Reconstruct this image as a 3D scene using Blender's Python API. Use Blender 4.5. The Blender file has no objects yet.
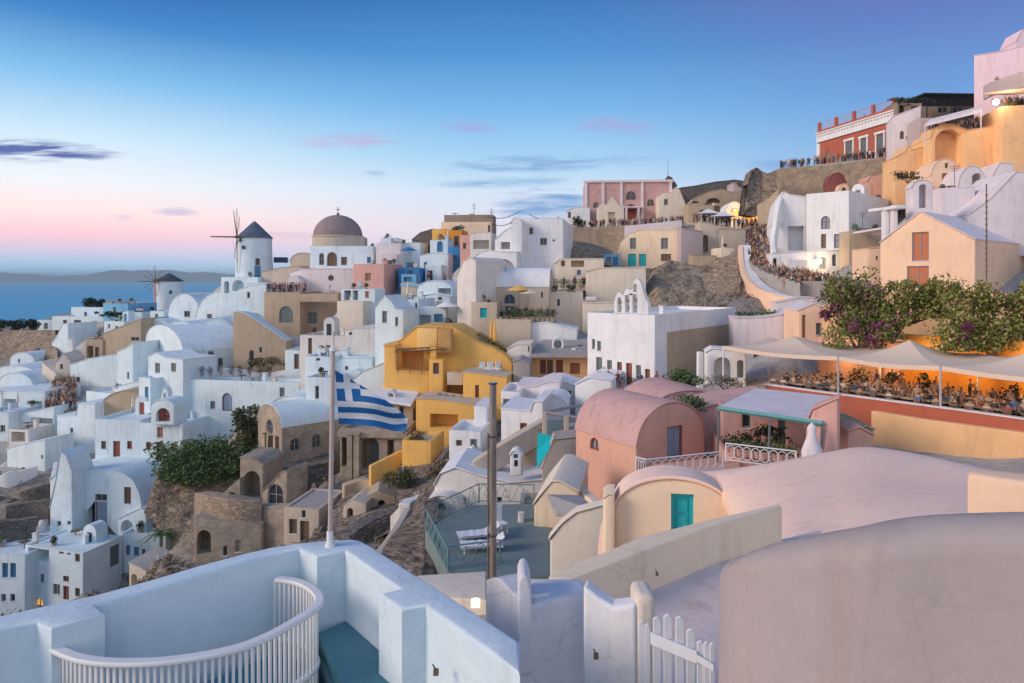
import bpy, bmesh, math, random
import numpy as np
from mathutils import Vector, Matrix, noise
from mathutils.geometry import tessellate_polygon
random.seed(7)
R = math.radians
FL, CX, HY = 683.0, 512.0, 277.0          # focal length in pixels, column and row of the horizon point
scene = bpy.context.scene
col = scene.collection

def U(px, py, Y):                          # a pixel at a distance Y becomes a world point
    return Vector(((px-CX)/FL*Y, Y, -(py-HY)/FL*Y))
def Uz(px, py, z):                         # a pixel on the level z
    Y = -z*FL/(py-HY)
    return Vector(((px-CX)/FL*Y, Y, z))

# ------------------------------------------------------------------ materials
MATS = {}
def nodes_of(name):
    m = bpy.data.materials.new(name); m.use_nodes = True
    nt = m.node_tree; b = nt.nodes['Principled BSDF']
    return m, nt, b
def N(nt, t, **kw):
    n = nt.nodes.new(t)
    for k, v in kw.items():
        if k in n.inputs.keys(): n.inputs[k].default_value = v
        else: setattr(n, k, v)
    return n
def stucco(name, rgb, wear=1.0, rough=0.9, bump=0.25, grime=(0.42, 0.36, 0.31), crack=0.0, trowel=0.0):
    if name in MATS: return MATS[name]
    m, nt, b = nodes_of(name); L = nt.links
    g = N(nt, 'ShaderNodeNewGeometry')
    n1 = N(nt, 'ShaderNodeTexNoise', Scale=0.55, Detail=6.0, Roughness=0.65)
    mp = N(nt, 'ShaderNodeMapping'); mp.inputs['Scale'].default_value = (2.2, 2.2, 0.28)
    n2 = N(nt, 'ShaderNodeTexNoise', Scale=1.0, Detail=5.0, Roughness=0.7)
    n3 = N(nt, 'ShaderNodeTexNoise', Scale=9.0, Detail=6.0, Roughness=0.7)
    L.new(g.outputs['Position'], n1.inputs['Vector']); L.new(g.outputs['Position'], mp.inputs['Vector'])
    L.new(mp.outputs[0], n2.inputs['Vector']); L.new(g.outputs['Position'], n3.inputs['Vector'])
    r1 = N(nt, 'ShaderNodeMapRange'); r1.inputs[1].default_value = 0.45; r1.inputs[2].default_value = 0.78
    r1.inputs[3].default_value = 0; r1.inputs[4].default_value = 0.38*wear
    r2 = N(nt, 'ShaderNodeMapRange'); r2.inputs[1].default_value = 0.52; r2.inputs[2].default_value = 0.80
    r2.inputs[3].default_value = 0; r2.inputs[4].default_value = 0.50*wear
    L.new(n1.outputs[0], r1.inputs[0]); L.new(n2.outputs[0], r2.inputs[0])
    mx = N(nt, 'ShaderNodeMixRGB'); mx.inputs[1].default_value = (*rgb, 1); mx.inputs[2].default_value = (rgb[0]*.62, rgb[1]*.62, rgb[2]*.65, 1)
    L.new(r1.outputs[0], mx.inputs[0])
    m2 = N(nt, 'ShaderNodeMixRGB'); m2.inputs[2].default_value = (rgb[0]*grime[0]*1.3, rgb[1]*grime[1]*1.3, rgb[2]*grime[2]*1.3, 1)
    L.new(mx.outputs[0], m2.inputs[1]); L.new(r2.outputs[0], m2.inputs[0])
    hs = N(nt, 'ShaderNodeMixRGB', blend_type='MULTIPLY'); hs.inputs[0].default_value = 1
    cr = N(nt, 'ShaderNodeMapRange'); cr.inputs[3].default_value = 0.88; cr.inputs[4].default_value = 1.08
    L.new(n3.outputs[0], cr.inputs[0]); L.new(m2.outputs[0], hs.inputs[1]); L.new(cr.outputs[0], hs.inputs[2])
    fin = hs.outputs[0]; extra = None
    if crack:
        nd = N(nt, 'ShaderNodeTexNoise', Scale=2.2, Detail=5.0); L.new(g.outputs['Position'], nd.inputs['Vector'])
        vm = N(nt, 'ShaderNodeMixRGB'); vm.inputs[0].default_value = .22; L.new(g.outputs['Position'], vm.inputs[1]); L.new(nd.outputs['Color'], vm.inputs[2])
        vc = N(nt, 'ShaderNodeTexVoronoi', Scale=1.5, feature='DISTANCE_TO_EDGE'); L.new(vm.outputs[0], vc.inputs['Vector'])
        cr2 = N(nt, 'ShaderNodeMapRange'); cr2.inputs[1].default_value = 0.0; cr2.inputs[2].default_value = 0.010; cr2.inputs[3].default_value = 1; cr2.inputs[4].default_value = 0; L.new(vc.outputs['Distance'], cr2.inputs[0])
        mk = N(nt, 'ShaderNodeMapRange'); mk.inputs[1].default_value = 0.50; mk.inputs[2].default_value = 0.62; mk.inputs[3].default_value = 0; mk.inputs[4].default_value = crack; L.new(n1.outputs[0], mk.inputs[0])
        mu = N(nt, 'ShaderNodeMath', operation='MULTIPLY'); L.new(cr2.outputs[0], mu.inputs[0]); L.new(mk.outputs[0], mu.inputs[1])
        cm = N(nt, 'ShaderNodeMixRGB'); cm.inputs[2].default_value = (rgb[0]*.35, rgb[1]*.32, rgb[2]*.3, 1); L.new(mu.outputs[0], cm.inputs[0]); L.new(fin, cm.inputs[1]); fin = cm.outputs[0]
        # patches of older limewash
        np_ = N(nt, 'ShaderNodeTexNoise', Scale=1.1, Detail=8.0, Roughness=.6); L.new(g.outputs['Position'], np_.inputs['Vector'])
        pr = N(nt, 'ShaderNodeMapRange'); pr.inputs[1].default_value = .53; pr.inputs[2].default_value = .56; pr.inputs[3].default_value = 0; pr.inputs[4].default_value = .16; L.new(np_.outputs[0], pr.inputs[0])
        pm = N(nt, 'ShaderNodeMixRGB'); pm.inputs[2].default_value = (min(1, rgb[0]*1.25), min(1, rgb[1]*1.22), min(1, rgb[2]*1.15), 1); L.new(pr.outputs[0], pm.inputs[0]); L.new(fin, pm.inputs[1]); fin = pm.outputs[0]
    L.new(fin, b.inputs['Base Color'])
    b.inputs['Roughness'].default_value = rough; b.inputs['Specular IOR Level'].default_value = 0.2
    bp = N(nt, 'ShaderNodeBump', Strength=bump, Distance=0.05)
    ad = N(nt, 'ShaderNodeMath', operation='ADD')
    L.new(n1.outputs[0], ad.inputs[0]); L.new(n3.outputs[0], ad.inputs[1]); L.new(ad.outputs[0], bp.inputs['Height'])
    L.new(bp.outputs[0], b.inputs['Normal'])
    MATS[name] = m; return m
def stone(name, c1, c2, scale=2.2, mortar=(0.5, 0.44, 0.38), bump=0.8, flat=1.6):
    if name in MATS: return MATS[name]
    m, nt, b = nodes_of(name); L = nt.links
    g = N(nt, 'ShaderNodeNewGeometry')
    mp = N(nt, 'ShaderNodeMapping'); mp.inputs['Scale'].default_value = (1, 1, flat)
    v = N(nt, 'ShaderNodeTexVoronoi', Scale=scale); ve = N(nt, 'ShaderNodeTexVoronoi', Scale=scale, feature='DISTANCE_TO_EDGE')
    n = N(nt, 'ShaderNodeTexNoise', Scale=0.8, Detail=7.0, Roughness=0.7)
    L.new(g.outputs['Position'], mp.inputs[0]); L.new(mp.outputs[0], v.inputs['Vector']); L.new(mp.outputs[0], ve.inputs['Vector']); L.new(g.outputs['Position'], n.inputs['Vector'])
    mx = N(nt, 'ShaderNodeMixRGB'); mx.inputs[1].default_value = (*c1, 1); mx.inputs[2].default_value = (*c2, 1)
    sp = N(nt, 'ShaderNodeSeparateColor'); L.new(v.outputs['Color'], sp.inputs[0]); L.new(sp.outputs[0], mx.inputs[0])
    r = N(nt, 'ShaderNodeMapRange'); r.inputs[1].default_value = 0.0; r.inputs[2].default_value = 0.09; r.inputs[3].default_value = 0.7; r.inputs[4].default_value = 0
    L.new(ve.outputs['Distance'], r.inputs[0])
    m2 = N(nt, 'ShaderNodeMixRGB'); m2.inputs[2].default_value = (*mortar, 1); L.new(r.outputs[0], m2.inputs[0]); L.new(mx.outputs[0], m2.inputs[1])
    m3 = N(nt, 'ShaderNodeMixRGB', blend_type='MULTIPLY'); m3.inputs[0].default_value = 1
    r3 = N(nt, 'ShaderNodeMapRange'); r3.inputs[1].default_value = .25; r3.inputs[2].default_value = .75; r3.inputs[3].default_value = 0.6; r3.inputs[4].default_value = 1.35
    L.new(n.outputs[0], r3.inputs[0]); L.new(m2.outputs[0], m3.inputs[1]); L.new(r3.outputs[0], m3.inputs[2])
    L.new(m3.outputs[0], b.inputs['Base Color']); b.inputs['Roughness'].default_value = 0.95; b.inputs['Specular IOR Level'].default_value = 0.15
    bp = N(nt, 'ShaderNodeBump', Strength=bump, Distance=0.15)
    ad = N(nt, 'ShaderNodeMath', operation='ADD'); L.new(r.outputs[0], ad.inputs[0]); L.new(n.outputs[0], ad.inputs[1])
    sb = N(nt, 'ShaderNodeMath', operation='SUBTRACT'); sb.inputs[0].default_value = 1; L.new(ad.outputs[0], sb.inputs[1])
    L.new(sb.outputs[0], bp.inputs['Height']); L.new(bp.outputs[0], b.inputs['Normal'])
    MATS[name] = m; return m
def rockmat(name, c0, c1, c2, sc=1.0):
    m, nt, b = nodes_of(name); L = nt.links; g = N(nt, 'ShaderNodeNewGeometry')
    mp = N(nt, 'ShaderNodeMapping'); mp.inputs['Scale'].default_value = (1, 1, 1.9); L.new(g.outputs['Position'], mp.inputs[0])
    n = N(nt, 'ShaderNodeTexNoise', Scale=1.3*sc, Detail=12.0, Roughness=.72, Distortion=.6); L.new(mp.outputs[0], n.inputs['Vector'])
    v = N(nt, 'ShaderNodeTexVoronoi', Scale=3.6*sc); L.new(mp.outputs[0], v.inputs['Vector'])
    r = N(nt, 'ShaderNodeValToRGB'); e = r.color_ramp.elements; e[0].position = .34; e[0].color = (*c0, 1); e[1].position = .72; e[1].color = (*c2, 1); q = e.new(.5); q.color = (*c1, 1); L.new(n.outputs[0], r.inputs[0])
    sp = N(nt, 'ShaderNodeSeparateColor'); L.new(v.outputs['Color'], sp.inputs[0]); mr = N(nt, 'ShaderNodeMapRange'); mr.inputs[3].default_value = .72; mr.inputs[4].default_value = 1.28; L.new(sp.outputs[0], mr.inputs[0])
    mx = N(nt, 'ShaderNodeMixRGB', blend_type='MULTIPLY'); mx.inputs[0].default_value = 1; L.new(r.outputs[0], mx.inputs[1]); L.new(mr.outputs[0], mx.inputs[2]); L.new(mx.outputs[0], b.inputs['Base Color'])
    b.inputs['Roughness'].default_value = .95; b.inputs['Specular IOR Level'].default_value = .15
    ad = N(nt, 'ShaderNodeMath', operation='SUBTRACT'); L.new(n.outputs[0], ad.inputs[0]); ml = N(nt, 'ShaderNodeMath', operation='MULTIPLY'); ml.inputs[1].default_value = .35; L.new(v.outputs['Distance'], ml.inputs[0]); L.new(ml.outputs[0], ad.inputs[1])
    bp = N(nt, 'ShaderNodeBump', Strength=1.0, Distance=.5); L.new(ad.outputs[0], bp.inputs['Height']); L.new(bp.outputs[0], b.inputs['Normal']); return m
def plain(name, rgb, rough=0.6, metal=0.0, var=0.12, scale=6.0, emit=0, spec=0.3):
    if name in MATS: return MATS[name]
    m, nt, b = nodes_of(name); L = nt.links
    g = N(nt, 'ShaderNodeNewGeometry'); n = N(nt, 'ShaderNodeTexNoise', Scale=scale, Detail=4.0)
    L.new(g.outputs['Position'], n.inputs['Vector'])
    r = N(nt, 'ShaderNodeMapRange'); r.inputs[3].default_value = 1-var; r.inputs[4].default_value = 1+var; L.new(n.outputs[0], r.inputs[0])
    m3 = N(nt, 'ShaderNodeMixRGB', blend_type='MULTIPLY'); m3.inputs[0].default_value = 1; m3.inputs[1].default_value = (*rgb, 1); L.new(r.outputs[0], m3.inputs[2])
    L.new(m3.outputs[0], b.inputs['Base Color'])
    b.inputs['Roughness'].default_value = rough; b.inputs['Metallic'].default_value = metal; b.inputs['Specular IOR Level'].default_value = spec
    if emit:
        b.inputs['Emission Color'].default_value = (*rgb, 1); b.inputs['Emission Strength'].default_value = emit
    MATS[name] = m; return m
def leafmat(name, c1, c2, c3=None, f3=0.08):
    if name in MATS: return MATS[name]
    m, nt, b = nodes_of(name); L = nt.links
    g = N(nt, 'ShaderNodeNewGeometry')
    rp = N(nt, 'ShaderNodeValToRGB'); L.new(g.outputs['Random Per Island'], rp.inputs[0])
    e = rp.color_ramp.elements; e[0].color = (*c1, 1); e[1].color = (*c2, 1); e[1].position = 0.8
    if c3:
        rp.color_ramp.interpolation = 'LINEAR'
        e2 = rp.color_ramp.elements.new(1-f3); e2.color = (*c2, 1); e3 = rp.color_ramp.elements.new(min(.999, 1-f3+.01)); e3.color = (*c3, 1)
    L.new(rp.outputs[0], b.inputs['Base Color']); b.inputs['Roughness'].default_value = 0.6; b.inputs['Specular IOR Level'].default_value = 0.2
    MATS[name] = m; return m

WH = (0.80, 0.80, 0.80)
PAL = {
 'lityellow': stucco('ochre_plaster_painted_lit', (0.90, 0.60, 0.24), .8),  # ochre of the bay front, the light falling on it put into the colour
 'shadeyellow': stucco('ochre_plaster_painted_shade', (0.55, 0.33, 0.13), 1.2),  # same ochre for the bay's side, its shade put into the colour
 'white': stucco('whitewash', WH, 1.1), 'skylit_white': stucco('whitewash_painted_skylit', (0.68, 0.79, 0.83), 1.2), 'offwhite': stucco('aged_whitewash', (0.74, 0.70, 0.65), 1.2),  # the bluish copy of the whitewash has sky light put into its colour
 'lilac': stucco('lilac_limewash', (0.78, 0.70, 0.71), 1.1), 'pinkwhite': stucco('pink_tinted_whitewash', (0.84, 0.63, 0.68), .8), 'darkred': stucco('dark_red_plaster', (0.26, 0.09, 0.08), 1.2), 'cream': stucco('cream_plaster', (0.85, 0.67, 0.48), 1.0),
 'pale': stucco('pale_cream_plaster', (0.78, 0.68, 0.55), 0.9), 'peach': stucco('peach_plaster', (0.90, 0.62, 0.43), 0.9),
 'apricot': stucco('apricot_plaster', (0.87, 0.53, 0.27), 1.0), 'yellow': stucco('ochre_plaster', (0.84, 0.49, 0.14), 1.0),
 'orange': stucco('orange_plaster', (0.72, 0.30, 0.05), 0.8), 'pink': stucco('pink_plaster', (0.70, 0.40, 0.34), 1.2),
 'rose': stucco('rose_plaster', (0.62, 0.38, 0.35), 1.5), 'salmon': stucco('salmon_plaster', (0.72, 0.41, 0.31), 1.2),
 'terracotta': stucco('terracotta_plaster', (0.46, 0.13, 0.08), 0.8), 'tan': stucco('tan_plaster', (0.48, 0.38, 0.27), 1.3),
 'beige': stucco('beige_plaster', (0.58, 0.49, 0.39), 1.2), 'brown': stucco('brown_plaster', (0.33, 0.26, 0.20), 1.3),
 'grey': stucco('grey_cement', (0.40, 0.37, 0.35), 1.3), 'blue': stucco('blue_limewash', (0.06, 0.24, 0.50), 1.0),
 'lightblue': stucco('light_blue_limewash', (0.20, 0.46, 0.66), 1.0), 'mauve': stucco('mauve_plaster', (0.52, 0.42, 0.41), 0.7),
 'teal': plain('turquoise_paint', (0.02, 0.42, 0.46), 0.5), 'tealfloor': stucco('teal_floor_paint', (0.09, 0.23, 0.28), 1.3, rough=0.55, crack=.3),
 'ash': stone('ashlar_stone', (0.34, 0.28, 0.22), (0.44, 0.365, 0.285), 3.2, (0.38, 0.315, 0.25), 0.35),
 'ashdark': stone('dark_masonry', (0.14, 0.12, 0.11), (0.24, 0.21, 0.18), 2.6, (0.22, 0.20, 0.18), 0.9),
 'rubble': stone('rubble_masonry', (0.34, 0.26, 0.19), (0.50, 0.40, 0.30), 3.4, (0.36, 0.285, 0.215), 0.8, 2.0),
 'rock': rockmat('volcanic_rock', (.10, .075, .06), (.30, .235, .18), (.55, .46, .37)), 'cliffrock': rockmat('tan_cliff_rock', (.18, .13, .09), (.40, .31, .22), (.62, .50, .38)),
 'rockdark': stone('dark_lava_rock', (0.09, 0.075, 0.07), (0.17, 0.14, 0.125), 1.6, (0.06, 0.05, 0.045), 1.0, 2.4),
}
GL = {'k': plain('dark_window_glass', (0.045, 0.055, 0.065), 0.15, spec=0.6), 'b': plain('blue_painted_wood', (0.08, 0.22, 0.36), 0.5),
 't': PAL['teal'], 'r': plain('red_brown_wood', (0.26, 0.075, 0.05), 0.6), 'g': plain('grey_green_wood', (0.14, 0.17, 0.17), 0.6),
 'o': plain('orange_brown_wood', (0.50, 0.16, 0.08), 0.6), 'w': plain('brown_wood', (0.17, 0.11, 0.075), 0.7),
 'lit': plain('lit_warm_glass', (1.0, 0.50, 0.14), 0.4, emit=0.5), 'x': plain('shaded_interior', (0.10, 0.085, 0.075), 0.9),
 'v': plain('grey_blue_wood', (0.22, 0.29, 0.38), 0.6), 's': PAL['mauve']}
FRM = {'k': plain('grey_window_frame', (0.30, 0.30, 0.29), 0.6)}
def frame_mat(c):
    return {'r': GL['w'], 'w': GL['w'], 'o': FRM['k'], 'g': FRM['k'], 't': PAL['teal'], 'b': GL['b'], 'v': GL['r'], 'lit': GL['w']}.get(c, FRM['k'])

# ------------------------------------------------------------------ objects
def tag(o, label=None, cat=None, group=None, kind=None):
    if label: o['label'] = label
    if cat: o['category'] = cat
    if group: o['group'] = group
    if kind: o['kind'] = kind
    return o
def empty(name, loc, rz=0.0):
    o = bpy.data.objects.new(name, None); col.objects.link(o); o.location = loc; o.rotation_euler = (0, 0, rz); o.empty_display_size = 0.3
    return o
def link(name, me, parent=None):
    o = bpy.data.objects.new(name, me); col.objects.link(o)
    if parent: o.parent = parent
    return o
def bake(name, bm, mat, parent=None, smooth=35, bevel=0, seg=2, merge=True):
    if merge: bmesh.ops.remove_doubles(bm, verts=bm.verts, dist=0.0008)
    bmesh.ops.recalc_face_normals(bm, faces=bm.faces)
    me = bpy.data.meshes.new(name); bm.to_mesh(me); bm.free()
    if smooth:
        me.polygons.foreach_set('use_smooth', [True]*len(me.polygons)); me.set_sharp_from_angle(angle=R(smooth))
    for m in (mat if isinstance(mat, (list, tuple)) else [mat]): me.materials.append(m)
    o = link(name, me, parent)
    if bevel:
        md = o.modifiers.new('edge', 'BEVEL'); md.width = bevel; md.segments = seg; md.limit_method = 'ANGLE'; md.angle_limit = R(40); md.use_clamp_overlap = True
    return o
def poly(bm, pts, mi=0):
    try:
        f = bm.faces.new([bm.verts.new(p) for p in pts]); f.material_index = mi; return f
    except ValueError: return None
def box(bm, c, s, rz=0.0, mi=0):
    M = Matrix.Translation(c) @ Matrix.Rotation(rz, 4, 'Z') @ Matrix.Diagonal((s[0], s[1], s[2], 1))
    r = bmesh.ops.create_cube(bm, size=1.0, matrix=M)
    for v in r['verts']:
        for f in v.link_faces: f.material_index = mi
def tube(bm, a, b, r1, r2=None, n=8):
    a = Vector(a); b = Vector(b); d = b-a
    if d.length < 1e-5: return
    r2 = r1 if r2 is None else r2
    q = d.to_track_quat('Z', 'Y').to_matrix().to_4x4()
    bmesh.ops.create_cone(bm, cap_ends=True, segments=n, radius1=r1, radius2=r2, depth=d.length, matrix=Matrix.Translation((a+b)/2) @ q)
def lathe(bm, prof, n=32, c=(0, 0, 0), a0=0, a1=2*math.pi):
    rings = []
    full = abs(a1-a0-2*math.pi) < 1e-4
    m = n if full else n+1
    for r, z in prof:
        rings.append([bm.verts.new((c[0]+r*math.cos(a0+(a1-a0)*i/n), c[1]+r*math.sin(a0+(a1-a0)*i/n), c[2]+z)) for i in range(m)])
    for k in range(len(rings)-1):
        for i in range(n):
            j = (i+1) % m
            try: bm.faces.new((rings[k][i], rings[k][j], rings[k+1][j], rings[k+1][i]))
            except ValueError: pass
def copy_tree(o, parent=None):
    c = o.copy(); col.objects.link(c)
    if parent: c.parent = parent
    for ch in list(o.children): copy_tree(ch, c)
    return c

# ------------------------------------------------------------------ buildings
FOOT = []       # footprints: (A, u, n, w, d, ztop)
CTRL = []       # terrain points
OPEN = {}       # openings of each front
class Face:
    def __init__(s, P0, e1, inward, T): s.P0 = P0; s.e1 = e1; s.inward = inward; s.T = T
    def pt(s, px, py):
        k = (px-CX)/FL
        t = (k*s.P0[1]-s.P0[0])/(s.e1[0]-k*s.e1[1])
        Y = s.P0[1]+t*s.e1[1]
        return t, -(py-HY)/FL*Y
def tess(bm, outer, holes, T, depth_y=0.0):
    loops = [[Vector((p[0], p[1], 0)) for p in outer]]+[[Vector((p[0], p[1], 0)) for p in h] for h in holes]
    flat = [p for l in loops for p in l]
    vs = [bm.verts.new(T(p.x, depth_y, p.y)) for p in flat]
    for t in tessellate_polygon(loops):
        try: bm.faces.new([vs[i] for i in t])
        except ValueError: pass
def arch_loop(s0, z0, s1, z1, n=8):
    r = (s1-s0)/2; zs = max(z0+0.05, z1-r); rr = z1-zs; c = (s0+s1)/2
    return [(s0, z0), (s1, z0)]+[(c+r*math.cos(math.pi*i/n), zs+rr*math.sin(math.pi*i/n)) for i in range(n+1)]
def inset_loop(loop, t):
    cx = sum(p[0] for p in loop)/len(loop); cz = (min(p[1] for p in loop)+max(p[1] for p in loop))/2
    w = max(p[0] for p in loop)-min(p[0] for p in loop); h = max(p[1] for p in loop)-min(p[1] for p in loop)
    kx = max(0.3, (w-2*t)/w); kz = max(0.3, (h-2*t)/h)
    xm = (max(p[0] for p in loop)+min(p[0] for p in loop))/2
    return [(xm+(p[0]-xm)*kx, cz+(p[1]-cz)*kz) for p in loop]

def offset_loop(loop, t):
    """move every edge of a closed outline inwards by t (mitred)"""
    n = len(loop); ar = sum(loop[i][0]*loop[(i+1) % n][1]-loop[(i+1) % n][0]*loop[i][1] for i in range(n)); sg = 1 if ar > 0 else -1; out = []
    for i in range(n):
        p0 = Vector(loop[i-1][:2]); p1 = Vector(loop[i][:2]); p2 = Vector(loop[(i+1) % n][:2])
        e0 = (p1-p0); e1 = (p2-p1)
        if e0.length < 1e-6: e0 = e1
        if e1.length < 1e-6: e1 = e0
        e0 = e0.normalized(); e1 = e1.normalized(); n0 = Vector((-e0.y, e0.x))*sg; n1 = Vector((-e1.y, e1.x))*sg; m = n0+n1
        if m.length < .2: m = n0
        m = m.normalized(); k = t/max(.45, m.dot(n0)); q = p1+m*k; out.append((q.x, q.y))
    return out
def opening(root, kind, loop, T, c):
    """a window or a door standing in its hole; the mesh frame with its pane, or leaf with its frame"""
    xs = [p[0] for p in loop]; zs = [p[1] for p in loop]
    s0, s1, z0, z1 = min(xs), max(xs), min(zs), max(zs)
    t = min(0.09, 0.16*(s1-s0)); d0, d1 = 0.12, 0.19
    inn = inset_loop(loop, t)
    bm = bmesh.new()
    n = len(loop)
    for i in range(n):
        j = (i+1) % n
        poly(bm, [T(loop[i][0], d0, loop[i][1]), T(loop[j][0], d0, loop[j][1]), T(inn[j][0], d0, inn[j][1]), T(inn[i][0], d0, inn[i][1])])
        poly(bm, [T(inn[i][0], d0, inn[i][1]), T(inn[j][0], d0, inn[j][1]), T(inn[j][0], d1, inn[j][1]), T(inn[i][0], d1, inn[i][1])])
    def bar(a0, a1, b0, b1, dd=d0):
        for p in ([(a0, b0), (a1, b0), (a1, b1), (a0, b1)],):
            poly(bm, [T(q[0], dd+.01, q[1]) for q in p])
            poly(bm, [T(a0, dd+.01, b0), T(a0, dd+.01, b1), T(a0, d1, b1), T(a0, d1, b0)]); poly(bm, [T(a1, dd+.01, b0), T(a1, dd+.01, b1), T(a1, d1, b1), T(a1, d1, b0)])
    mid = (s0+s1)/2
    if kind in ('w', 'aw') and (s1-s0) > 0.7: bar(mid-.035, mid+.035, z0+t, z1-t)
    if kind in ('w', 'aw') and (z1-z0) > 1.3: bar(s0+t, s1-t, z0+(z1-z0)*.55-.03, z0+(z1-z0)*.55+.03, d0+.005)
    if kind in ('w', 'aw'):
        f = bake('window', bm, frame_mat(c), root, 0)
        pb = bmesh.new(); tess(pb, inn, [], T, d1); bake('pane', pb, GL[c], f, 0)
        if kind == 'w' and z1-z0 > 0.6:
            sb = bmesh.new()
            for (a, y, b, e) in [(s0-.06, -.05, s1+.06, .1)]:
                P = [T(a, y, z0-.07), T(b, y, z0-.07), T(b, e, z0-.07), T(a, e, z0-.07)]; Q = [T(a, y, z0-.004), T(b, y, z0-.004), T(b, e, z0-.004), T(a, e, z0-.004)]
                poly(sb, P); poly(sb, Q)
                for i in range(4): poly(sb, [P[i], P[(i+1) % 4], Q[(i+1) % 4], Q[i]])
            bake('sill', sb, PAL['offwhite'], f, 0)
    else:
        lb = bmesh.new(); tess(lb, inn, [], T, d1)
        # panels proud of the leaf
        if s1-s0 > 0.5:
            w2 = (s1-s0-2*t); halves = 2 if s1-s0 > 0.95 else 1
            for h in range(halves):
                a = s0+t+w2/halves*h+.07; b = s0+t+w2/halves*(h+1)-.07
                for (q0, q1) in ((.06, .42), (.5, .82)):
                    zz0 = z0+(z1-z0)*q0; zz1 = z0+(z1-z0)*q1
                    P = [(a, zz0), (b, zz0), (b, zz1), (a, zz1)]
                    poly(lb, [T(p[0], d1-.03, p[1]) for p in P])
                    for i in range(4):
                        poly(lb, [T(P[i][0], d1-.03, P[i][1]), T(P[(i+1) % 4][0], d1-.03, P[(i+1) % 4][1]), T(P[(i+1) % 4][0], d1, P[(i+1) % 4][1]), T(P[i][0], d1, P[i][1])])
        f = bake('door', lb, GL[c], root, 0)
        bm2 = bm; bake('door_frame', bm2, frame_mat(c), f, 0)

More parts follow.
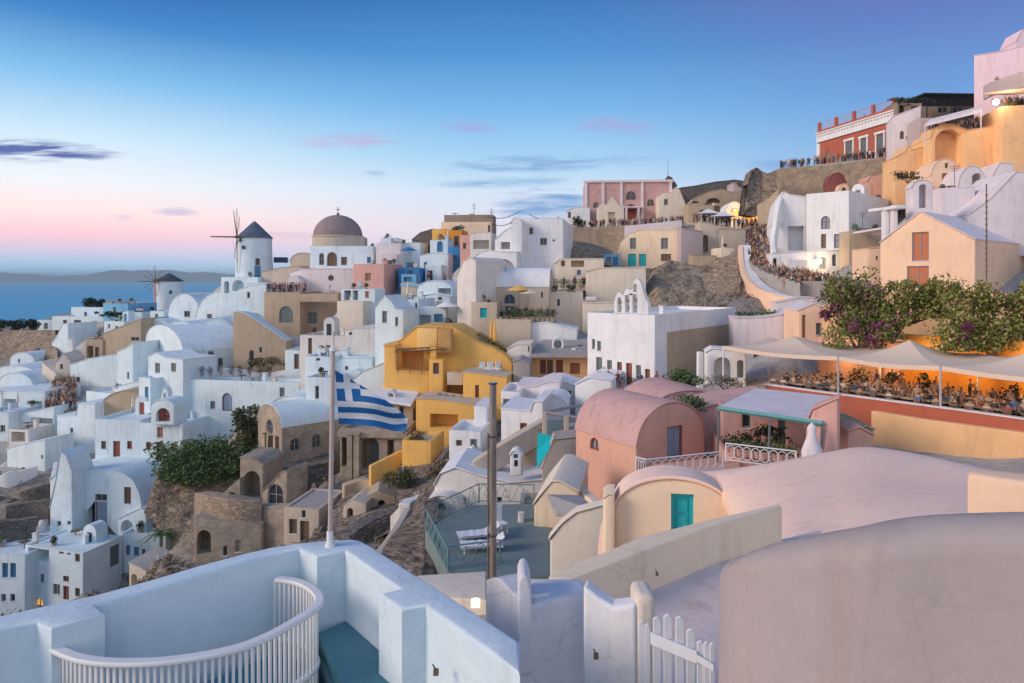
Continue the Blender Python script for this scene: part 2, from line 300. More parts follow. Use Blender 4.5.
def yawn(a): return Vector((math.cos(R(a)), -math.sin(R(a)))), Vector((math.sin(R(a)), math.cos(R(a))))
def span(x0, x1, Y, a):
    k0, k1 = (x0-CX)/FL, (x1-CX)/FL
    u, n = yawn(a)
    A = Vector((k0*Y, Y)); s = (k1*A.y-A.x)/(u.x-k1*u.y)
    return A, u, n, s
def H(name, label, x0, x1, Y, a, top, yb, d, c='white', roof='flat', op=(), cat='house', group=None, rc=None, found=3.5, chim=(), bev=None, par=0.35, ctrl=True, rise=1.2, kind=None, clamp=True):
    A, u, n, w = span(x0, x1, Y, a)
    B = A+u*w
    if isinstance(d, tuple):                    # the side wall reaches picture column d[1]
        k = (d[1]-CX)/FL
        P = B if d[0] == 'R' else A
        d = (k*P.y-P.x)/(n.x-k*n.y)
        if d < 0 or d > 60: print('BAD DEPTH', label, d); d = 6
    F = Face(A, u, n, lambda s, y, z: (s, y, z))
    z0t = -(yb-HY)/FL*Y
    zb = z0t-found
    if x0 < 440 and Y > 45:  # white walls on the left take the whitewash with painted sky light
        c = 'skylit_white' if c == 'white' else c; rc = 'skylit_white' if rc == 'white' else rc
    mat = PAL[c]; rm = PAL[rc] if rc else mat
    root = empty(name, (A.x, A.y, 0), math.atan2(u.y, u.x))
    root.location.z = zb; OZ = zb
    tag(root, label, cat, group, kind)
    if isinstance(top, (int, float)):
        zt = -(top-HY)/FL*Y; chain = [(0, zt), (w, zt)]
    elif top[0] == 'arc':
        zs = F.pt(x0, top[1])[1]; mx = (x0+x1)/2; zt = None
        # crown height taken at the middle of the face
        Pm = A+u*(w/2); zc = -(top[2]-HY)/FL*Pm.y
        chain = [(w/2-w/2*math.cos(math.pi*i/16), zs+(zc-zs)*math.sin(math.pi*i/16)) for i in range(17)]
        roof = 'follow' if roof == 'flat' else roof
    elif top[0] == 'gable':
        zs = F.pt(x0, top[1])[1]; fr = top[3] if len(top) > 3 else .5
        Pm = A+u*(w*fr); zc = -(top[2]-HY)/FL*Pm.y
        chain = [(0, zs), (w*fr, zc), (w, zs)]
        roof = 'follow' if roof == 'flat' else roof
    else:
        chain = [F.pt(p[0], p[1]) for p in top]; chain[0] = (0, chain[0][1]); chain[-1] = (w, chain[-1][1])
        roof = 'follow' if roof == 'flat' else roof
    zl, zr = chain[0][1], chain[-1][1]; zmax = max(p[1] for p in chain)
    faces = {'F': Face(A, u, n, lambda s, y, z: (s, y, z-OZ)),
             'R': Face(B, n, -u, lambda s, y, z: (w-y, s, z-OZ)),
             'L': Face(A+n*d, -n, u, lambda s, y, z: (y, d-s, z-OZ))}
    outl = {'F': [(0, zb), (w, zb)]+chain[::-1], 'R': [(0, zb), (d, zb), (d, zr), (0, zr)], 'L': [(0, zb), (d, zb), (d, zl), (0, zl)]}
    if roof == 'vaultx':
        arc = [(d/2-d/2*math.cos(math.pi*i/16), zl+rise*math.sin(math.pi*i/16)) for i in range(17)]
        outl['R'] = [(0, zb), (d, zb)]+arc[::-1]; outl['L'] = [(0, zb), (d, zb)]+arc[::-1]
    op = list(op)
    if ctrl and 62 < Y < 130 and w > 4.5 and len(op) <= 2 and found >= 3 and cat == 'house' and isinstance(top, (int, float)) and c in ('skylit_white', 'white', 'offwhite', 'lilac'):
        used = [(o_[1], o_[3]) for o_ in op if len(o_) < 7]
        for _ in range(random.choice((1, 2, 2, 3))):
            hw_ = random.uniform(.35, .5)/Y*FL; xx = random.uniform(x0+3*hw_, x1-3*hw_) if x1-x0 > 7*hw_ else (x0+x1)/2
            if any(u0-2.5*hw_ < xx < u1+2.5*hw_ for u0, u1 in used): continue
            used.append((xx, xx)); ty = top+random.uniform(.9, 1.5)/Y*FL; tall = random.random() < .3
            op.append(('w', xx-hw_*.8, ty, xx+hw_*.8, ty+(1.9 if tall else 1.0)/Y*FL, random.choice('kgkwb')))
    holes = {'F': [], 'R': [], 'L': []}
    pend = []
    for o in op:
        kind_, ox0, oy0, ox1, oy1, oc = o[:6]; fn = o[6] if len(o) > 6 else 'F'
        fc = faces[fn]; s0, za = fc.pt(ox0, oy0); s1, zz = fc.pt(ox1, oy1)
        W = w if fn == 'F' else d
        zm0 = fc.pt((ox0+ox1)/2, oy1)[1]; zm1 = fc.pt((ox0+ox1)/2, oy0)[1]
        if s0 > s1: s0, s1 = s1, s0
        mg = (bev if bev is not None else .1)+.06; s0 = max(mg, s0); s1 = min(W-mg, s1)
        lim = min(outl[fn], key=lambda p: -p[1])[1]
        zm0 = max(zm0, zb+.25)
        cl_ = outl[fn][2:][::-1]
        def top_at(x):
            for (xa, za_), (xb, zb_) in zip(cl_[:-1], cl_[1:]):
                lo, hi = min(xa, xb), max(xa, xb)
                if lo-1e-6 <= x <= hi+1e-6 and hi > lo: return za_+(zb_-za_)*(x-xa)/(xb-xa)
            return lim
        sm_ = [s0+(s1-s0)*k_/6 for k_ in range(7)]
        if kind_ in ('aw', 'ad', 'n', 'o'): sm_ = sm_[2:5]
        zm1 = min([zm1, lim-mg]+[top_at(x_)-mg for x_ in sm_])
        if s1-s0 < 0.12 or zm1-zm0 < 0.15: print('SKIP OPENING', label, o); continue
        if kind_ == 'o':
            r = (s1-s0)/2; c0, c1 = (s0+s1)/2, (zm0+zm1)/2
            lp = [(c0+r*math.cos(2*math.pi*i/16), c1+r*math.sin(2*math.pi*i/16)) for i in range(16)]; kind_ = 'aw'
        elif kind_ in ('aw', 'ad', 'n'): lp = arch_loop(s0, zm0, s1, zm1)
        else: lp = [(s0, zm0), (s1, zm0), (s1, zm1), (s0, zm1)]
        holes[fn].append(lp); pend.append((kind_, lp, fc.T, oc, fn))
    bm = bmesh.new()
    flat = roof == 'flat' and w > 1.4 and d > 1.4
    bv = bev if bev is not None else (0.10 if Y < 60 else 0.08)
    bv = min(bv, d*.2, .4*w)
    def shrink(lp): return lp
    rings = [[(p[0], bv, p[1]) for p in outl['F']]]
    for k in (1, 2, 3):
        an = math.pi/2*k/3; o_ = offset_loop(outl['F'], bv*(1-math.cos(an))); rings.append([(p[0], bv*(1-math.sin(an)), p[1]) for p in o_])
    for k in range(3):
        for i in range(len(rings[0])):
            j = (i+1) % len(rings[0]); poly(bm, [(q[0], q[1], q[2]-OZ) for q in (rings[k][i], rings[k][j], rings[k+1][j], rings[k+1][i])])
    tess(bm, [(p[0], p[2]) for p in rings[3]], holes['F'], faces['F'].T)
    clipR = [(max(p[0], bv), p[1]) for p in outl['R']]; clipL = [(min(p[0], d-bv), p[1]) for p in outl['L']]
    tess(bm, clipR, holes['R'], faces['R'].T); tess(bm, clipL, holes['L'], faces['L'].T)
    for kind_, lp, T, oc, fn in pend:
        dep = 0.19 if kind_ not in ('n', 'q') else min(1.6, d*.6)
        m_ = len(lp)
        for i in range(m_):
            j = (i+1) % m_
            poly(bm, [T(lp[i][0], 0, lp[i][1]), T(lp[j][0], 0, lp[j][1]), T(lp[j][0], dep, lp[j][1]), T(lp[i][0], dep, lp[i][1])])
        if kind_ in ('n', 'q'): tess(bm, lp, [], T, dep)
    # back
    if roof == 'vaultx': tess(bm, [(0, zb), (w, zb), (w, zr), (0, zl)], [], lambda s, y, z: (s, d, z-OZ))
    else: tess(bm, outl['F'], [], lambda s, y, z: (s, d, z-OZ))
    if flat:
        t = .22; zt = zl-OZ
        o4 = [(0, 0), (w, 0), (w, d), (0, d)]; i4 = [(t, t), (w-t, t), (w-t, d-t), (t, d-t)]
        for i in range(4):
            j = (i+1) % 4
            poly(bm, [(*o4[i], zt), (*o4[j], zt), (*i4[j], zt), (*i4[i], zt)])
            poly(bm, [(*i4[i], zt), (*i4[j], zt), (*i4[j], zt-par), (*i4[i], zt-par)])
    elif roof == 'vaultx':
        pass
    else:
        for i in range(len(chain)-1):
            p, q = chain[i], chain[i+1]
            poly(bm, [(p[0], 0, p[1]-OZ), (q[0], 0, q[1]-OZ), (q[0], d, q[1]-OZ), (p[0], d, p[1]-OZ)])
    near = Y < 60
    wall = bake('wall', bm, mat, root, 40)
    # roof
    rb = bmesh.new(); ro = None
    if flat:
        poly(rb, [(.22, .22, zl-OZ-par), (w-.22, .22, zl-OZ-par), (w-.22, d-.22, zl-OZ-par), (.22, d-.22, zl-OZ-par)])
        poly(rb, [(.22, .22, zl-OZ-par-.2), (w-.22, .22, zl-OZ-par-.2), (w-.22, d-.22, zl-OZ-par-.2), (.22, d-.22, zl-OZ-par-.2)])
        ro = bake('roof', rb, rm, root, 0)
    elif roof == 'vaultx':
        ov = .05
        for i in range(16):
            p, q = arc[i], arc[i+1]
            for off, fl in ((0.09, 0), (0.0, 1)):
                poly(rb, [(-ov, p[0]-(ov if i == 0 else 0), p[1]-OZ+off), (w+ov, p[0]-(ov if i == 0 else 0), p[1]-OZ+off), (w+ov, q[0], q[1]-OZ+off), (-ov, q[0], q[1]-OZ+off)])
            for xx in (-ov, w+ov): poly(rb, [(xx, p[0]-(ov if i == 0 else 0), p[1]-OZ+.09), (xx, q[0], q[1]-OZ+.09), (xx, q[0], q[1]-OZ), (xx, p[0]-(ov if i == 0 else 0), p[1]-OZ)])
        ro = bake('roof', rb, rm, root, 35)
    elif roof == 'follow':
        ov = .06; h = .1
        ch = [(chain[0][0]-ov, chain[0][1])]+chain[1:-1]+[(chain[-1][0]+ov, chain[-1][1])]
        for i in range(len(ch)-1):
            p, q = ch[i], ch[i+1]
            poly(rb, [(p[0], -ov, p[1]+h-OZ), (q[0], -ov, q[1]+h-OZ), (q[0], d+ov, q[1]+h-OZ), (p[0], d+ov, p[1]+h-OZ)])
            poly(rb, [(p[0], -ov, p[1]+.004-OZ), (q[0], -ov, q[1]+.004-OZ), (q[0], d+ov, q[1]+.004-OZ), (p[0], d+ov, p[1]+.004-OZ)])
            for yy in (-ov, d+ov): poly(rb, [(p[0], yy, p[1]+h-OZ), (q[0], yy, q[1]+h-OZ), (q[0], yy, q[1]+.004-OZ), (p[0], yy, p[1]+.004-OZ)])
        for e in (ch[0], ch[-1]): poly(rb, [(e[0], -ov, e[1]+h-OZ), (e[0], d+ov, e[1]+h-OZ), (e[0], d+ov, e[1]+.004-OZ), (e[0], -ov, e[1]+.004-OZ)])
        ro = bake('roof', rb, rm, root, 35, .03 if near else 0)
    for kind_, lp, T, oc, fn in pend:
        if kind_ in ('n', 'q'): continue
        opening(root, kind_, lp, T, oc)
    for (cs, cd, cw, chh) in chim:                # chimneys: share along the face, share of the depth, width, height
        cb = bmesh.new(); bz = zl-OZ-(par if flat else 0)
        if roof in ('follow', 'vaultx'): bz = zmax-OZ-.3
        box(cb, (w*cs, d*cd, bz+chh/2), (cw, cw, chh)); box(cb, (w*cs, d*cd, bz+chh+.06), (cw*1.35, cw*1.35, .12)); box(cb, (w*cs, d*cd, bz+chh+.22), (cw*.6, cw*.6, .2))
        bake('chimney', cb, mat, ro or root, 35, .03)
    FOOT.append((A.copy(), u.copy(), n.copy(), w, d, zmax if roof != 'flat' else zl, z0t, min(zl, zr), c))
    OPEN[len(FOOT)-1] = [(min(q[0] for q in lp), max(q[0] for q in lp), min(q[1] for q in lp)) for kd, lp, T_, oc_, fn_ in pend if fn_ == 'F']
    if ctrl and flat and not chim and 60 < Y < 115 and w > 3 and d > 2.5 and random.random() < .6:
        cb = bmesh.new(); cw = random.uniform(.35, .6); chh = random.uniform(.7, 1.2); cs, cd = random.uniform(.15, .85), random.uniform(.35, .8); bz = zl-OZ-par
        box(cb, (w*cs, d*cd, bz+chh/2), (cw, cw, chh)); box(cb, (w*cs, d*cd, bz+chh+.05), (cw*1.3, cw*1.3, .1)); bake('chimney', cb, mat, ro or root, 35, .03)
    if ctrl:
        for s in (0.0, .5, 1.0):
            P = A+u*(w*s)-n*.4; CTRL.append((P.x, P.y, z0t-.2))
    root['_w'] = w; root['_d'] = d
    del root['_w']; del root['_d']
    return root, dict(A=A, u=u, n=n, w=w, d=d, zl=zl, OZ=OZ, F=faces, wall=wall, roof=ro)

def WALL(name, label, pts, h, t=0.35, c='white', cat='wall', group=None, bev=0.08, cap=None, ctrl=False, base=None, kind=None):
    """free-standing wall along a polyline; pts are (px,py,Y) of its top; h height (or per-point list)"""
    P = [U(*p) for p in pts]; n = len(P)
    hs = h if isinstance(h, (list, tuple)) else [h]*n
    o0 = P[0].copy(); o0.z -= hs[0]
    nr = []
    for i in range(n):
        a = P[max(0, i-1)]; b = P[min(n-1, i+1)]; dd = Vector((b.x-a.x, b.y-a.y)).normalized(); nr.append(Vector((-dd.y, dd.x)))
    bm = bmesh.new(); R_ = []
    for i in range(n):
        off = Vector((nr[i].x, nr[i].y, 0))*t
        q = P[i]-o0
        R_.append([bm.verts.new(q), bm.verts.new(q+off), bm.verts.new(q+off-Vector((0, 0, hs[i]))), bm.verts.new(q-Vector((0, 0, hs[i])))])
    for i in range(n-1):
        for k in range(4): bm.faces.new((R_[i][k], R_[i+1][k], R_[i+1][(k+1) % 4], R_[i][(k+1) % 4]))
    bm.faces.new(R_[0]); bm.faces.new(R_[-1][::-1])
    o = bake(name, bm, PAL[c] if isinstance(c, str) else c, None, 40, bev, 3)
    o.location = o0; tag(o, label, cat if kind is None else None, group, kind)
    if ctrl:
        for p, hh in zip(P, hs): CTRL.append((p.x, p.y-.3, p.z-hh))
    return o
def smooth_pts(pts, k=4):
    """Catmull-Rom through pixel points"""
    out = []; n = len(pts)
    for i in range(n-1):
        p0, p1, p2, p3 = pts[max(0, i-1)], pts[i], pts[i+1], pts[min(n-1, i+2)]
        for j in range(k):
            t = j/k
            out.append(tuple(.5*((2*p1[q])+(-p0[q]+p2[q])*t+(2*p0[q]-5*p1[q]+4*p2[q]-p3[q])*t*t+(-p0[q]+3*p1[q]-3*p2[q]+p3[q])*t**3) for q in range(len(p1))))
    out.append(tuple(pts[-1])); return out
def SLAB(name, label, pix, z, th, c, cat='terrace', parent=None, kind=None, group=None, bev=.04, zfun=None):
    """horizontal slab; pixel corners lying on level z"""
    P = [Uz(px, py, z) for px, py in pix]; o0 = P[0]
    bm = bmesh.new(); m = len(P)
    a = [bm.verts.new(p-o0) for p in P]; b = [bm.verts.new(p-o0-Vector((0, 0, th))) for p in P]
    bm.faces.new(a); bm.faces.new(b[::-1])
    for i in range(m): bm.faces.new((a[i], a[(i+1) % m], b[(i+1) % m], b[i]))
    o = bake(name, bm, PAL[c] if isinstance(c, str) else c, parent, 35, bev)
    o.location = o0; 
    if not parent: tag(o, label, cat if not kind else None, group, kind)
    return o
def STEPS(name, label, EA, EB, c='white', per=None, hgt=.17, group=None):
    """flight of steps between two edges given as lists of (px,py,Y), low end first"""
    A = [U(*p) for p in EA]; B = [U(*p) for p in EB]; o0 = A[0].copy()
    bm = bmesh.new()
    for i in range(len(A)-1):
        dz = abs(((A[i+1].z-A[i].z)+(B[i+1].z-B[i].z))/2); k = max(1, int(dz/hgt))
        for j in range(k):
            t0, t1 = j/k, (j+1)/k
            a0, a1 = A[i].lerp(A[i+1], t0)-o0, A[i].lerp(A[i+1], t1)-o0; b0, b1 = B[i].lerp(B[i+1], t0)-o0, B[i].lerp(B[i+1], t1)-o0
            z = max(a0.z, a1.z, b0.z, b1.z); zb = min(a0.z, b0.z)-.8
            T = [Vector((p.x, p.y, z)) for p in (a0, b0, b1, a1)]; Bt = [Vector((p.x, p.y, zb)) for p in (a0, b0, b1, a1)]
            poly(bm, T); poly(bm, Bt[::-1])
            for q in range(4): poly(bm, [T[q], T[(q+1) % 4], Bt[(q+1) % 4], Bt[q]])
    o = bake(name, bm, PAL[c], None, 0, merge=False); o.location = o0; tag(o, label, 'steps', group)
    for p in A+B: CTRL.append((p.x, p.y, p.z-.6))
    return A, B
def ROCK(name, label, top, bot, c='rock', nx=40, ny=18, amp=.5, kind=None, cat='rock face', thick=1.5):
    """a rough rock face between a top and a bottom line of (px,py,Y)"""
    ys = .95
    top = [(p[0], p[1], p[2]*ys) for p in top]; bot = [(p[0], p[1], p[2]*ys) for p in bot]
    def samp(L, t):
        x = t*(len(L)-1); i = min(int(x), len(L)-2); f = x-i; return U(*L[i]).lerp(U(*L[i+1]), f)
    o0 = U(*bot[0]); bm = bmesh.new(); g = []
    for j in range(ny+1):
        row = []
        for i in range(nx+1):
            p = samp(bot, i/nx).lerp(samp(top, i/nx), j/ny)
            e = 1 if 0 < i < nx and j < ny else .3
            dv = noise.fractal(p*.22, 1.0, 2.0, 5)*amp*2+noise.noise(p*1.3)*amp*.35
            ledge = (abs((p.z*.45+noise.noise(p*.15)*1.4) % 1.0-.5)-.25)*amp*.9
            p = p+Vector((.15, -1, .25))*(dv+ledge)*e
            row.append(bm.verts.new(p-o0))
        g.append(row)
    back = [bm.verts.new(v.co+Vector((0, thick+1.2, 0))) for v in g[-1]]
    for j in range(ny):
        for i in range(nx): bm.faces.new((g[j][i], g[j][i+1], g[j+1][i+1], g[j+1][i]))
    for i in range(nx): bm.faces.new((g[-1][i], g[-1][i+1], back[i+1], back[i]))
    bb = [bm.verts.new(v.co+Vector((0, thick+1.2, 0))) for v in g[0]]
    for i in range(nx): bm.faces.new((back[i], back[i+1], bb[i+1], bb[i])); bm.faces.new((bb[i], bb[i+1], g[0][i+1], g[0][i]))
    o = bake(name, bm, PAL[c], None, 50); o.location = o0
    tag(o, label, cat if not kind else None, None, kind)
    return o
def BUSH(name, label, px, py, Y, rx, ry, rz, n=900, leaf=.12, mat=None, cat='bush', group=None, lumps=14, trunk=True, box_=False):
    """py: foot of the plant; leaf-sized faces in clumps"""
    base = U(px, py, Y); root = empty(name, base); tag(root, label, cat, group)
    bm = bmesh.new()
    cl = [(Vector((random.gauss(0, .45)*rx, random.gauss(0, .45)*ry, rz*(.35+1.3*random.random()) if not box_ else random.uniform(0, 2)*rz)), random.uniform(.28, .55)) for _ in range(lumps)]
    if box_: cl = [(Vector((random.uniform(-1, 1)*rx, random.uniform(-1, 1)*ry, random.uniform(0.1, 2)*rz)), random.uniform(.25, .5)) for _ in range(lumps)]
    rr = min(rx, rz)
    for i in range(n):
        c, s = random.choice(cl)
        d = Vector((random.gauss(0, 1), random.gauss(0, 1), random.gauss(0, 1))).normalized()*random.random()**.4*s*rr*1.25
        p = c+Vector((d.x*(1 if box_ else rx/rr*.8), d.y, d.z)); p.z = max(p.z, .02)
        L = leaf*random.uniform(.6, 1.4); q = Vector((random.gauss(0, 1), random.gauss(0, 1), random.gauss(.6, .8))).normalized()
        t = q.orthogonal().normalized()*L; w = q.cross(t).normalized()*L*.55
        poly(bm, [p-t, p+w, p+t, p-w])
    fo = bake('foliage', bm, mat or LEAF['green'], root, 0, merge=False)
    if trunk:
        tb = bmesh.new()
        for k in range(6):
            c, s = cl[k % len(cl)]; tube(tb, (random.uniform(-.1, .1)*rx, 0, -.4), tuple(c*.8), .05*rz+.02, .015, 6)
        bake('stem', tb, GL['w'], root)
    return root
LEAF = {'green': leafmat('green_leaves', (0.03, 0.07, 0.025), (0.14, 0.21, 0.08)), 'olive': leafmat('olive_leaves', (0.05, 0.06, 0.03), (0.12, 0.12, 0.06)),
 'dry': leafmat('dry_leaves', (0.10, 0.075, 0.045), (0.20, 0.16, 0.09)), 'boug': leafmat('bougainvillea_leaves', (0.07, 0.11, 0.02), (0.28, 0.30, 0.08), (0.45, 0.14, 0.27), .14),
 'boug2': leafmat('flowering_creeper_leaves', (0.08, 0.11, 0.02), (0.34, 0.32, 0.09), (0.62, 0.34, 0.26), .07), 'dark': leafmat('dark_leaves', (0.015, 0.025, 0.018), (0.045, 0.06, 0.035)),
 'mag': leafmat('purple_flowers', (0.10, 0.04, 0.06), (0.28, 0.08, 0.18))}
HAZE, SKY, SUN, EXPO = 8e-5, 1.06, 2.0, 0.27
# ------------------------------------------------------------------ far left, down towards the sea
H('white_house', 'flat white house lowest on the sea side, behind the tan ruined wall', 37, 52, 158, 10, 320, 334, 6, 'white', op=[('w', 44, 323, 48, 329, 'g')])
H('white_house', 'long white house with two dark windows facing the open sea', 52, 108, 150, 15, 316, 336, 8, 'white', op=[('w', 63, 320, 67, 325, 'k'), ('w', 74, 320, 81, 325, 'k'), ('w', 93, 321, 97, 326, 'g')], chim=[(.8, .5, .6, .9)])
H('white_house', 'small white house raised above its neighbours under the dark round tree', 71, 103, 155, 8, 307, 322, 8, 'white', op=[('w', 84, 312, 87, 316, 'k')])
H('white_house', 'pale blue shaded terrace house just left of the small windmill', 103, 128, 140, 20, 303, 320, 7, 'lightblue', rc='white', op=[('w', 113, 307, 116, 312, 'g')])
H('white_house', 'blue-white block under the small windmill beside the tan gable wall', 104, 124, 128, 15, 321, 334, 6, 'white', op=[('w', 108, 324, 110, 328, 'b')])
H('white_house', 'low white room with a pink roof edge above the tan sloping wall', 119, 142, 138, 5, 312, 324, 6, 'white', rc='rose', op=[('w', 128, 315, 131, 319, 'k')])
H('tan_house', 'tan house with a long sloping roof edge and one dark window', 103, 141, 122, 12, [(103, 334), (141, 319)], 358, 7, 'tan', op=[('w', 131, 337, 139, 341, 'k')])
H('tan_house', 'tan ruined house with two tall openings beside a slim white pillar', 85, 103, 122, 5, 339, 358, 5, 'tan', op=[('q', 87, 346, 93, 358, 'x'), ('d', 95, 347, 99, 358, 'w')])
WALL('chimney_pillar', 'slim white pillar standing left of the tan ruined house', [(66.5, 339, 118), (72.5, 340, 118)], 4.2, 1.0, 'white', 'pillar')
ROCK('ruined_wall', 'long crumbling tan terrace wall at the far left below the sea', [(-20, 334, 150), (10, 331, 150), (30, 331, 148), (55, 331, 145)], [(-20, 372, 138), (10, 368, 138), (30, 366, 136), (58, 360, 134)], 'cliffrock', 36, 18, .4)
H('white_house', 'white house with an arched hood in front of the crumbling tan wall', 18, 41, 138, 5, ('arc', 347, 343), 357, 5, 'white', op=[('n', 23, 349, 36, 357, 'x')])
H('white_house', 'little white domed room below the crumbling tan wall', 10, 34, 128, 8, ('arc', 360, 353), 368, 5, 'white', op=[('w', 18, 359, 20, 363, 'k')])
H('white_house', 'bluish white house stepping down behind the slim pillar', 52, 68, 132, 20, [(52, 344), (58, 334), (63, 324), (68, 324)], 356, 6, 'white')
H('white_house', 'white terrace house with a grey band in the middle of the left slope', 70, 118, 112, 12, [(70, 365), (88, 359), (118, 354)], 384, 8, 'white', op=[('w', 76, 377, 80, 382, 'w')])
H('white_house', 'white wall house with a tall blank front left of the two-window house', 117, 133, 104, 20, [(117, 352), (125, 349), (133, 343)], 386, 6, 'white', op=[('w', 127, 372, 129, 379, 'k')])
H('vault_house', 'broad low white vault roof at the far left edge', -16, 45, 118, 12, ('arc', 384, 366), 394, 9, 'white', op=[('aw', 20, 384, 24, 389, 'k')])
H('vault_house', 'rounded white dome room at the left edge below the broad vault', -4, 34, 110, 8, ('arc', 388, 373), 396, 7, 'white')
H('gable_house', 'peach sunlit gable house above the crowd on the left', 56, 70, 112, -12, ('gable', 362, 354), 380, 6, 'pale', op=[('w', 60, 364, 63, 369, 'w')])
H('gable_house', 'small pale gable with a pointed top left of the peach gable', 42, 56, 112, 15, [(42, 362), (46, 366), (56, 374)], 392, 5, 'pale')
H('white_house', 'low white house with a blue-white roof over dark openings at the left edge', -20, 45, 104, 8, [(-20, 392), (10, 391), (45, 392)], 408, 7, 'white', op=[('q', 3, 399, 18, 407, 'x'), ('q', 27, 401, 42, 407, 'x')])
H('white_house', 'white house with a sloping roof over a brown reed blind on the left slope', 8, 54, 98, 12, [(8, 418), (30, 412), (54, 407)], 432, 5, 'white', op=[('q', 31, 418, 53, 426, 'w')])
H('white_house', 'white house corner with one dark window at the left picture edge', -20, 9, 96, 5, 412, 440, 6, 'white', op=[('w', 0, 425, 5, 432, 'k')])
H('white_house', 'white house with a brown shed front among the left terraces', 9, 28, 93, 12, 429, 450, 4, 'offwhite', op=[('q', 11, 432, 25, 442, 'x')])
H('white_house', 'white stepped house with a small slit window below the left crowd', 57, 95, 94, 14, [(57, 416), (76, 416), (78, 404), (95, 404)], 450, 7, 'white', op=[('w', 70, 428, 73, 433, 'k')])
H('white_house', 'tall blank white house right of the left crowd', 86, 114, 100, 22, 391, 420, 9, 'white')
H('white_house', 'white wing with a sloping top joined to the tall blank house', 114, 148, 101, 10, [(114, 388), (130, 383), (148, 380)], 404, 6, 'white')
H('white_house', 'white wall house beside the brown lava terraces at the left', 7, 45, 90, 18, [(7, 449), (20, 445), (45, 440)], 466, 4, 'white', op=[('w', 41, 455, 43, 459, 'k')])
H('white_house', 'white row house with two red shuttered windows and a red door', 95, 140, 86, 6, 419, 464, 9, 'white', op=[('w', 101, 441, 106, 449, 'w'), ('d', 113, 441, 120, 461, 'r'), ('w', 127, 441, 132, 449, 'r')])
H('white_house', 'white row house under the little belfry with a brown door between two windows', 140, 184, 85, 8, 423, 466, ('R', 226), 'white', op=[('w', 146, 442, 151, 450, 'r'), ('d', 156, 442, 164, 462, 'w'), ('w', 171, 443, 176, 451, 'r'), ('w', 157, 427, 163, 438, 'o')])
H('vault_house', 'tan weathered dome behind the red door row house', 98, 156, 94, 3, ('arc', 415, 391), 424, 7, 'tan')
H('vault_house', 'tan weathered dome right of the little white belfry', 166, 216, 94, 6, ('arc', 417, 395), 424, 7, 'tan')
# little belfry with red cloths
rt, inf = H('belfry', 'little white arched belfry with red cloths on the row house roof', 151, 174, 84, 8, ('arc', 406, 400), 422, 2.6, 'white', op=[('n', 156, 408, 170, 422, 'x')], found=.3, ctrl=False)
bm = bmesh.new()
for i, (x, y, w_, h_) in enumerate(((157, 410, 5, 6), (163, 409, 6, 7), (156, 416, 6, 5), (163, 417, 5, 5))):
    s0, z0 = inf['F']['F'].pt(x, y+h_); s1, z1 = inf['F']['F'].pt(x+w_, y)
    box(bm, ((s0+s1)/2, .35+.1*i, (z0+z1)/2-inf['OZ']), (s1-s0, .06, z1-z0))
bake('cloth', bm, GL['r'], rt, 0, .02)
H('belfry', 'tiny round-topped white bell arch above the belfry with red cloths', 161, 168, 87, 8, ('arc', 395, 388), 402, .8, 'white', op=[('n', 163, 393, 166, 401, 'x')], found=.2, ctrl=False)
WALL('retaining_wall', 'white retaining wall descending from the row house to the shrubbery', smooth_pts([(183, 424, 84), (200, 418, 88), (218, 409, 93), (228, 400, 97)]), 5.5, .4, 'white')
H('white_house', 'two-storey white house with a pair of small windows below the long vault', 148, 183, 93, 30, [(148, 357), (156, 353), (165, 358), (183, 360)], 398, 5, 'white', op=[('w', 155, 363, 160, 373, 'g'), ('w', 171, 363, 176, 372, 'g')])
H('vault_house', 'large white barrel vault house with a tall door, its roof shining blue', 183, 246, 97, -40, 352, 380, ('L', 146), 'white', 'vaultx', rise=3.1, op=[('d', 208, 348, 214, 369, 'g'), ('w', 218, 358, 223, 366, 'k'), ('w', 150, 342, 160, 347, 'g', 'L')])
WALL('terrace_wall', 'upper white terrace wall with dark pots below the long vault house', smooth_pts([(186, 371, 92), (215, 368, 94), (240, 369, 95), (262, 374, 95), (280, 371, 95), (298, 369, 95)]), 2.2, .35, 'white')
H('white_house', 'long blank white retaining house with a small window and an arched porch', 183, 299, 90, 10, 379, 412, 3, 'white', op=[('w', 210, 401, 215, 409, 'g'), ('ad', 222, 393, 232, 411, 'v')])
H('vault_house', 'smooth white mound roof left of the great windmill', 168, 200, 128, 15, ('arc', 316, 294), 325, 9, 'white', op=[('w', 184, 311, 190, 317, 'k')])
H('vault_house', 'wide smooth white vault below the great windmill platform', 196, 246, 122, 12, ('arc', 318, 292), 326, 9, 'white', op=[('w', 207, 314, 212, 319, 'g')])
H('vault_house', 'low white vault in front of the small windmill', 138, 172, 124, 8, ('arc', 332, 319), 340, 8, 'white')
H('white_house', 'white cube with a blue shaded front between the two windmills', 150, 164, 132, 12, 311, 322, 4, 'white', op=[('w', 155, 314, 158, 318, 'b')])
H('vault_house', 'white arched house with a dark slit above the long vault house', 160, 200, 110, 10, ('arc', 338, 322), 345, 8, 'white', op=[('w', 177, 328, 180, 333, 'k')])
H('vault_house', 'white vault sloping between the tan chapel and the middle mounds', 196, 236, 108, -10, ('arc', 338, 318), 345, 8, 'white', op=[('w', 207, 326, 211, 329, 'k')])
H('white_house', 'narrow white house with a pitted wall left of the tan arched house', 238, 266, 112, 10, [(238, 290), (250, 286), (266, 284)], 330, 7, 'white', op=[('w', 247, 292, 250, 298, 'k')])
H('chapel', 'tan stone chapel with a white sloping roof edge and an arched door', 233, 286, 99, 6, [(233, 312), (244, 313), (262, 324), (286, 341)], 371, ('R', 292), 'tan', rc='white', op=[('ad', 249, 350, 254, 368, 'k'), ('w', 259, 347, 262, 353, 'k')])
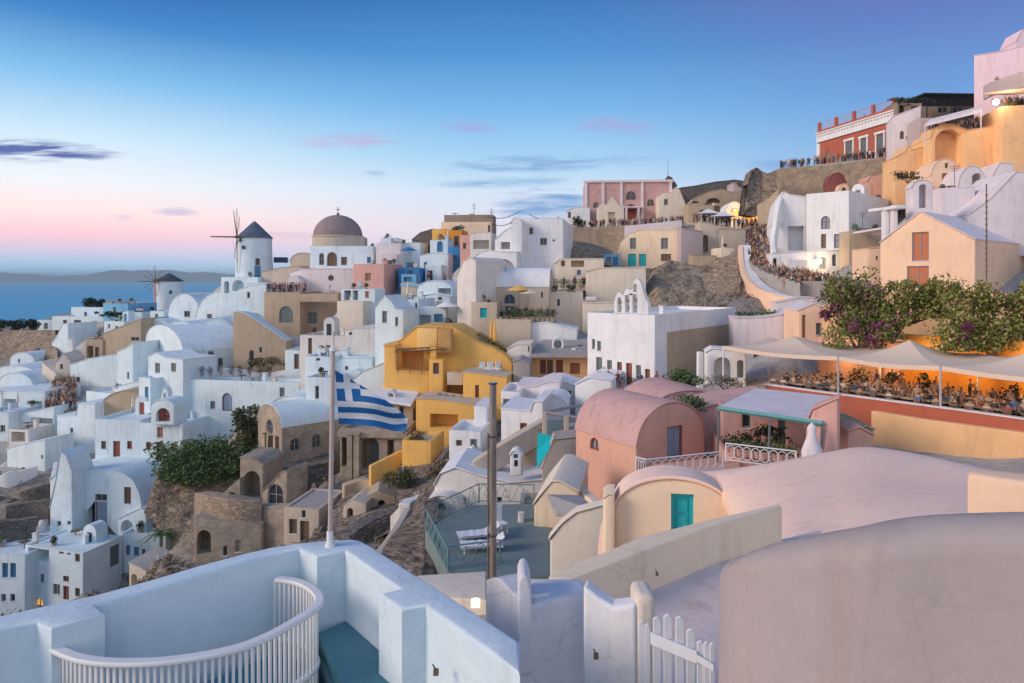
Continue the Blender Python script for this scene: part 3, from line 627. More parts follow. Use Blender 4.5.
H('tan_house', 'tan stone house with a big green arched door under the people', 264, 300, 104, 8, 292, 334, 8, 'tan', op=[('ad', 279, 306, 293, 323, 'g')])
H('tan_house', 'recessed tan stone front with a barred grey window', 300, 338, 106, 6, [(300, 294), (338, 294)], 334, 6, 'tan', op=[('w', 307, 312, 317, 324, 'g')])
WALL('cornice', 'heavy tan stone ledge over the barred grey window', [(299, 294, 103), (338, 294, 102)], 1.2, 1.4, 'tan', 'ledge')
# dome church
H('lilac_house', 'lavender white house with a round dark window below the dome church', 290, 358, 113, 6, [(290, 273), (300, 269), (358, 269)], 294, 9, 'lilac', op=[('o', 328, 275, 334, 281, 'k')])
H('church', 'white church body with arches carrying the big dome', 310, 372, 119, 5, 246, 274, 10, 'white', op=[('aw', 319, 253, 324, 265, 'x'), ('aw', 327, 252, 337, 266, 'w'), ('w', 341, 257, 347, 265, 'w'), ('w', 367, 257, 371, 263, 'b')])
H('annexe', 'beige church annexe with a rounded end left of the dome', 290, 316, 121, 4, ('arc', 262, 253), 275, 6, 'beige')
rt = empty('church_dome', U(338, 247, 126)); tag(rt, 'big weathered brown dome with a cross standing on the white church', 'dome')
bm = bmesh.new(); lathe(bm, [(4.6, -1.5), (4.6, 1.7), (4.75, 1.75), (4.75, 1.95), (4.4, 2.0)], 32); bake('drum', bm, PAL['beige'], rt)
bm = bmesh.new(); lathe(bm, [(4.45*math.cos(t*math.pi/28), 1.9+4.0*math.sin(t*math.pi/28)) for t in range(14)]+[(0.02, 5.9)], 40); bake('dome', bm, stucco('weathered_dome', (0.30, 0.235, 0.23), 1.2), rt, 60)
bm = bmesh.new(); tube(bm, (0, 0, 5.8), (0, 0, 7.4), .07); tube(bm, (-.4, 0, 6.9), (.4, 0, 6.9), .06); lathe(bm, [(.02, 5.8), (.3, 5.95), (.25, 6.2), (.02, 6.3)], 12); bake('cross', bm, GL['w'], rt)
WALL('church_parapet', 'tan parapet block at the right foot of the dome', [(319, 237, 124), (364, 237, 124)], 2.2, 3, 'beige', 'parapet')
# windmills
def windmill(label, px, pyb, pyt, pya, wpx, Y, hubpx, hubpy, rs, yawdeg, roofmat, spokes=12, winds=()):
    b = U(px, pyb, Y); rt = empty('windmill', b); tag(rt, label, 'windmill')
    h = (pyb-pyt)/FL*Y; r = wpx/2/FL*Y; ha = (pyb-pya)/FL*Y
    bm = bmesh.new(); lathe(bm, [(r*1.06, -4), (r*1.05, 0), (r, h*.5), (r*.97, h), (.1, h)], 32); bake('tower', bm, PAL['skylit_white'], rt)
    bm = bmesh.new(); lathe(bm, [(r*1.03, h-.1), (r*1.02, h+.08), (r*.62, h+(ha-h)*.42), (r*.25, h+(ha-h)*.8), (.03, ha)], 28); bake('roof', bm, roofmat, rt, 50)
    for (wx, wy, ww, wh, kind) in winds:
        ang = math.asin(max(-.9, min(.9, (wx-px)/FL*Y/r))); z = (pyb-wy)/FL*Y
        bm = bmesh.new(); p = Vector((r*math.sin(ang), -r*math.cos(ang), z)); box(bm, p, (ww, .3, wh), ang); bake(kind, bm, GL['k'] if kind == 'window' else GL['b'], rt, 0)
    hp = U(hubpx, hubpy, Y-r*1.0)-b
    dirn = Vector((hp.x, hp.y, 0)).normalized()
    rs_ = rs/FL*Y
    rx = Vector((math.cos(R(yawdeg)), math.sin(R(yawdeg)), 0))
    axis = Vector((rx.y, -rx.x, 0))
    bm = bmesh.new(); tube(bm, hp+axis*2.0, hp-axis*(4.4 if spokes == 8 else 1.0), .16, .10); box(bm, hp, (.5, .5, .5)); bake('hub', bm, GL['w'], rt)
    for i in range(spokes):
        t = 2*math.pi*i/spokes+.05; dv = rx*math.cos(t)+Vector((0, 0, math.sin(t)))
        L = rs_*(1 if i % 3 == 0 else .8)
        bm = bmesh.new(); tube(bm, hp, hp+dv*L, .11 if i % 3 == 0 else .06, .05, 6)
        bake('spar', bm, GL['w'], rt)
    bm = bmesh.new()
    for i in range(spokes):
        t0 = 2*math.pi*i/spokes+.05; t1 = 2*math.pi*(i+1)/spokes+.05
        tube(bm, hp+(rx*math.cos(t0)+Vector((0, 0, math.sin(t0))))*rs_*.72, hp+(rx*math.cos(t1)+Vector((0, 0, math.sin(t1))))*rs_*.72, .012, .012, 4)
    bake('rigging', bm, GL['w'], rt)
    return rt
slate = stone('slate_blue_thatch', (0.10, 0.13, 0.18), (0.15, 0.19, 0.25), 3, (0.09, 0.11, 0.15), .4)
slate2 = stone('green_grey_thatch', (0.07, 0.10, 0.11), (0.11, 0.15, 0.16), 3, (0.06, 0.08, 0.09), .4)
windmill('tall white windmill with a pointed slate roof and bare spars', 254.5, 276, 238, 221, 34, 125, 237, 237, 35, 105, slate, 8, [(246, 241, .5, .5, 'window'), (250, 248, .6, .6, 'window'), (263, 272, 1.0, 2.2, 'door'), (263, 262, .7, 1.2, 'window')])
windmill('small squat windmill with a dark green roof standing over the sea', 169, 302, 281, 273, 26, 160, 155.5, 281, 15, 38, slate2, 12, [(176, 292, .6, .8, 'window')])
bm = bmesh.new(); b0 = U(155, 284, 154); tube(bm, (0, 0, 0), (0, 0, -7.5), .25, .25)
o = bake('mast', bm, PAL['pink'], None); o.location = b0; tag(o, 'reddish wooden mast in front of the small windmill', 'mast')
H('white_house', 'white windmill platform with an open round arch', 221, 258, 119, 10, 277, 297, ('R', 268), 'white', op=[('n', 232, 280, 244, 291, 'x'), ('n', 224, 281, 229, 293, 'x')])
H('white_house', 'white terrace below the great windmill stepping towards the people', 246, 270, 116, 6, [(246, 284), (262, 283), (270, 286)], 298, 5, 'white', op=[('w', 247, 292, 250, 297, 'k')])
bm = bmesh.new(); box(bm, (0, 0, 0), (2.4, 2, 1.0), .2); o = bake('water_tank', bm, plain('navy_paint', (0.03, 0.07, 0.13), .5), None, 0, .05); o.location = U(281, 260, 128); tag(o, 'dark blue tank on the roofs between windmill and dome', 'tank')
H('beige_house', 'low beige house behind the people right of the great windmill', 262, 300, 119, 6, [(262, 272), (280, 268), (300, 266)], 282, 7, 'beige', op=[('w', 294, 275, 297, 281, 'k')])
# pink house and its neighbours
H('lilac_house', 'pale flat-topped block rising right of the dome church', 376, 401, 115, 4, 243, 272, 8, 'lilac')
H('lilac_house', 'small pale cube on top of the flat-topped block', 380, 397, 118, 4, 238, 250, 6, 'white')
H('pink_house', 'pink house with a brown shuttered window and a greyish side wall', 353, 384, 100, 10, 264, 300, ('R', 402), 'pink', rc='rose', op=[('w', 365, 273, 371, 281, 'o')])
H('tan_house', 'tan house side between the pink house and the blue cafe', 401, 417, 99, 3, 283, 300, 5, 'beige')
H('white_house', 'white porch with brown doors in front of the pink house', 341, 375, 96, 10, 289, 302, 4, 'white', op=[('q', 344, 290.5, 351, 300, 'x'), ('q', 352.5, 290.5, 358, 300, 'x'), ('w', 365, 291, 369, 298, 'o')], par=.2)
H('cream_house', 'blank cream house under the white porch', 337, 363, 93, 8, 301, 332, ('R', 381), 'pale')
H('white_house', 'weathered white house with a deep dark doorway behind the flagpole', 300, 345, 86, 8, 335, 366, 6, 'offwhite', op=[('d', 308, 338, 312, 354, 'w')], chim=[(.75, .5, .5, .8)])
H('white_house', 'plain white house between the cream house and the pointed gable', 345, 378, 84, 6, [(345, 330), (362, 328), (378, 329)], 356, 6, 'offwhite', op=[('w', 349, 332, 352, 335, 'w')])
H('white_house', 'white house with a low terrace wall just left of the flag', 305, 334, 80, 8, 356, 378, 5, 'white', op=[('w', 316, 358, 320, 361, 'k')])
H('white_house', 'tall white house with a narrow window left of the flagpole', 306, 334, 75, 8, 377, 420, 6, 'white', op=[('w', 315, 386, 319, 399, 'k')])
H('white_house', 'white house with a brown door right of the tan chapel', 285, 300, 92, 6, 350, 378, 5, 'white', op=[('d', 294, 354, 299, 369, 'w')])
H('white_house', 'white house with a hooded chimney directly behind the top of the flag', 334, 372, 80, 6, [(334, 362), (345, 358), (372, 358)], 392, 5, 'white', op=[('w', 345, 366, 348, 370, 'r')], chim=[(.2, .3, .7, 1.1)])
H('white_house', 'blue-white roof house rising to the right behind the flag', 350, 386, 74, 10, [(350, 382), (362, 372), (386, 362)], 400, 6, 'white')
H('vault_house', 'white rounded roof with a peach patch left of the flagpole', 268, 318, 79, 10, ('arc', 412, 396), 424, 6, 'white', op=[('q', 300, 402, 312, 408, 'x')])
# blue cafe terraces
H('blue_house', 'bright blue cafe terrace front between the pink house and the white slope', 398, 419, 103, 6, 268, 284, 6, 'blue', op=[('w', 408, 270, 413, 276, 'k')])
H('blue_house', 'light blue cafe balcony below the bright blue front', 401, 416, 100, 4, 274, 285, 3, 'lightblue', op=[('w', 404, 277, 412, 282, 'b')])
H('white_house', 'pale blue-white house in the middle of the blue cafes', 420, 448, 107, 8, [(420, 256), (432, 253), (448, 254)], 283, 7, 'white', op=[('w', 424, 262, 427, 268, 'b')])
H('white_house', 'white house with a dark blue balcony under the orange house', 430, 448, 114, 8, 240, 262, 5, 'white', op=[('aw', 437, 241, 443, 252, 'b')])
H('blue_house', 'saturated blue house wall right of the white cafe steps', 448, 460, 110, 8, 247, 270, 5, 'blue', op=[('w', 452, 256, 456, 262, 'b')])
H('white_house', 'white arched house with a hollow dark recess above the pillared porch', 417, 452, 95, 10, ('arc', 290, 281), 305, 6, 'white', op=[('q', 438, 287, 451, 299, 'x')])
H('orange_house', 'orange lit room on the ridge with a dark doorway', 445, 462, 118, 6, 230, 248, 6, 'orange', op=[('d', 454, 236, 459, 246, 'x')])
H('yellow_house', 'yellow ridge house with an arched blue gate', 432, 446, 120, 4, 229, 248, 6, 'yellow', op=[('ad', 438, 238, 443, 248, 'b')])
H('tan_house', 'long tan house on the skyline with a brown roof terrace and aerials', 441, 491, 126, 5, 222, 246, 9, 'cream', op=[('w', 456, 226, 461, 231, 'b'), ('w', 488, 225, 491, 232, 'w')])
H('roof_terrace', 'brown roof terrace storey on top of the tan skyline house', 444, 493, 128, 5, 215, 224, 5, 'brown', cat='terrace')
H('pink_house', 'pink house fragment squeezed between blue wall and white stairs', 460, 473, 104, 6, 235, 262, 5, 'pink', op=[('w', 463, 243, 466, 249, 'w')])
H('white_house', 'white house with a pink terrace recess left of the white stairs', 470, 491, 103, 8, [(470, 234), (482, 232), (491, 233)], 254, 5, 'offwhite', op=[('q', 473, 240, 489, 249, 'x')])
for px, pt, pb, l in ((474, 203, 216, 'taller thin aerial on the tan skyline house'), (491.5, 208, 216, 'shorter thin aerial at the right end of the tan skyline house')):
    bm = bmesh.new(); tube(bm, (0, 0, 0), (0, 0, (pb-pt)/FL*128), .06, .03)
    for k in range(3): tube(bm, (-.5+.1*k, 0, (pb-pt)/FL*128-.3-.35*k), (.5-.1*k, 0, (pb-pt)/FL*128-.3-.35*k), .025)
    o = bake('aerial', bm, GL['k'], None); o.location = U(px, pb, 128); tag(o, l, 'aerial')
H('ridge_wall', 'dark stone ridge wall with figures left of the yellow ridge house', 412, 433, 124, 3, [(412, 240), (420, 233), (433, 229)], 252, 4, 'ashdark', cat='wall')
H('white_house', 'white house top on the ridge right of the dome', 398, 420, 118, 6, [(398, 247), (408, 243), (420, 243)], 262, 6, 'white')
# centre white group
H('gable_house', 'white house with a pointed gable and two grey shuttered windows', 375, 403, 79, 18, [(375, 308), (384, 296), (392, 303), (395, 309), (403, 311)], 348, ('R', 419), 'white', op=[('w', 382, 311, 387, 323, 'g'), ('w', 395, 317, 398, 326, 'g')])
H('white_house', 'white block with two slit windows right of the pointed gable', 392, 419, 84, 12, 299, 320, 6, 'white', op=[('w', 415, 303, 417, 308, 'k')])
H('white_house', 'bluish white room with a shaded pillared porch above the yellow house', 417, 446, 83, 8, 306, 329, 6, 'white', op=[('q', 419, 315, 431, 326, 'x'), ('w', 434, 314, 443, 322, 'b')])
H('white_house', 'white block with tiny dark openings behind the pillared porch', 417, 450, 92, 8, [(417, 297), (434, 294), (450, 297)], 315, 6, 'white', op=[('w', 438, 297, 442, 300, 'w')])
H('buttress_house', 'tall pale buttressed wall streaked with age left of the cream house', 457, 476, 82, 35, [(457, 276), (463, 262), (470, 258), (476, 262)], 340, 6, 'offwhite')
H('white_house', 'rounded white house with a big open arch below the white stairs', 470, 517, 96, 10, [(470, 262), (478, 254), (488, 250), (500, 252), (517, 252)], 278, 6, 'white', op=[('n', 492, 259, 515, 275, 'x')])
H('white_house', 'tall white cube house with one square dark window on the skyline', 519, 563, 99, 10, 219, 291, ('R', 573), 'white', op=[('w', 540, 238, 547, 245, 'k'), ('o', 552.5, 239, 555, 242, 'k')])
H('white_house', 'white round-topped pillar block joined to the tall cube house', 511, 522, 97, 10, ('arc', 224, 218), 278, 4, 'white')
H('white_house', 'white lean-to with sloping stair wall left of the tall cube', 495, 512, 99, 6, [(495, 240), (503, 232), (512, 226)], 255, 5, 'white', op=[('q', 501, 242, 510, 249, 'x')])
H('cream_house', 'cream house with arched fanlight over double doors under a white vault', 471, 549, 84, 8, 287, 322, 6, 'beige', 'vaultx', rc='white', rise=2.3, op=[('aw', 504, 294, 515, 304, 'k'), ('d', 505, 306, 515, 319, 'g'), ('w', 497, 306, 500, 316, 'k'), ('w', 541, 292, 543, 298, 'k')])
H('beige_house', 'beige front with one grey-green window below the fanlight house', 471, 497, 80, 8, 302, 352, 3, 'beige', op=[('w', 480, 308, 487, 318, 't')])
H('beige_house', 'blank grey-beige retaining house under the fanlight terrace', 495, 531, 78, 8, 319, 352, 3.5, 'beige')
H('cream_house', 'pale house with a brown pergola beam right of the cafe terrace', 549, 583, 85, 6, 292, 330, 6, 'pale', op=[('w', 557, 299, 560, 306, 'k')])
H('cream_house', 'cream wing under the bell gable with a long blank front', 583, 620, 82, 4, [(583, 303), (600, 303), (620, 303)], 330, 6, 'pale')
H('cream_house', 'cream terrace house with a blue shutter and small square opening', 555, 604, 96, 6, [(555, 264), (560, 259), (604, 259)], 295, 6, 'pale', op=[('w', 577, 270, 581, 275, 'b'), ('q', 571, 260.5, 584, 267, 'w'), ('w', 561, 260.5, 565, 266, 'w')])
H('cream_house', 'cream retaining front with a curved white stair wall', 586, 646, 90, 6, [(586, 272), (600, 268), (646, 268)], 305, 5, 'pale')
H('cream_house', 'big cream house with teal doors and a rounded left shoulder', 616, 681, 112, 26, [(616, 255), (620, 243), (628, 235), (640, 230), (681, 230)], 268, ('R', 700), 'cream', op=[('w', 630, 238, 636, 249, 'g'), ('w', 661, 238, 668, 249, 'g'), ('d', 628, 254, 636, 266, 't'), ('d', 639, 254, 646, 266, 't'), ('w', 661, 254, 671, 261, 'w')])
H('terrace_kiosk', 'grey glass terrace box beside the teal doors', 604, 620, 106, 4, 254, 268, 3, 'lightblue', cat='kiosk', op=[('w', 606, 257, 611, 266, 'g'), ('w', 613, 257, 618, 266, 'b')])
WALL('parapet', 'lilac white parapet running above the big cream house', [(625, 226, 122), (655, 223, 122), (682, 220, 122)], 2.6, .5, 'lilac', 'parapet')
WALL('retaining_wall', 'rough stone retaining wall below the pink mansion', smooth_pts([(569, 228, 126), (590, 227, 125), (610, 226, 124), (632, 225, 122)]), 8.5, 1, 'rubble')
ROCK('cliff', 'pitted rock outcrop behind the cream terrace house', [(569, 240, 124), (590, 243, 122), (612, 250, 118)], [(569, 262, 112), (590, 262, 110), (612, 268, 108)], 'cliffrock', 24, 12, .5)
ROCK('cliff', 'large brown rock face in the middle of the slope behind the white church', [(643, 300, 96), (655, 272, 100), (672, 260, 106), (700, 266, 105), (738, 252, 104)], [(640, 322, 84), (662, 322, 84), (690, 322, 84), (715, 322, 84), (742, 322, 84)], 'cliffrock', 70, 34, .6)
# pink mansion
rt, inf = H('mansion', 'pink mansion with white pilasters and an arched window on the skyline', 585, 672, 150, 4, 181, 226, 12, 'rose', op=[('aw', 626, 191, 636, 200, 'k'), ('ad', 626, 204, 636, 220, 'r'), ('aw', 593, 202, 599, 208, 'k'), ('aw', 647, 199, 654, 206, 'k'), ('d', 608, 208, 617, 222, 'o')])
bm = bmesh.new(); w = inf['w']; zl = inf['zl']-inf['OZ']
box(bm, (w/2, -.1, zl-.15), (w+.7, .5, .5)); bake('cornice', bm, PAL['lilac'], rt, 0, .05)
for s in (.012, .21, .42, .66, .985):
    bm = bmesh.new(); box(bm, (w*s, -.12, zl/2-.25), (.55, .3, zl-.3)); bake('pilaster', bm, PAL['lilac'], rt, 0, .03)
bm = bmesh.new()
for x in (.468, .605): box(bm, (w*x, -2.2, zl-8.6), (.4, .4, 4.8))
box(bm, (w*.536, -1.1, zl-6.0), (4.2, 2.4, .3)); bake('porch', bm, PAL['lilac'], rt, 0, .03)
H('ruin', 'jagged pale ruined wall with orange doorway left of the mansion porch', 597, 624, 143, 4, [(597, 208), (602, 202), (606, 205), (611, 196), (616, 201), (619, 206), (624, 205)], 228, 1.2, 'pale', op=[('q', 608, 212, 615, 222, 'o')])
H('ruin', 'pale ruined house stump right of the pink mansion with a dark glass top', 658, 686, 144, 6, [(658, 196), (664, 192), (672, 193), (676, 187), (680, 191), (686, 206)], 226, 5, 'pale', op=[('w', 664, 199, 668, 205, 'k')])
H('glass_room', 'dark glazed hexagonal room behind the pale ruin', 662, 677, 150, 6, [(662, 184), (668, 176), (672, 178), (677, 186)], 200, 4, 'ashdark', cat='room', op=[('w', 664, 186, 669, 191, 'k')])
bm = bmesh.new(); tube(bm, (0, 0, 0), (0, 0, 4.2), .05, .03); o = bake('aerial', bm, GL['k'], None); o.location = U(668, 178, 150); tag(o, 'single mast on top of the dark glazed room', 'aerial')
H('white_house', 'white house corner left of the pink mansion behind a cypress row', 566, 590, 145, 6, [(566, 212), (575, 207), (590, 208)], 226, 6, 'white', op=[('w', 568, 212, 571, 218, 'k')])
H('stone_house', 'tan arched ruin with two low dark vaults right of the mansion', 690, 741, 138, 4, [(690, 204), (697, 197), (708, 192), (722, 189), (730, 192), (741, 192)], 220, 8, 'tan', op=[('n', 691, 196.5, 699, 203, 'x'), ('n', 706, 198, 721, 203, 'x')])
H('stone_house', 'lower tan stone front with doorways under the arched ruin', 688, 726, 132, 4, 205, 224, 5, 'tan', op=[('d', 700, 210, 704, 219, 'w'), ('d', 714, 206, 720, 218, 'w')])
H('stone_house', 'brownish house with a slim white pillar beneath the dark hill', 733, 752, 140, 4, [(733, 183), (736, 183), (738, 187), (752, 190)], 212, 5, 'mauve')
H('vault_house', 'small white arched chapel front glowing from inside', 726, 743, 126, 4, ('arc', 212, 202), 224, 5, 'white', op=[('ad', 731, 208, 739, 220, 'lit')])
H('yellow_house', 'bright yellow lit house at the top of the crowded stairway', 746, 759, 124, 6, [(746, 205), (755, 205), (759, 213)], 232, 5, 'yellow', op=[('ad', 750, 211, 755, 221, 'lit')])
H('peach_house', 'glowing orange-yellow house left of the tall white fin wall', 761, 773, 120, 6, [(761, 204), (768, 204), (773, 205)], 236, 5, 'apricot', op=[('w', 763, 210, 766, 216, 'lit')])
H('beige_house', 'tall brown side wall joining the big cream house', 681, 703, 106, -8, [(681, 228), (692, 230), (703, 232)], 262, 5, 'mauve')
H('beige_house', 'beige house with a curved top in front of the white canopy tables', 700, 746, 108, 6, [(700, 222), (712, 224), (722, 230), (746, 229)], 262, 5, 'beige', op=[('n', 703, 235, 708, 252, 'x')])
H('beige_house', 'small beige cube on top of the brown rock face', 716, 735, 101, 6, 248, 262, 4, 'pale')
H('beige_house', 'low beige wall block at the left on top of the brown rock face', 692, 716, 100, 4, [(692, 255), (716, 256)], 268, 3, 'tan')
ROCK('crag', 'dark rounded rock knob rising beside the stone wall on the skyline', [(748, 184, 121), (751, 172, 122), (757, 167, 123), (763, 171, 123), (768, 173, 122), (776, 170, 120)], [(744, 214, 119), (751, 216, 119), (757, 216, 119), (763, 214, 119), (770, 210, 119), (780, 205, 119)], 'rock', 30, 22, .3)
H('dark_roof', 'low dark ridge roof on the skyline between mansion and rock knob', 680, 748, 160, 0, [(680, 188), (695, 186), (715, 182), (735, 180), (748, 182)], 205, 12, 'ashdark', cat='roof')
WALL('stone_wall', 'wide rough stone wall under the red building on the right', smooth_pts([(776, 169, 122), (800, 167, 120), (830, 165, 117), (860, 161, 114), (890, 156, 111), (906, 153, 109)]), 5.6, 1.0, 'rubble')
WALL('ramp_wall', 'tan stone ramp wall sloping down from the rock knob', smooth_pts([(757, 205, 112), (765, 200, 111), (772, 195, 110), (779, 187, 109)]), 4, .8, 'tan')
# peach curved wall and white winding path
cw_ = smooth_pts([(738, 246, 98), (739, 262, 94), (744, 276, 89), (754, 286, 85), (770, 293, 82), (792, 298, 80), (814, 300, 78)], 4)
WALL('curved_wall', 'tall peach curved wall right of the brown rock face', cw_, [(322-p[1])/FL*p[2] for p in cw_], .7, 'peach')
WALL('path_cap', 'white path edge curving along the top of the peach wall', [(p[0]+1, p[1]-1.0, p[2]+.5) for p in cw_], .6, 1.6, 'white', 'path edge')
H('lilac_house', 'long blank lavender-white wall house behind the restaurant awning', 734, 801, 68, 8, [(734, 318), (760, 318), (782, 315), (801, 306)], 372, 3, 'lilac')
H('white_house', 'white stepped mass below the peach curved wall', 776, 815, 79, 10, [(776, 303), (785, 301), (800, 298), (815, 298)], 316, 4, 'lilac', )
# white church with bell gable
rt, inf = H('church', 'tall white church with a row of brown doors facing the lane', 587, 655, 66, 40, 312, 392, ('R', 736), 'white', op=[('w', 592, 339, 595, 349, 'g'), ('w', 597, 341, 601, 351, 'g'), ('d', 596, 357, 602, 379, 'g'), ('d', 607, 360, 612, 376, 'g'), ('d', 617, 362, 622, 384, 'r'), ('d', 626, 363, 632, 385, 'r'), ('d', 636, 365, 641, 386, 'g'), ('d', 645, 369, 650, 388, 'r')], bev=.15)
bm = bmesh.new(); s0, z0 = inf['F']['R'].pt(667, 366); s1, z1 = inf['F']['R'].pt(733, 323.5)
box(bm, (inf['w']+.03, (s0+s1)/2, (z0-8+z1)/2-inf['OZ']+0), (.08, s1-s0, z1-z0+8)); bake('side_panel', bm, PAL['tan'], rt, 0)
u0 = U(614, 313, 65.5)
rt = empty('bell_gable', u0, R(-32)); rt.scale = (.80, .8, .78); tag(rt, 'white bell gable of arches stacked to a point on the church roof', 'bell gable')
def sc(px): return (px-613)/FL*66*1.22
prof = [(0, -.1), (4.35, -.1), (4.3, 1.2), (3.9, 2.1), (3.35, 3.9), (2.9, 4.25), (2.45, 3.8), (2.3, 2.9), (1.95, 2.9), (1.6, 3.05), (1.35, 2.6), (1.1, 2.2), (.8, 2.55), (.45, 2.5), (.15, 1.9), (0, 1.2)]
hl = [arch_loop(.45, .1, .95, 1.9), arch_loop(1.4, .1, 1.95, 2.2), arch_loop(2.35, .1, 2.95, 2.3), arch_loop(2.45, 2.6, 2.95, 3.6)]
bm = bmesh.new(); T = lambda s, y, z: (s, y, z)
tess(bm, prof, hl, T, 0); tess(bm, prof, hl, T, .9)
for lp in [prof]+hl:
    for i in range(len(lp)):
        j = (i+1) % len(lp); poly(bm, [T(lp[i][0], 0, lp[i][1]), T(lp[j][0], 0, lp[j][1]), T(lp[j][0], .9, lp[j][1]), T(lp[i][0], .9, lp[i][1])])
bake('wall', bm, PAL['white'], rt, 35, .05)
for x, z in ((.7, 1.5), (1.67, 1.7), (2.65, 1.8)):
    bm = bmesh.new(); lathe(bm, [(.02, .3), (.09, .27), (.11, .1), (.17, 0), (.15, 0)], 12, (x, .45, z-.35)); tube(bm, (x-.3, .45, z), (x+.3, .45, z), .02); bake('bell', bm, plain('bell_bronze', (.2, .15, .08), .4, 1), rt)
bm = bmesh.new(); tube(bm, (2.9, .45, 4.2), (2.9, .45, 4.9), .035); tube(bm, (2.7, .45, 4.65), (3.1, .45, 4.65), .03); bake('cross', bm, PAL['white'], rt)
H('arcade', 'white open arches at the left end of the restaurant terrace', 706, 746, 56, 12, [(706, 353), (712, 349), (724, 350), (746, 352)], 381, 2.2, 'white', op=[('n', 714, 357, 731, 381, 'x'), ('n', 737, 360, 744, 378, 'x')], cat='arcade')
WALL('pillar', 'square white pillar left of the white open arches', [(698, 352, 55), (704, 352, 55)], 3.4, .5, 'white', 'pillar')
H('cream_hut', 'small peach gabled hut with red shutters above the awnings', 798, 830, 62, 8, ('gable', 311, 304), 342, 5, 'peach', rc='lilac', op=[('w', 802, 315, 806, 338, 'o'), ('w', 816, 323, 822, 335, 'g')], cat='house')
# right white house with sculptural walls
H('white_house', 'white house with an arched window and mauve right side wall', 806, 849, 93, 46, 194, 252, ('R', 900), 'white', op=[('aw', 821, 216, 830, 229, 'v'), ('w', 821, 234, 826, 248, 'w'), ('w', 834, 234, 839, 248, 'v')])
H('white_house', 'white fin-walled house with a sharp folded shape right of the stairway', 772, 806, 95, 14, [(772, 226), (776, 204), (784, 192), (790, 195), (806, 197)], 258, 6, 'white', op=[('q', 788, 226, 804, 250, 'x')], par=.2)
WALL('fin_wall', 'sloping white fin wall descending beside the crowded stairway', smooth_pts([(781, 192, 96), (775, 205, 94), (772, 225, 93), (770, 240, 92), (772, 252, 91)]), 3.5, .6, 'white')
H('white_house', 'lower white terrace front with a lamp and two arched niches', 771, 869, 89, 8, [(771, 254), (800, 252), (869, 249)], 284, 3, 'white', op=[('n', 819, 257, 827, 269, 'x'), ('n', 832, 254, 837, 266, 'x'), ('n', 773, 258, 777, 270, 'x')])
H('peach_house', 'narrow peach strip house right of the lower white terrace', 868, 884, 76, 8, [(868, 249), (884, 247)], 292, 5, 'peach', op=[('w', 876, 256, 878, 260, 'w')])
WALL('awning_beam', 'thin white sloping porch roof on the mauve side wall', [(853, 232, 83), (876, 228, 80), (892, 226, 77)], .25, 2.2, 'lilac', 'porch roof')
H('mauve_house', 'brownish shaded wall below the thin white porch roof', 849, 884, 84, 4, 231, 256, 3, 'tan')
WALL('porch_arch', 'white arch leaning against the peach gable church at its left', [(868, 209, 72), (884, 207, 70), (896, 205, 68)], .35, 1.2, 'white', 'arch')
H('porch_pillar', 'white square pillar under the leaning arch', 884, 890, 70, 8, 209, 246, .7, 'white', cat='pillar')
H('porch_pillar', 'second white pillar joined to the gable of the peach church', 893, 898, 69, 8, 205, 240, .7, 'lilac', cat='pillar')
# peach gable church
H('church', 'peach church with a pointed gable and two red shuttered openings', 880, 975, 67, 50, ('gable', 243, 212, .45), 306, 18, 'peach', rc='lilac', op=[('w', 912, 232, 929, 261, 'o'), ('w', 907, 266, 929, 287, 'o')], bev=.12)
bm = bmesh.new(); tube(bm, (0, 0, 0), (0, 0, -8.2), .05, .05)
for k in range(14): tube(bm, (0, 0, -.5*k-.9), (0, 0, -.5*k-1.0), .1, .1)
o = bake('pole', bm, GL['w'], None); o.location = U(986.5, 184, 58); tag(o, 'thin dark pole with rings in front of the lilac church side', 'pole')
H('bell_gable', 'white arched bell opening standing over the peach church', 912, 933, 69, 12, ('arc', 188, 180), 216, 1.8, 'lilac', op=[('n', 919, 184, 927, 208, 'x')], cat='bell gable', ctrl=False)
H('lilac_house', 'smooth pale block right of the arched bell opening', 941, 975, 74, 10, 188, 216, 6, 'lilac')
H('lilac_house', 'lavender-white house with a steep rising roof edge at the right picture edge', 969, 1040, 70, 6, [(969, 215), (990, 199), (1016, 172), (1040, 172)], 222, 7, 'lilac')
H('chapel', 'small pale chapel with a brown door below the orange arch', 931, 960, 89, 8, ('arc', 176, 159), 196, 5, 'peach', op=[('d', 942, 173, 951, 187, 'o'), ('w', 945, 163, 948, 168, 'w')])
H('vault_house', 'rounded white dome house right of the small chapel', 958, 987, 84, 10, ('arc', 188, 166), 206, 5, 'lilac', op=[('n', 972, 173, 982, 200, 'x')])
H('vault_house', 'pale curved buttress house left of the steep roof edge', 988, 1014, 86, 8, [(988, 190), (994, 172), (1000, 163), (1014, 164)], 206, 5, 'lilac')
H('salmon_house', 'bright salmon cube below the stone wall on the right', 867, 886, 107, 8, [(867, 182), (871, 176), (886, 173)], 194, 5, 'salmon')
H('salmon_house', 'little pink arch stump left of the salmon cube', 839, 849, 108, 8, ('arc', 190, 184), 196, 2, 'peach', op=[('n', 842, 187, 846, 194, 'x')])
H('tan_house', 'low tan room with dark doors right of the salmon cube', 886, 912, 105, 8, [(886, 176), (898, 175), (912, 181)], 194, 5, 'tan', op=[('q', 890, 180, 897, 190, 'x'), ('q', 902, 182, 907, 190, 'x')])
H('rose_mound', 'dark red plaster mound against the stone wall', 829, 846, 110, 8, ('arc', 184, 173), 194, 3, 'darkred', cat='mound')
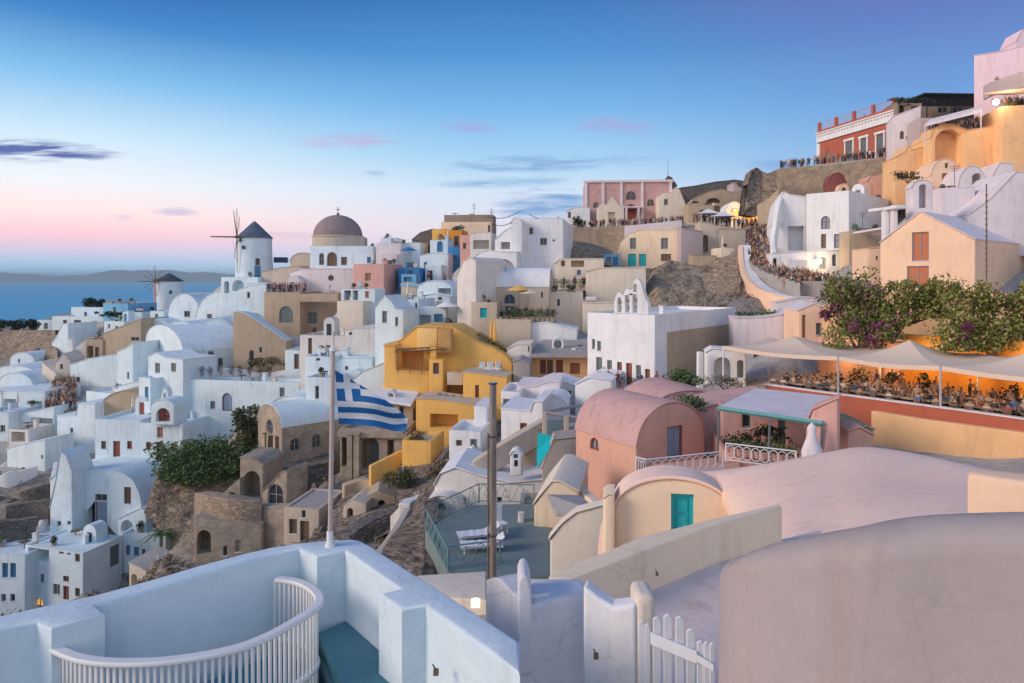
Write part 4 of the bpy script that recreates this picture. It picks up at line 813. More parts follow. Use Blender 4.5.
# red building
rt, inf = H('red_building', 'long red building with white cornice and roof balustrade on the hilltop', 818, 895, 132, 77, 134, 166, 9, 'terracotta', op=[('w', 826, 150, 829, 158, 'g'), ('d', 846, 142, 853, 158, 'g'), ('d', 861, 139, 867, 157, 'g'), ('d', 877, 135, 884, 156, 'g')], par=.1)
w = inf['w']; zl = inf['zl']-inf['OZ']
bm = bmesh.new(); box(bm, (w/2, -.15, zl-.9), (w+.3, .35, 1.7)); box(bm, (w/2, -.25, zl-.05), (w+.4, .6, .25)); bake('cornice', bm, PAL['white'], rt, 0, .03)
for k in range(26):
    bm = bmesh.new(); box(bm, (w*(k+.5)/26, -.36, zl-.65), (.30, .08, .3)); bake('dentil', bm, PAL['rose'], rt, 0)
bm = bmesh.new(); box(bm, (w/2, .15, zl+.35), (w+.2, .3, .55)); bake('roof_band', bm, PAL['terracotta'], rt, 0, .02)
for k in range(5):
    bm = bmesh.new(); box(bm, (w*k/4*.97+.25, .15, zl+1.1), (.6, .45, 2.1)); bake('roof_pier', bm, PAL['terracotta'], rt, 0, .03)
for k in range(4):
    bm = bmesh.new(); a_ = w*k/4*.97+.3; b_ = w*(k+1)/4*.97+.2
    tube(bm, (a_, .15, zl+2.0), (b_, .15, zl+2.0), .06); tube(bm, (a_, .15, zl+1.4), (b_, .15, zl+1.4), .03)
    for j in range(14): tube(bm, (a_+(b_-a_)*j/14, .15, zl+.6), (a_+(b_-a_)*j/14, .15, zl+2.0), .025, .025, 4)
    bake('railing', bm, PAL['rose'], rt, 0)
bm = bmesh.new(); box(bm, (.3, -.1, zl/2-1), (.9, .3, zl-2)); bake('pilaster', bm, PAL['white'], rt, 0, .03)
for (px0, px1, pt, pb) in ((846, 853, 142, 158), (861, 867, 139, 157), (877, 884, 135, 156)):
    s0, z1 = inf['F']['F'].pt(px0, pt); s1, z0 = inf['F']['F'].pt(px1, pb); bm = bmesh.new()
    m_ = (s0+s1)/2; hw = (s1-s0)/2
    for sx in (-1, 1): box(bm, (m_+sx*(hw+.15), -.08, (z0+z1)/2-inf['OZ']), (.3, .2, z1-z0+.3))
    box(bm, (m_, -.08, z1+.25-inf['OZ']), (2*hw+1.0, .3, .4)); bake('door_surround', bm, PAL['white'], rt, 0, .02)
H('lilac_house', 'lilac white house with two small arched niches right of the red building', 893, 921, 104, 20, [(893, 117), (908, 111), (921, 106)], 152, 6, 'lilac', op=[('aw', 900, 131, 904, 139, 'w'), ('aw', 909, 130, 914, 137, 'w'), ('w', 906, 136, 908, 140, 'w')])
H('dark_house', 'brown upper room with a black flat awning on the hilltop', 896, 975, 112, 10, [(896, 102), (910, 99), (925, 97), (975, 97)], 124, 6, 'brown', op=[('q', 899, 105, 905, 114, 'x'), ('q', 911, 106, 919, 113, 'x'), ('w', 938, 107, 948, 113, 'k'), ('w', 953, 107, 963, 113, 'k')])
bm = bmesh.new(); p0 = U(921, 95, 106); box(bm, (4.2, 1.2, -.2), (9.5, 5, .3), .05); box(bm, (4.2, -.9, -1.2), (9.2, .12, 1.6)); [tube(bm, (x, -1.2, -5.5), (x, -1.2, 0), .08) for x in (.2, 4, 8)]
o = bake('black_awning', bm, plain('black_canvas', (.012, .013, .018), .8), None, 0, .02); o.location = p0; tag(o, 'black canvas awning on posts on the hilltop terrace', 'awning')
H('lilac_house', 'pale pink tall house filling the top right corner', 974, 1060, 100, 40, [(974, 56), (1000, 52), (1024, 46), (1060, 40)], 112, 10, 'pinkwhite')
H('lilac_house', 'small white turret peeping over the pale pink house at the corner', 1016, 1040, 108, 5, [(1016, 42), (1022, 30), (1040, 28)], 60, 4, 'pinkwhite')
WALL('balcony_wall', 'pale balcony front with three heads looking over it at the top right', [(983, 86, 96), (990, 82, 94), (1008, 76, 91), (1030, 70, 88)], 2.0, .3, 'mauve', 'balcony')
WALL('awning_roof', 'cream porch roof over the lit lamp at the top right', [(984, 93, 94), (1005, 90, 90), (1032, 87, 87)], .3, 3.5, 'peach', 'porch roof')
bm = bmesh.new(); P = [U(925, 124, 95), U(981, 110, 91.5), U(981, 106, 94), U(930, 119, 98)]; P2 = [p-Vector((0, 0, .35)) for p in P]
poly(bm, P); poly(bm, P2)
for i in range(4): poly(bm, [P[i], P[(i+1) % 4], P2[(i+1) % 4], P2[i]])
for p in P[:2]: tube(bm, p, p-Vector((0, 0, 3.0)), .08)
o = bake('awning', bm, PAL['lilac'], None, 0, .03); tag(o, 'long white sloping awning over the crowded upper terrace', 'awning')
H('orange_house', 'orange house with one large open arch below the crowded upper terrace', 931, 966, 95, 8, [(931, 138), (935, 128), (944, 124), (954, 125), (966, 130)], 170, 6, 'apricot', op=[('n', 935, 129, 962, 164, 'x')])
H('orange_house', 'blank orange house with a pale patch right of the open arch', 966, 1003, 93, 8, [(966, 131), (1003, 125)], 186, 6, 'apricot')
H('orange_house', 'tall orange corner block under the glowing lamp at the right edge', 1002, 1040, 90, 12, 106, 180, 6, 'apricot', rc='peach')
H('orange_house', 'lower orange wall block left of the open arch', 895, 932, 98, 10, [(895, 158), (905, 152), (908, 146), (913, 150), (932, 144)], 184, 5, 'apricot')
H('lilac_house', 'blank lilac retaining house under the white awning', 919, 932, 99, 10, 118, 152, 5, 'mauve')
# yellow complex
H('yellow_house', 'big ochre yellow house with a stepped and sloping top in the centre', 384, 512, 73, 10, [(384, 345), (395, 345), (406, 336), (417, 327), (452, 327), (462, 333), (478, 343), (492, 348), (504, 355), (512, 364)], 412, 5, 'yellow', op=[('q', 396, 350, 424, 373, 'x'), ('w', 388, 360, 391, 366, 'k'), ('q', 446, 380, 463, 398, 'x')])
H('yellow_house', 'ochre projecting bay with a painted lit front at the top of the ochre house', 417, 437, 71.2, 10, 328, 350, .9, 'lityellow', rc='yellow', found=.1, ctrl=False)
H('yellow_house', 'side of the projecting ochre bay in painted shade', 437.5, 451, 70.4, 10, 329, 352, .9, 'shadeyellow', found=.1, ctrl=False)
rt = empty('pergola', U(396, 372, 69)); tag(rt, 'thin wooden pergola over the left balcony of the ochre house', 'pergola')
for px_ in (398, 410, 422):
    bm = bmesh.new(); p_ = U(px_, 373, 69)-rt.location; tube(bm, p_, p_+Vector((0, 0, 2.1)), .05); bake('post', bm, GL['w'], rt)
bm = bmesh.new(); A_ = U(395, 352, 69)-rt.location; B_ = U(446, 349, 69.5)-rt.location; tube(bm, A_, B_, .07); tube(bm, A_+Vector((0, 1.5, .1)), B_+Vector((0, 1.5, .1)), .07)
for k in range(9): p_ = A_.lerp(B_, k/8); tube(bm, p_, p_+Vector((0, 1.5, .1)), .035)
bake('beam', bm, GL['w'], rt)
H('yellow_house', 'pale beige terrace wall with a plain top inside the ochre house', 447, 463, 68.5, 10, 372, 384, .5, 'beige', found=.1, ctrl=False)
for k_, (px_, l_) in enumerate(((481, 'left'), (489, 'middle'), (497, 'right'))):
    rt = empty('sun_bed', U(px_, 372, 70)); tag(rt, l_+' white sun bed on the roof of the ochre tower room', 'sun bed', 'white sun beds on the ochre tower')
    bm = bmesh.new(); box(bm, (0, 0, .35), (.6, 1.6, .12), .3); bake('mattress', bm, PAL['white'], rt, 0, .03); bm = bmesh.new(); box(bm, (.1, .7, .65), (.6, .12, .6), .3); bake('backrest', bm, PAL['white'], rt, 0, .03)
    bm = bmesh.new(); [box(bm, (x_, y_, .14), (.06, .06, .3)) for x_ in (-.2, .2) for y_ in (-.6, .6)]; bake('frame', bm, PAL['white'], rt, 0)
H('yellow_house', 'low ochre balcony front with a plain parapet on the left', 384, 429, 70, 8, [(384, 346), (395, 346), (396, 371), (429, 374)], 396, 2.2, 'yellow')
H('yellow_house', 'ochre square tower room with one slim window on the right', 463, 507, 67, 12, [(463, 372), (480, 374), (507, 377)], 412, ('R', 513), 'yellow', rc='beige', op=[('w', 475, 385, 479, 398, 'r')])
H('yellow_house', 'long low yellow wall house with a beige ramp in front of the ochre house', 416, 476, 65, 10, [(416, 399), (432, 399), (476, 405)], 436, 3.5, 'yellow', rc='beige', op=[('q', 430, 414, 458, 428, 'x')])
H('yellow_house', 'two ochre chimney pillars room in the middle of the ochre house', 429, 443, 69, 8, 359, 400, 1.5, 'yellow', op=[('w', 433, 363, 439, 374, 'w')], chim=[(.2, .5, .6, 1.6)])
H('yellow_house', 'small detached yellow cube with rubble on top', 402, 431, 56, 10, 440, 472, ('R', 444), 'yellow', rc='beige')
BUSH('bush', 'rubble grown with dry plants on top of the small yellow cube', 416, 441, 57.5, 1.0, .8, .35, 350, .09, LEAF['dry'])
WALL('sloping_wall', 'yellow wall sloping down to the left from the small yellow cube', [(371, 466, 55), (385, 459, 56), (403, 450, 57)], 2.5, .35, 'yellow')
for px, pt, Y in ((431, 377, 66), (439, 380, 66), (445, 384, 66)):
    pass
H('pillared_hut', 'white slab-roofed house with a small red arched dormer behind the flag', 371, 413, 68.5, 6, 404, 432, ('R', 424), 'beige', 'none', op=[('d', 399, 405, 404, 417, 'k'), ('w', 388, 404, 395, 410, 'o'), ('d', 413.5, 407, 418.5, 429, 'g', 'R')], cat='house')
bm = bmesh.new(); P = [U(372, 398, 66.5), U(411, 404.5, 65.5), U(423, 386, 71.5), U(384, 383, 72)]; P2 = [p-Vector((0, 0, .22)) for p in P]
poly(bm, P); poly(bm, P2)
for i in range(4): poly(bm, [P[i], P[(i+1) % 4], P2[(i+1) % 4], P2[i]])
o = bake('slab_roof', bm, PAL['white'], None, 0, .03); tag(o, 'blue-white sloping roof slab above the house behind the flag', 'roof')
H('dormer', 'tiny red arched dormer on the blue-white roof slab', 387, 395, 67.2, 0, ('arc', 396, 391.5), 402, 1.2, 'white', op=[('aw', 388, 392.5, 394, 402, 'o')], found=.3, ctrl=False, cat='dormer')
# white cluster right of the yellow
H('white_house', 'small white hut with a grey door near the foot of the pole', 449, 481, 52, 10, 430, 462, 4, 'white', op=[('w', 456, 440, 462, 446, 'w'), ('d', 470, 439, 477, 459, 'g')])
H('white_house', 'white block house just left of the wooden pole', 474, 487, 55, 8, 406, 434, 4, 'white')
H('white_house', 'white house with one small brown window right of the wooden pole', 501, 543, 52, 12, [(501, 409), (530, 412), (534, 402), (543, 402)], 444, 5, 'white', op=[('w', 520, 423, 527, 431, 'r')])
H('white_house', 'grey-white house with a curved parapet behind the small window house', 517, 560, 60, 8, [(517, 386), (535, 387), (548, 382), (560, 382)], 412, 5, 'lilac')
H('white_house', 'white flat house with a small terrace right of the ochre tower', 501, 520, 58, 8, 391, 416, 5, 'white', op=[('q', 503, 399, 517, 409, 'x')])
H('white_house', 'white house with two narrow windows below the orange lane house', 552, 579, 63, 12, [(552, 380), (560, 381), (579, 388)], 406, ('R', 584), 'white', op=[('w', 562, 392, 565, 398, 'k'), ('w', 568, 391, 571, 399, 'w')])
H('vault_house', 'curved white roof house in front of the church doors', 575, 612, 59, 18, [(575, 385), (590, 378), (612, 381)], 410, 6, 'white')
H('vault_house', 'small white rounded roof with a dark gap beside the glass panel', 534, 566, 56, 10, ('arc', 404, 397), 416, 4, 'white', op=[('n', 543, 403, 547, 410, 'x')])
H('orange_house', 'orange lane house with brown double doors under a grey sloping roof', 530, 606, 73, 6, 355, 384, 4, 'apricot', 'none', op=[('d', 540, 360, 546, 374, 'r'), ('d', 547, 360, 553, 374, 'w'), ('d', 556, 360, 563, 374, 'r'), ('q', 570, 363, 580, 374, 'x')], cat='house')
bm = bmesh.new(); P = [U(529, 355, 71.5), U(606, 355, 71), U(606, 334, 79), U(556, 334, 80), U(540, 341, 77)]; P2 = [p-Vector((0, 0, .3)) for p in P]
poly(bm, P); poly(bm, P2)
for i in range(5): poly(bm, [P[i], P[(i+1) % 5], P2[(i+1) % 5], P2[i]])
o = bake('sloping_roof', bm, PAL['grey'], None, 0, .03); tag(o, 'grey cement sloping roof above the orange lane house', 'roof')
rt = empty('sculpture', U(558, 352, 74)); tag(rt, 'round white eye-shaped sculpture with a dark middle on the grey roof', 'sculpture')
bm = bmesh.new()
for i in range(24):
    a0, a1 = 2*math.pi*i/24, 2*math.pi*(i+1)/24; tube(bm, (.55*math.cos(a0), 0, .85+.72*math.sin(a0)), (.55*math.cos(a1), 0, .85+.72*math.sin(a1)), .12)
tube(bm, (0, 0, 1.5), (0, 0, 1.95), .1, .03); tube(bm, (-.2, 0, .25), (-.3, 0, -.5), .1, .14); bake('ring', bm, PAL['white'], rt)
bm = bmesh.new(); lathe(bm, [(0.01, -.05), (.42, 0), (.01, .05)], 20); bmesh.ops.rotate(bm, verts=bm.verts, matrix=Matrix.Rotation(R(90), 3, 'X')); bmesh.ops.translate(bm, verts=bm.verts, vec=(0, 0, .85)); bake('disc', bm, GL['g'], rt)
H('white_house', 'long pale blue-white roof house above the grey sloping roof', 527, 577, 78, 8, [(527, 324), (546, 323), (577, 330)], 346, 4, 'white')
H('white_house', 'white pillar-sided house left of the orange lane house', 507, 531, 72, 6, [(507, 350), (515, 345), (531, 344)], 378, 4, 'offwhite', op=[('w', 528, 346, 530, 352, 'k')])
H('grey_house', 'grey cement ruin between the ochre house and the lane', 513, 530, 68, 4, [(513, 362), (520, 360), (530, 364)], 390, 4, 'grey')
WALL('boundary_wall', 'diagonal beige ramp wall in front of the church lane', smooth_pts([(520, 348, 76), (513, 356, 75), (510, 362, 74)]), 3, .4, 'beige')
# ------------------------------------------------------------------ lower left houses
H('white_house', 'white house at the bottom left edge with blue framed windows', -25, 25, 72, 8, 552, 620, 8, 'white', op=[('w', 2, 563, 8, 578, 'b'), ('w', 10, 563, 16, 578, 'b'), ('w', 1, 594, 6, 602, 'g'), ('w', 10, 594, 15, 602, 'k')])
H('white_house', 'three-storey white house with a recessed balcony and many small windows', 25, 83, 73, 16, 545, 622, ('R', 122), 'white', op=[('q', 28, 548, 49, 561, 'x'), ('w', 29, 572, 33, 582, 'b'), ('w', 40, 574, 44, 583, 'g'), ('w', 59, 546, 64, 554, 'w'), ('w', 67, 547, 71, 555, 'b'), ('w', 75, 553, 80, 562, 'w'), ('w', 63, 576, 69, 582, 'w'), ('w', 53, 584, 60, 595, 'g'), ('d', 63, 586, 69, 600, 'r'), ('w', 75, 588, 80, 597, 'w'), ('aw', 35, 598, 43, 607, 'lit'), ('d', 110, 545, 120, 566, 'g', 'R')], par=.12)
bm = bmesh.new(); P = [U(105, 566, 76), U(118, 574, 79)]
a, b = U(104, 564, 75), U(117, 570, 80); dd = (b-a); nn = Vector((dd.y, -dd.x, 0)).normalized()
box(bm, ((0, 0, 0)), (.1, .1, .1))
for k in range(12):
    p = a.lerp(b, k/11)+nn*1.0-a; box(bm, (p.x, p.y, -.5), (.32, .06, 1.0), math.atan2(dd.y, dd.x))
o = bake('balcony', bm, GL['w'], None, 0); o.location = a; tag(o, 'brown slatted balcony front on the side of the three-storey white house', 'balcony')
H('vault_house', 'big white house with a rounded right shoulder and an open half door', 50, 141, 80, 6, [(50, 480), (58, 473), (68, 472), (90, 471), (110, 471), (124, 474), (133, 481), (139, 492), (141, 505)], 528, 9, 'white', op=[('w', 95, 494, 107, 501, 'k'), ('d', 95, 501, 107, 524, 'v'), ('w', 124, 487, 131, 504, 'w')])
H('white_house', 'white stair gable rising left of the rounded shoulder house', 50, 72, 78, 10, [(50, 508), (56, 480), (60, 452), (66, 456), (72, 473)], 545, 3, 'white', op=[('w', 57, 521, 61, 526, 'k'), ('w', 67, 521, 73, 525, 'k')])
H('white_house', 'pale blue side house with two little blue windows beside the palm', 122, 166, 76, -4, 534, 572, 5, 'white', op=[('w', 126, 545, 130, 555, 'b'), ('w', 134, 547, 139, 556, 'b'), ('w', 142, 549, 145, 556, 'k')])
H('white_house', 'white house with an oval hole in its curved parapet wall', 118, 146, 78, 8, [(118, 520), (126, 515), (140, 509), (146, 512)], 545, 3, 'white', op=[('n', 121, 520, 133, 532, 'x')])
H('white_house', 'low pale house with arched openings under the patio of folded umbrellas', 129, 152, 66, 12, [(129, 563), (140, 568), (152, 576)], 592, 4, 'pale', op=[('n', 131, 574, 137, 590, 'x'), ('n', 141, 578, 147, 592, 'x')])
H('patio_house', 'dark walled patio house with folded white umbrellas right of the pale house', 150, 214, 65, -10, 577, 592, 8, 'ash', cat='patio', par=.8, op=[])
for i, (px, py, l) in enumerate(((158, 577, 'left folded white umbrella on the dark walled patio'), (166, 574, 'right folded white umbrella on the dark walled patio'))):
    rt = empty('folded_umbrella', U(px, py, 68)); tag(rt, l, 'umbrella', 'folded umbrellas on the patio')
    bm = bmesh.new(); tube(bm, (0, 0, -.3), (0, 0, 2.3), .04); bake('pole', bm, GL['w'], rt)
    bm = bmesh.new(); lathe(bm, [(.32, .6), (.25, 1.0), (.14, 1.7), (.02, 2.35)], 12); bake('canopy', bm, PAL['white'], rt)
WALL('garden_wall', 'cream curved garden wall beside the palm', smooth_pts([(180, 553, 70), (190, 550, 71), (200, 556, 70), (213, 571, 66)]), 1.6, .35, 'pale')
WALL('garden_wall', 'low white curved wall between palm and patio', smooth_pts([(172, 560, 70), (186, 557, 70), (196, 566, 67)]), 1.2, .35, 'white')
WALL('terrace_edge', 'upper white curb winding down the brown lava terraces', smooth_pts([(54, 462, 86), (50, 480, 84), (47, 500, 82), (44, 512, 80), (33, 530, 78)]), 2.0, .5, 'white')
WALL('retaining_wall', 'curved blue-white retaining wall at the left of the lava terraces', smooth_pts([(-5, 478, 84), (8, 472, 84), (20, 471, 85), (38, 466, 87)]), [5]*12+[3.4], .5, 'white')
WALL('lane_wall', 'white wall at the left edge curving above the lava terraces', smooth_pts([(-8, 470, 90), (6, 462, 90), (16, 455, 91), (30, 446, 92)]), 2.4, .4, 'white')
for k, (pts, h, l) in enumerate((([(20, 492, 81), (30, 489, 81), (50, 484, 82)], 2.2, 'highest dark lava stone terrace wall'), ([(6, 507, 78), (25, 503, 79), (48, 500, 79)], 2.2, 'middle dark lava stone terrace wall'), ([(-5, 522, 75), (18, 520, 76), (38, 517, 77)], 2.6, 'lowest dark lava stone terrace wall'))):
    WALL('terrace_wall', l, smooth_pts(pts), h, .8, 'ashdark', group='dark lava stone terrace walls')
# ------------------------------------------------------------------ stone church complex
rt, inf = H('stone_church', 'brown stone church with a white barrel roof and pointed windows', 282, 352, 70, -42, 428, 500, ('L', 258), 'ash', 'vaultx', rc='white', rise=2.0, found=5, op=[('aw', 290, 438, 300, 451, 'k'), ('aw', 312, 434, 321, 448, 'k'), ('o', 266.5, 424, 273, 431, 'k', 'L'), ('q', 261, 434, 264.5, 458, 'x', 'L'), ('q', 266.5, 434, 273, 460, 'w', 'L'), ('q', 275, 436, 279, 462, 'x', 'L')], bev=.04)
H('stone_house', 'stone house with tall pilasters and an arched blue door below the flag', 340, 406, 64, 6, 428, 478, 4, 'ash', op=[('q', 341.5, 434, 347, 466, 'x'), ('n', 361, 437, 379, 470, 'x'), ('q', 387, 440, 394, 468, 'x')], found=4)
bm = bmesh.new(); p = U(374.5, 470, 65.2); box(bm, (0, 0, 1.5), (.9, .12, 3.0)); box(bm, (0, -.08, 2.2), (.7, .06, .9)); box(bm, (0, -.08, .8), (.7, .06, 1.2)); o = bake('door', bm, GL['g'], None, 0); 
o.location = p; tag(o, 'dark grey door leaf inside the stone arch below the flag', 'door')
for s_, l in ((350, 'left'), (357, 'right')):
    bm = bmesh.new(); box(bm, (0, 0, -2), (.5, .5, 4.6)); box(bm, (0, 0, .25), (.7, .6, .25)); o = bake('pilaster', bm, PAL['ash'], None, 0, .03); o.location = U(s_, 436, 63.2); tag(o, l+' stone pilaster between the dark doorway and the arch', 'pilaster')
WALL('stone_ledge', 'stone ledge running under the stone pilasters', [(337, 431, 63.3), (408, 433, 63.1)], .6, .9, 'ash', 'ledge')
H('masonry_wall', 'dark grey masonry base under the stone church', 262, 334, 68, -14, [(262, 468), (300, 469), (334, 462)], 500, 4, 'ashdark', cat='wall', found=5)
H('stone_tower', 'stone gatehouse with a tall pointed dark archway', 240, 263, 64, 8, [(240, 458), (250, 459), (258, 461), (263, 466)], 505, 4, 'ash', cat='gatehouse', op=[('n', 244, 471, 260, 498, 'x')], found=5)
H('stone_wing', 'stone wing with a sloping top and a multi-pane pointed window', 262, 287, 60, 18, [(262, 492), (270, 485), (281, 473), (285, 471), (287, 474)], 530, 3, 'ash', cat='house', op=[('aw', 268, 484, 283, 508, 'k')], found=5)
H('stone_wing', 'narrow stone stair wall with an open arch left of the gatehouse', 222, 240, 63.5, 8, [(222, 494), (230, 486), (240, 478)], 506, 2.5, 'ash', 'none', op=[('n', 228, 492, 236, 504, 'x')], cat='wall', found=4)
WALL('stone_wall', 'curved stone bastion wall left of the pointed window', smooth_pts([(194, 493, 62), (200, 494, 59), (215, 497, 57.5), (240, 500, 57), (262, 502, 57.5)]), 4.8, 1.2, 'rubble', 'bastion', bev=.1)
H('stone_house', 'lower stone front with a round dark archway', 194, 262, 56.6, -4, [(194, 518), (230, 521), (262, 524)], 562, 2.6, 'ash', 'none', op=[('n', 197, 530, 211, 554, 'x'), ('w', 223, 546, 227, 556, 'k'), ('w', 235, 540, 241, 552, 'k')], found=5)
H('stone_house', 'plain dark stone front under the pointed multi-pane window', 258, 288, 58.0, 18, [(258, 508), (288, 508)], 550, 1, 'ash', found=5)
H('cream_house', 'small beige house with a brown door and brown window below the church', 284, 319, 55, 10, 507, 546, ('R', 345), 'beige', rc='grey', op=[('w', 289, 519, 297, 534, 'w'), ('d', 300, 521, 309, 542, 'w'), ('w', 301.5, 508.5, 305.5, 518, 'k'), ('ad', 331, 526, 339, 540, 'k', 'R')], par=.1)
ROCK('rock_slope', 'rubble covered brown slope right of the flagpole', [(334, 500, 62), (350, 484, 64), (372, 480, 64), (392, 482, 63), (408, 486, 62)], [(322, 548, 48), (345, 546, 48), (370, 542, 48), (395, 530, 49), (412, 516, 52)], 'rock', 50, 40, .7)
ROCK('bank', 'steep brown earth bank below the large shrub mass', [(158, 474, 79), (180, 478, 79), (205, 480, 79), (232, 478, 79), (252, 474, 78)], [(144, 512, 77), (158, 532, 75), (176, 545, 74), (195, 545, 73), (208, 538, 72)], 'rock', 44, 34, .4)
H('ruin', 'low roofless beige ruin on the rubble slope right of the flagpole', 343, 366, 51.5, 8, [(343, 506), (352, 500), (366, 503)], 522, 3, 'beige', 'none', op=[('n', 347, 508, 353, 520, 'x')], cat='ruin')
H('ruin', 'pale terrace wall ruin with a small cave opening above the dry stone wall', 366, 396, 52.5, -8, [(366, 497), (378, 491), (396, 496)], 512, 3, 'tan', 'none', op=[('n', 378, 500, 385, 510, 'x')], cat='ruin')
H('ruin', 'weathered white plaster hut stump between the rubble slope and the deck', 390, 408, 46.5, 12, [(392, 516), (398, 508), (410, 505)], 536, 2.5, 'offwhite', 'none', cat='ruin')
WALL('old_wall', 'crumbling pale wall winding along the rubble slope', smooth_pts([(344, 486, 57), (362, 480, 57.5), (378, 484, 56.5), (392, 492, 55), (402, 498, 53)]), 1.6, .8, 'tan', 'old wall')
WALL('dry_wall', 'dark dry stone wall curving above the blue-white slope', smooth_pts([(350, 536, 45), (368, 524, 46.5), (385, 515, 48), (402, 510, 48.5)]), 2.2, 1.2, 'ashdark', 'dry stone wall')
WALL('plaster_bank', 'weathered white plaster buttress left of the green railing', smooth_pts([(380, 556, 36), (392, 540, 38), (402, 524, 40.5), (411, 508, 43)]), 3.0, .45, 'beige', 'buttress')
ROCK('rock_slope', 'broken brown rock just above the terrace parapet', [(388, 546, 41), (405, 520, 45), (420, 500, 47), (432, 508, 44)], [(372, 572, 32), (390, 580, 31), (415, 590, 30), (436, 580, 32)], 'rock', 36, 26, .55)
WALL('lane_wall', 'pale wall along the lane climbing past the small yellow cube', smooth_pts([(404, 520, 47), (410, 500, 50), (420, 486, 52), (436, 466, 55), (446, 452, 58), (452, 446, 60)]), 1.6, .4, 'beige')
WALL('plaster_wall', 'tall pale plaster pillar wall left of the deck railing', smooth_pts([(410, 504, 45), (416, 499, 46), (424, 500, 45)]), 5, .8, 'offwhite', 'wall')
ROCK('dirt_bank', 'dirt bank with dry plants behind the white vault roofs', [(398, 470, 58), (420, 462, 60), (440, 458, 60), (456, 462, 58)], [(396, 505, 50), (415, 500, 50), (435, 492, 50), (455, 485, 50)], 'rock', 30, 14, .4)
# white soft vaults in front of the deck
H('vault_house', 'soft white vaulted roof house behind the deck with two tiny openings', 434, 545, 45, 6, [(434, 486), (440, 474), (455, 468), (480, 476), (510, 483), (545, 480)], 512, 5, 'offwhite', rc='white', op=[('w', 461, 498, 466, 504, 'w'), ('w', 497, 497, 502, 503, 'k'), ('w', 522, 497, 527, 506, 'w')], bev=.25)
H('vault_house', 'small round white vault with a brown arch beside the deck railing', 422, 462, 44, 8, ('arc', 512, 496), 524, 3, 'offwhite', op=[('n', 426, 500, 446, 510, 'x')], bev=.15)
H('white_house', 'pointed white roof house rising behind the wooden pole', 463, 521, 48, 4, [(463, 462), (467, 459), (474, 468), (520, 466), (521, 470)], 486, 4, 'offwhite', rc='white', bev=.15)
H('vault_house', 'blue-white vault roof touching the cream gabled house', 520, 560, 46, 4, ('arc', 492, 478), 508, 5, 'white', bev=.2)
WALL('ramp_wall', 'wide beige diagonal ramp wall behind the turquoise board', [(472, 462, 46), (496, 448, 46), (520, 434, 47), (545, 420, 48)], [1.6, 1.6, 1.6, 1.6], .7, 'beige', 'ramp wall')
H('shed', 'beige shed under the ramp wall with a little white shrine', 505, 541, 48, 6, [(505, 452), (520, 442), (541, 428)], 470, 4, 'tan', cat='shed')
rt, inf = H('shrine', 'tiny rounded white shrine with a blue window under the ramp wall', 510, 522, 44, 6, ('arc', 456, 451), 468, .8, 'white', op=[('w', 513.5, 454, 518, 458.5, 'b'), ('d', 514, 460, 518, 467, 'k')], found=.5)
rt = empty('turquoise_board', U(546, 466, 43)); tag(rt, 'bright turquoise slanted board beside the pink vaulted house', 'board')
bm = bmesh.new(); F0 = [U(538, 433, 43), U(553, 436, 43), U(549, 450, 42.5), U(537, 469, 42), U(537, 450, 42.6)]; o0 = U(546, 466, 43)
F0 = [p-o0 for p in F0]; F1 = [p+Vector((0, .12, 0)) for p in F0]; poly(bm, F0); poly(bm, F1)
for i in range(5): poly(bm, [F0[i], F0[(i+1) % 5], F1[(i+1) % 5], F1[i]])
bake('panel', bm, plain('bright_turquoise', (0.01, 0.50, 0.52), .5), rt, 0)
bm = bmesh.new(); tube(bm, F0[1]+Vector((.1, .1, .1)), F0[3]+Vector((.25, .1, 0)), .1); bake('edge', bm, PAL['beige'], rt)
H('concrete_house', 'unfinished concrete house wall between turquoise board and pink house', 542, 580, 44, 4, [(542, 462), (553, 440), (580, 437)], 490, 4, 'grey', cat='ruin', found=3)
rt = empty('pergola', U(543, 440, 46)); tag(rt, 'bare concrete post frame with hazy glass panels left of the pink vault', 'pergola')
for px, pt in ((543, 412), (565, 416)):
    bm = bmesh.new(); p = U(px+1.5, pt, 46)-rt.location; box(bm, (p.x, 0, p.z/2-.2), (.3, .35, p.z+.4)); bake('post', bm, PAL['beige'], rt, 0, .03)
bm = bmesh.new(); a = U(543, 412, 46)-rt.location; b = U(590, 420, 46)-rt.location; tube(bm, a, b, .12); c_ = U(584, 405, 50)-rt.location; tube(bm, a, c_, .1); bake('beam', bm, PAL['grey'], rt)
bm = bmesh.new(); p = U(547, 420, 46.4)-rt.location; q = U(563, 438, 46.4)-rt.location; box(bm, ((p.x+q.x)/2, .4, (p.z+q.z)/2), (q.x-p.x, .05, p.z-q.z)); bake('glass_panel', bm, plain('hazy_glass', (.25, .36, .38), .25), rt, 0)
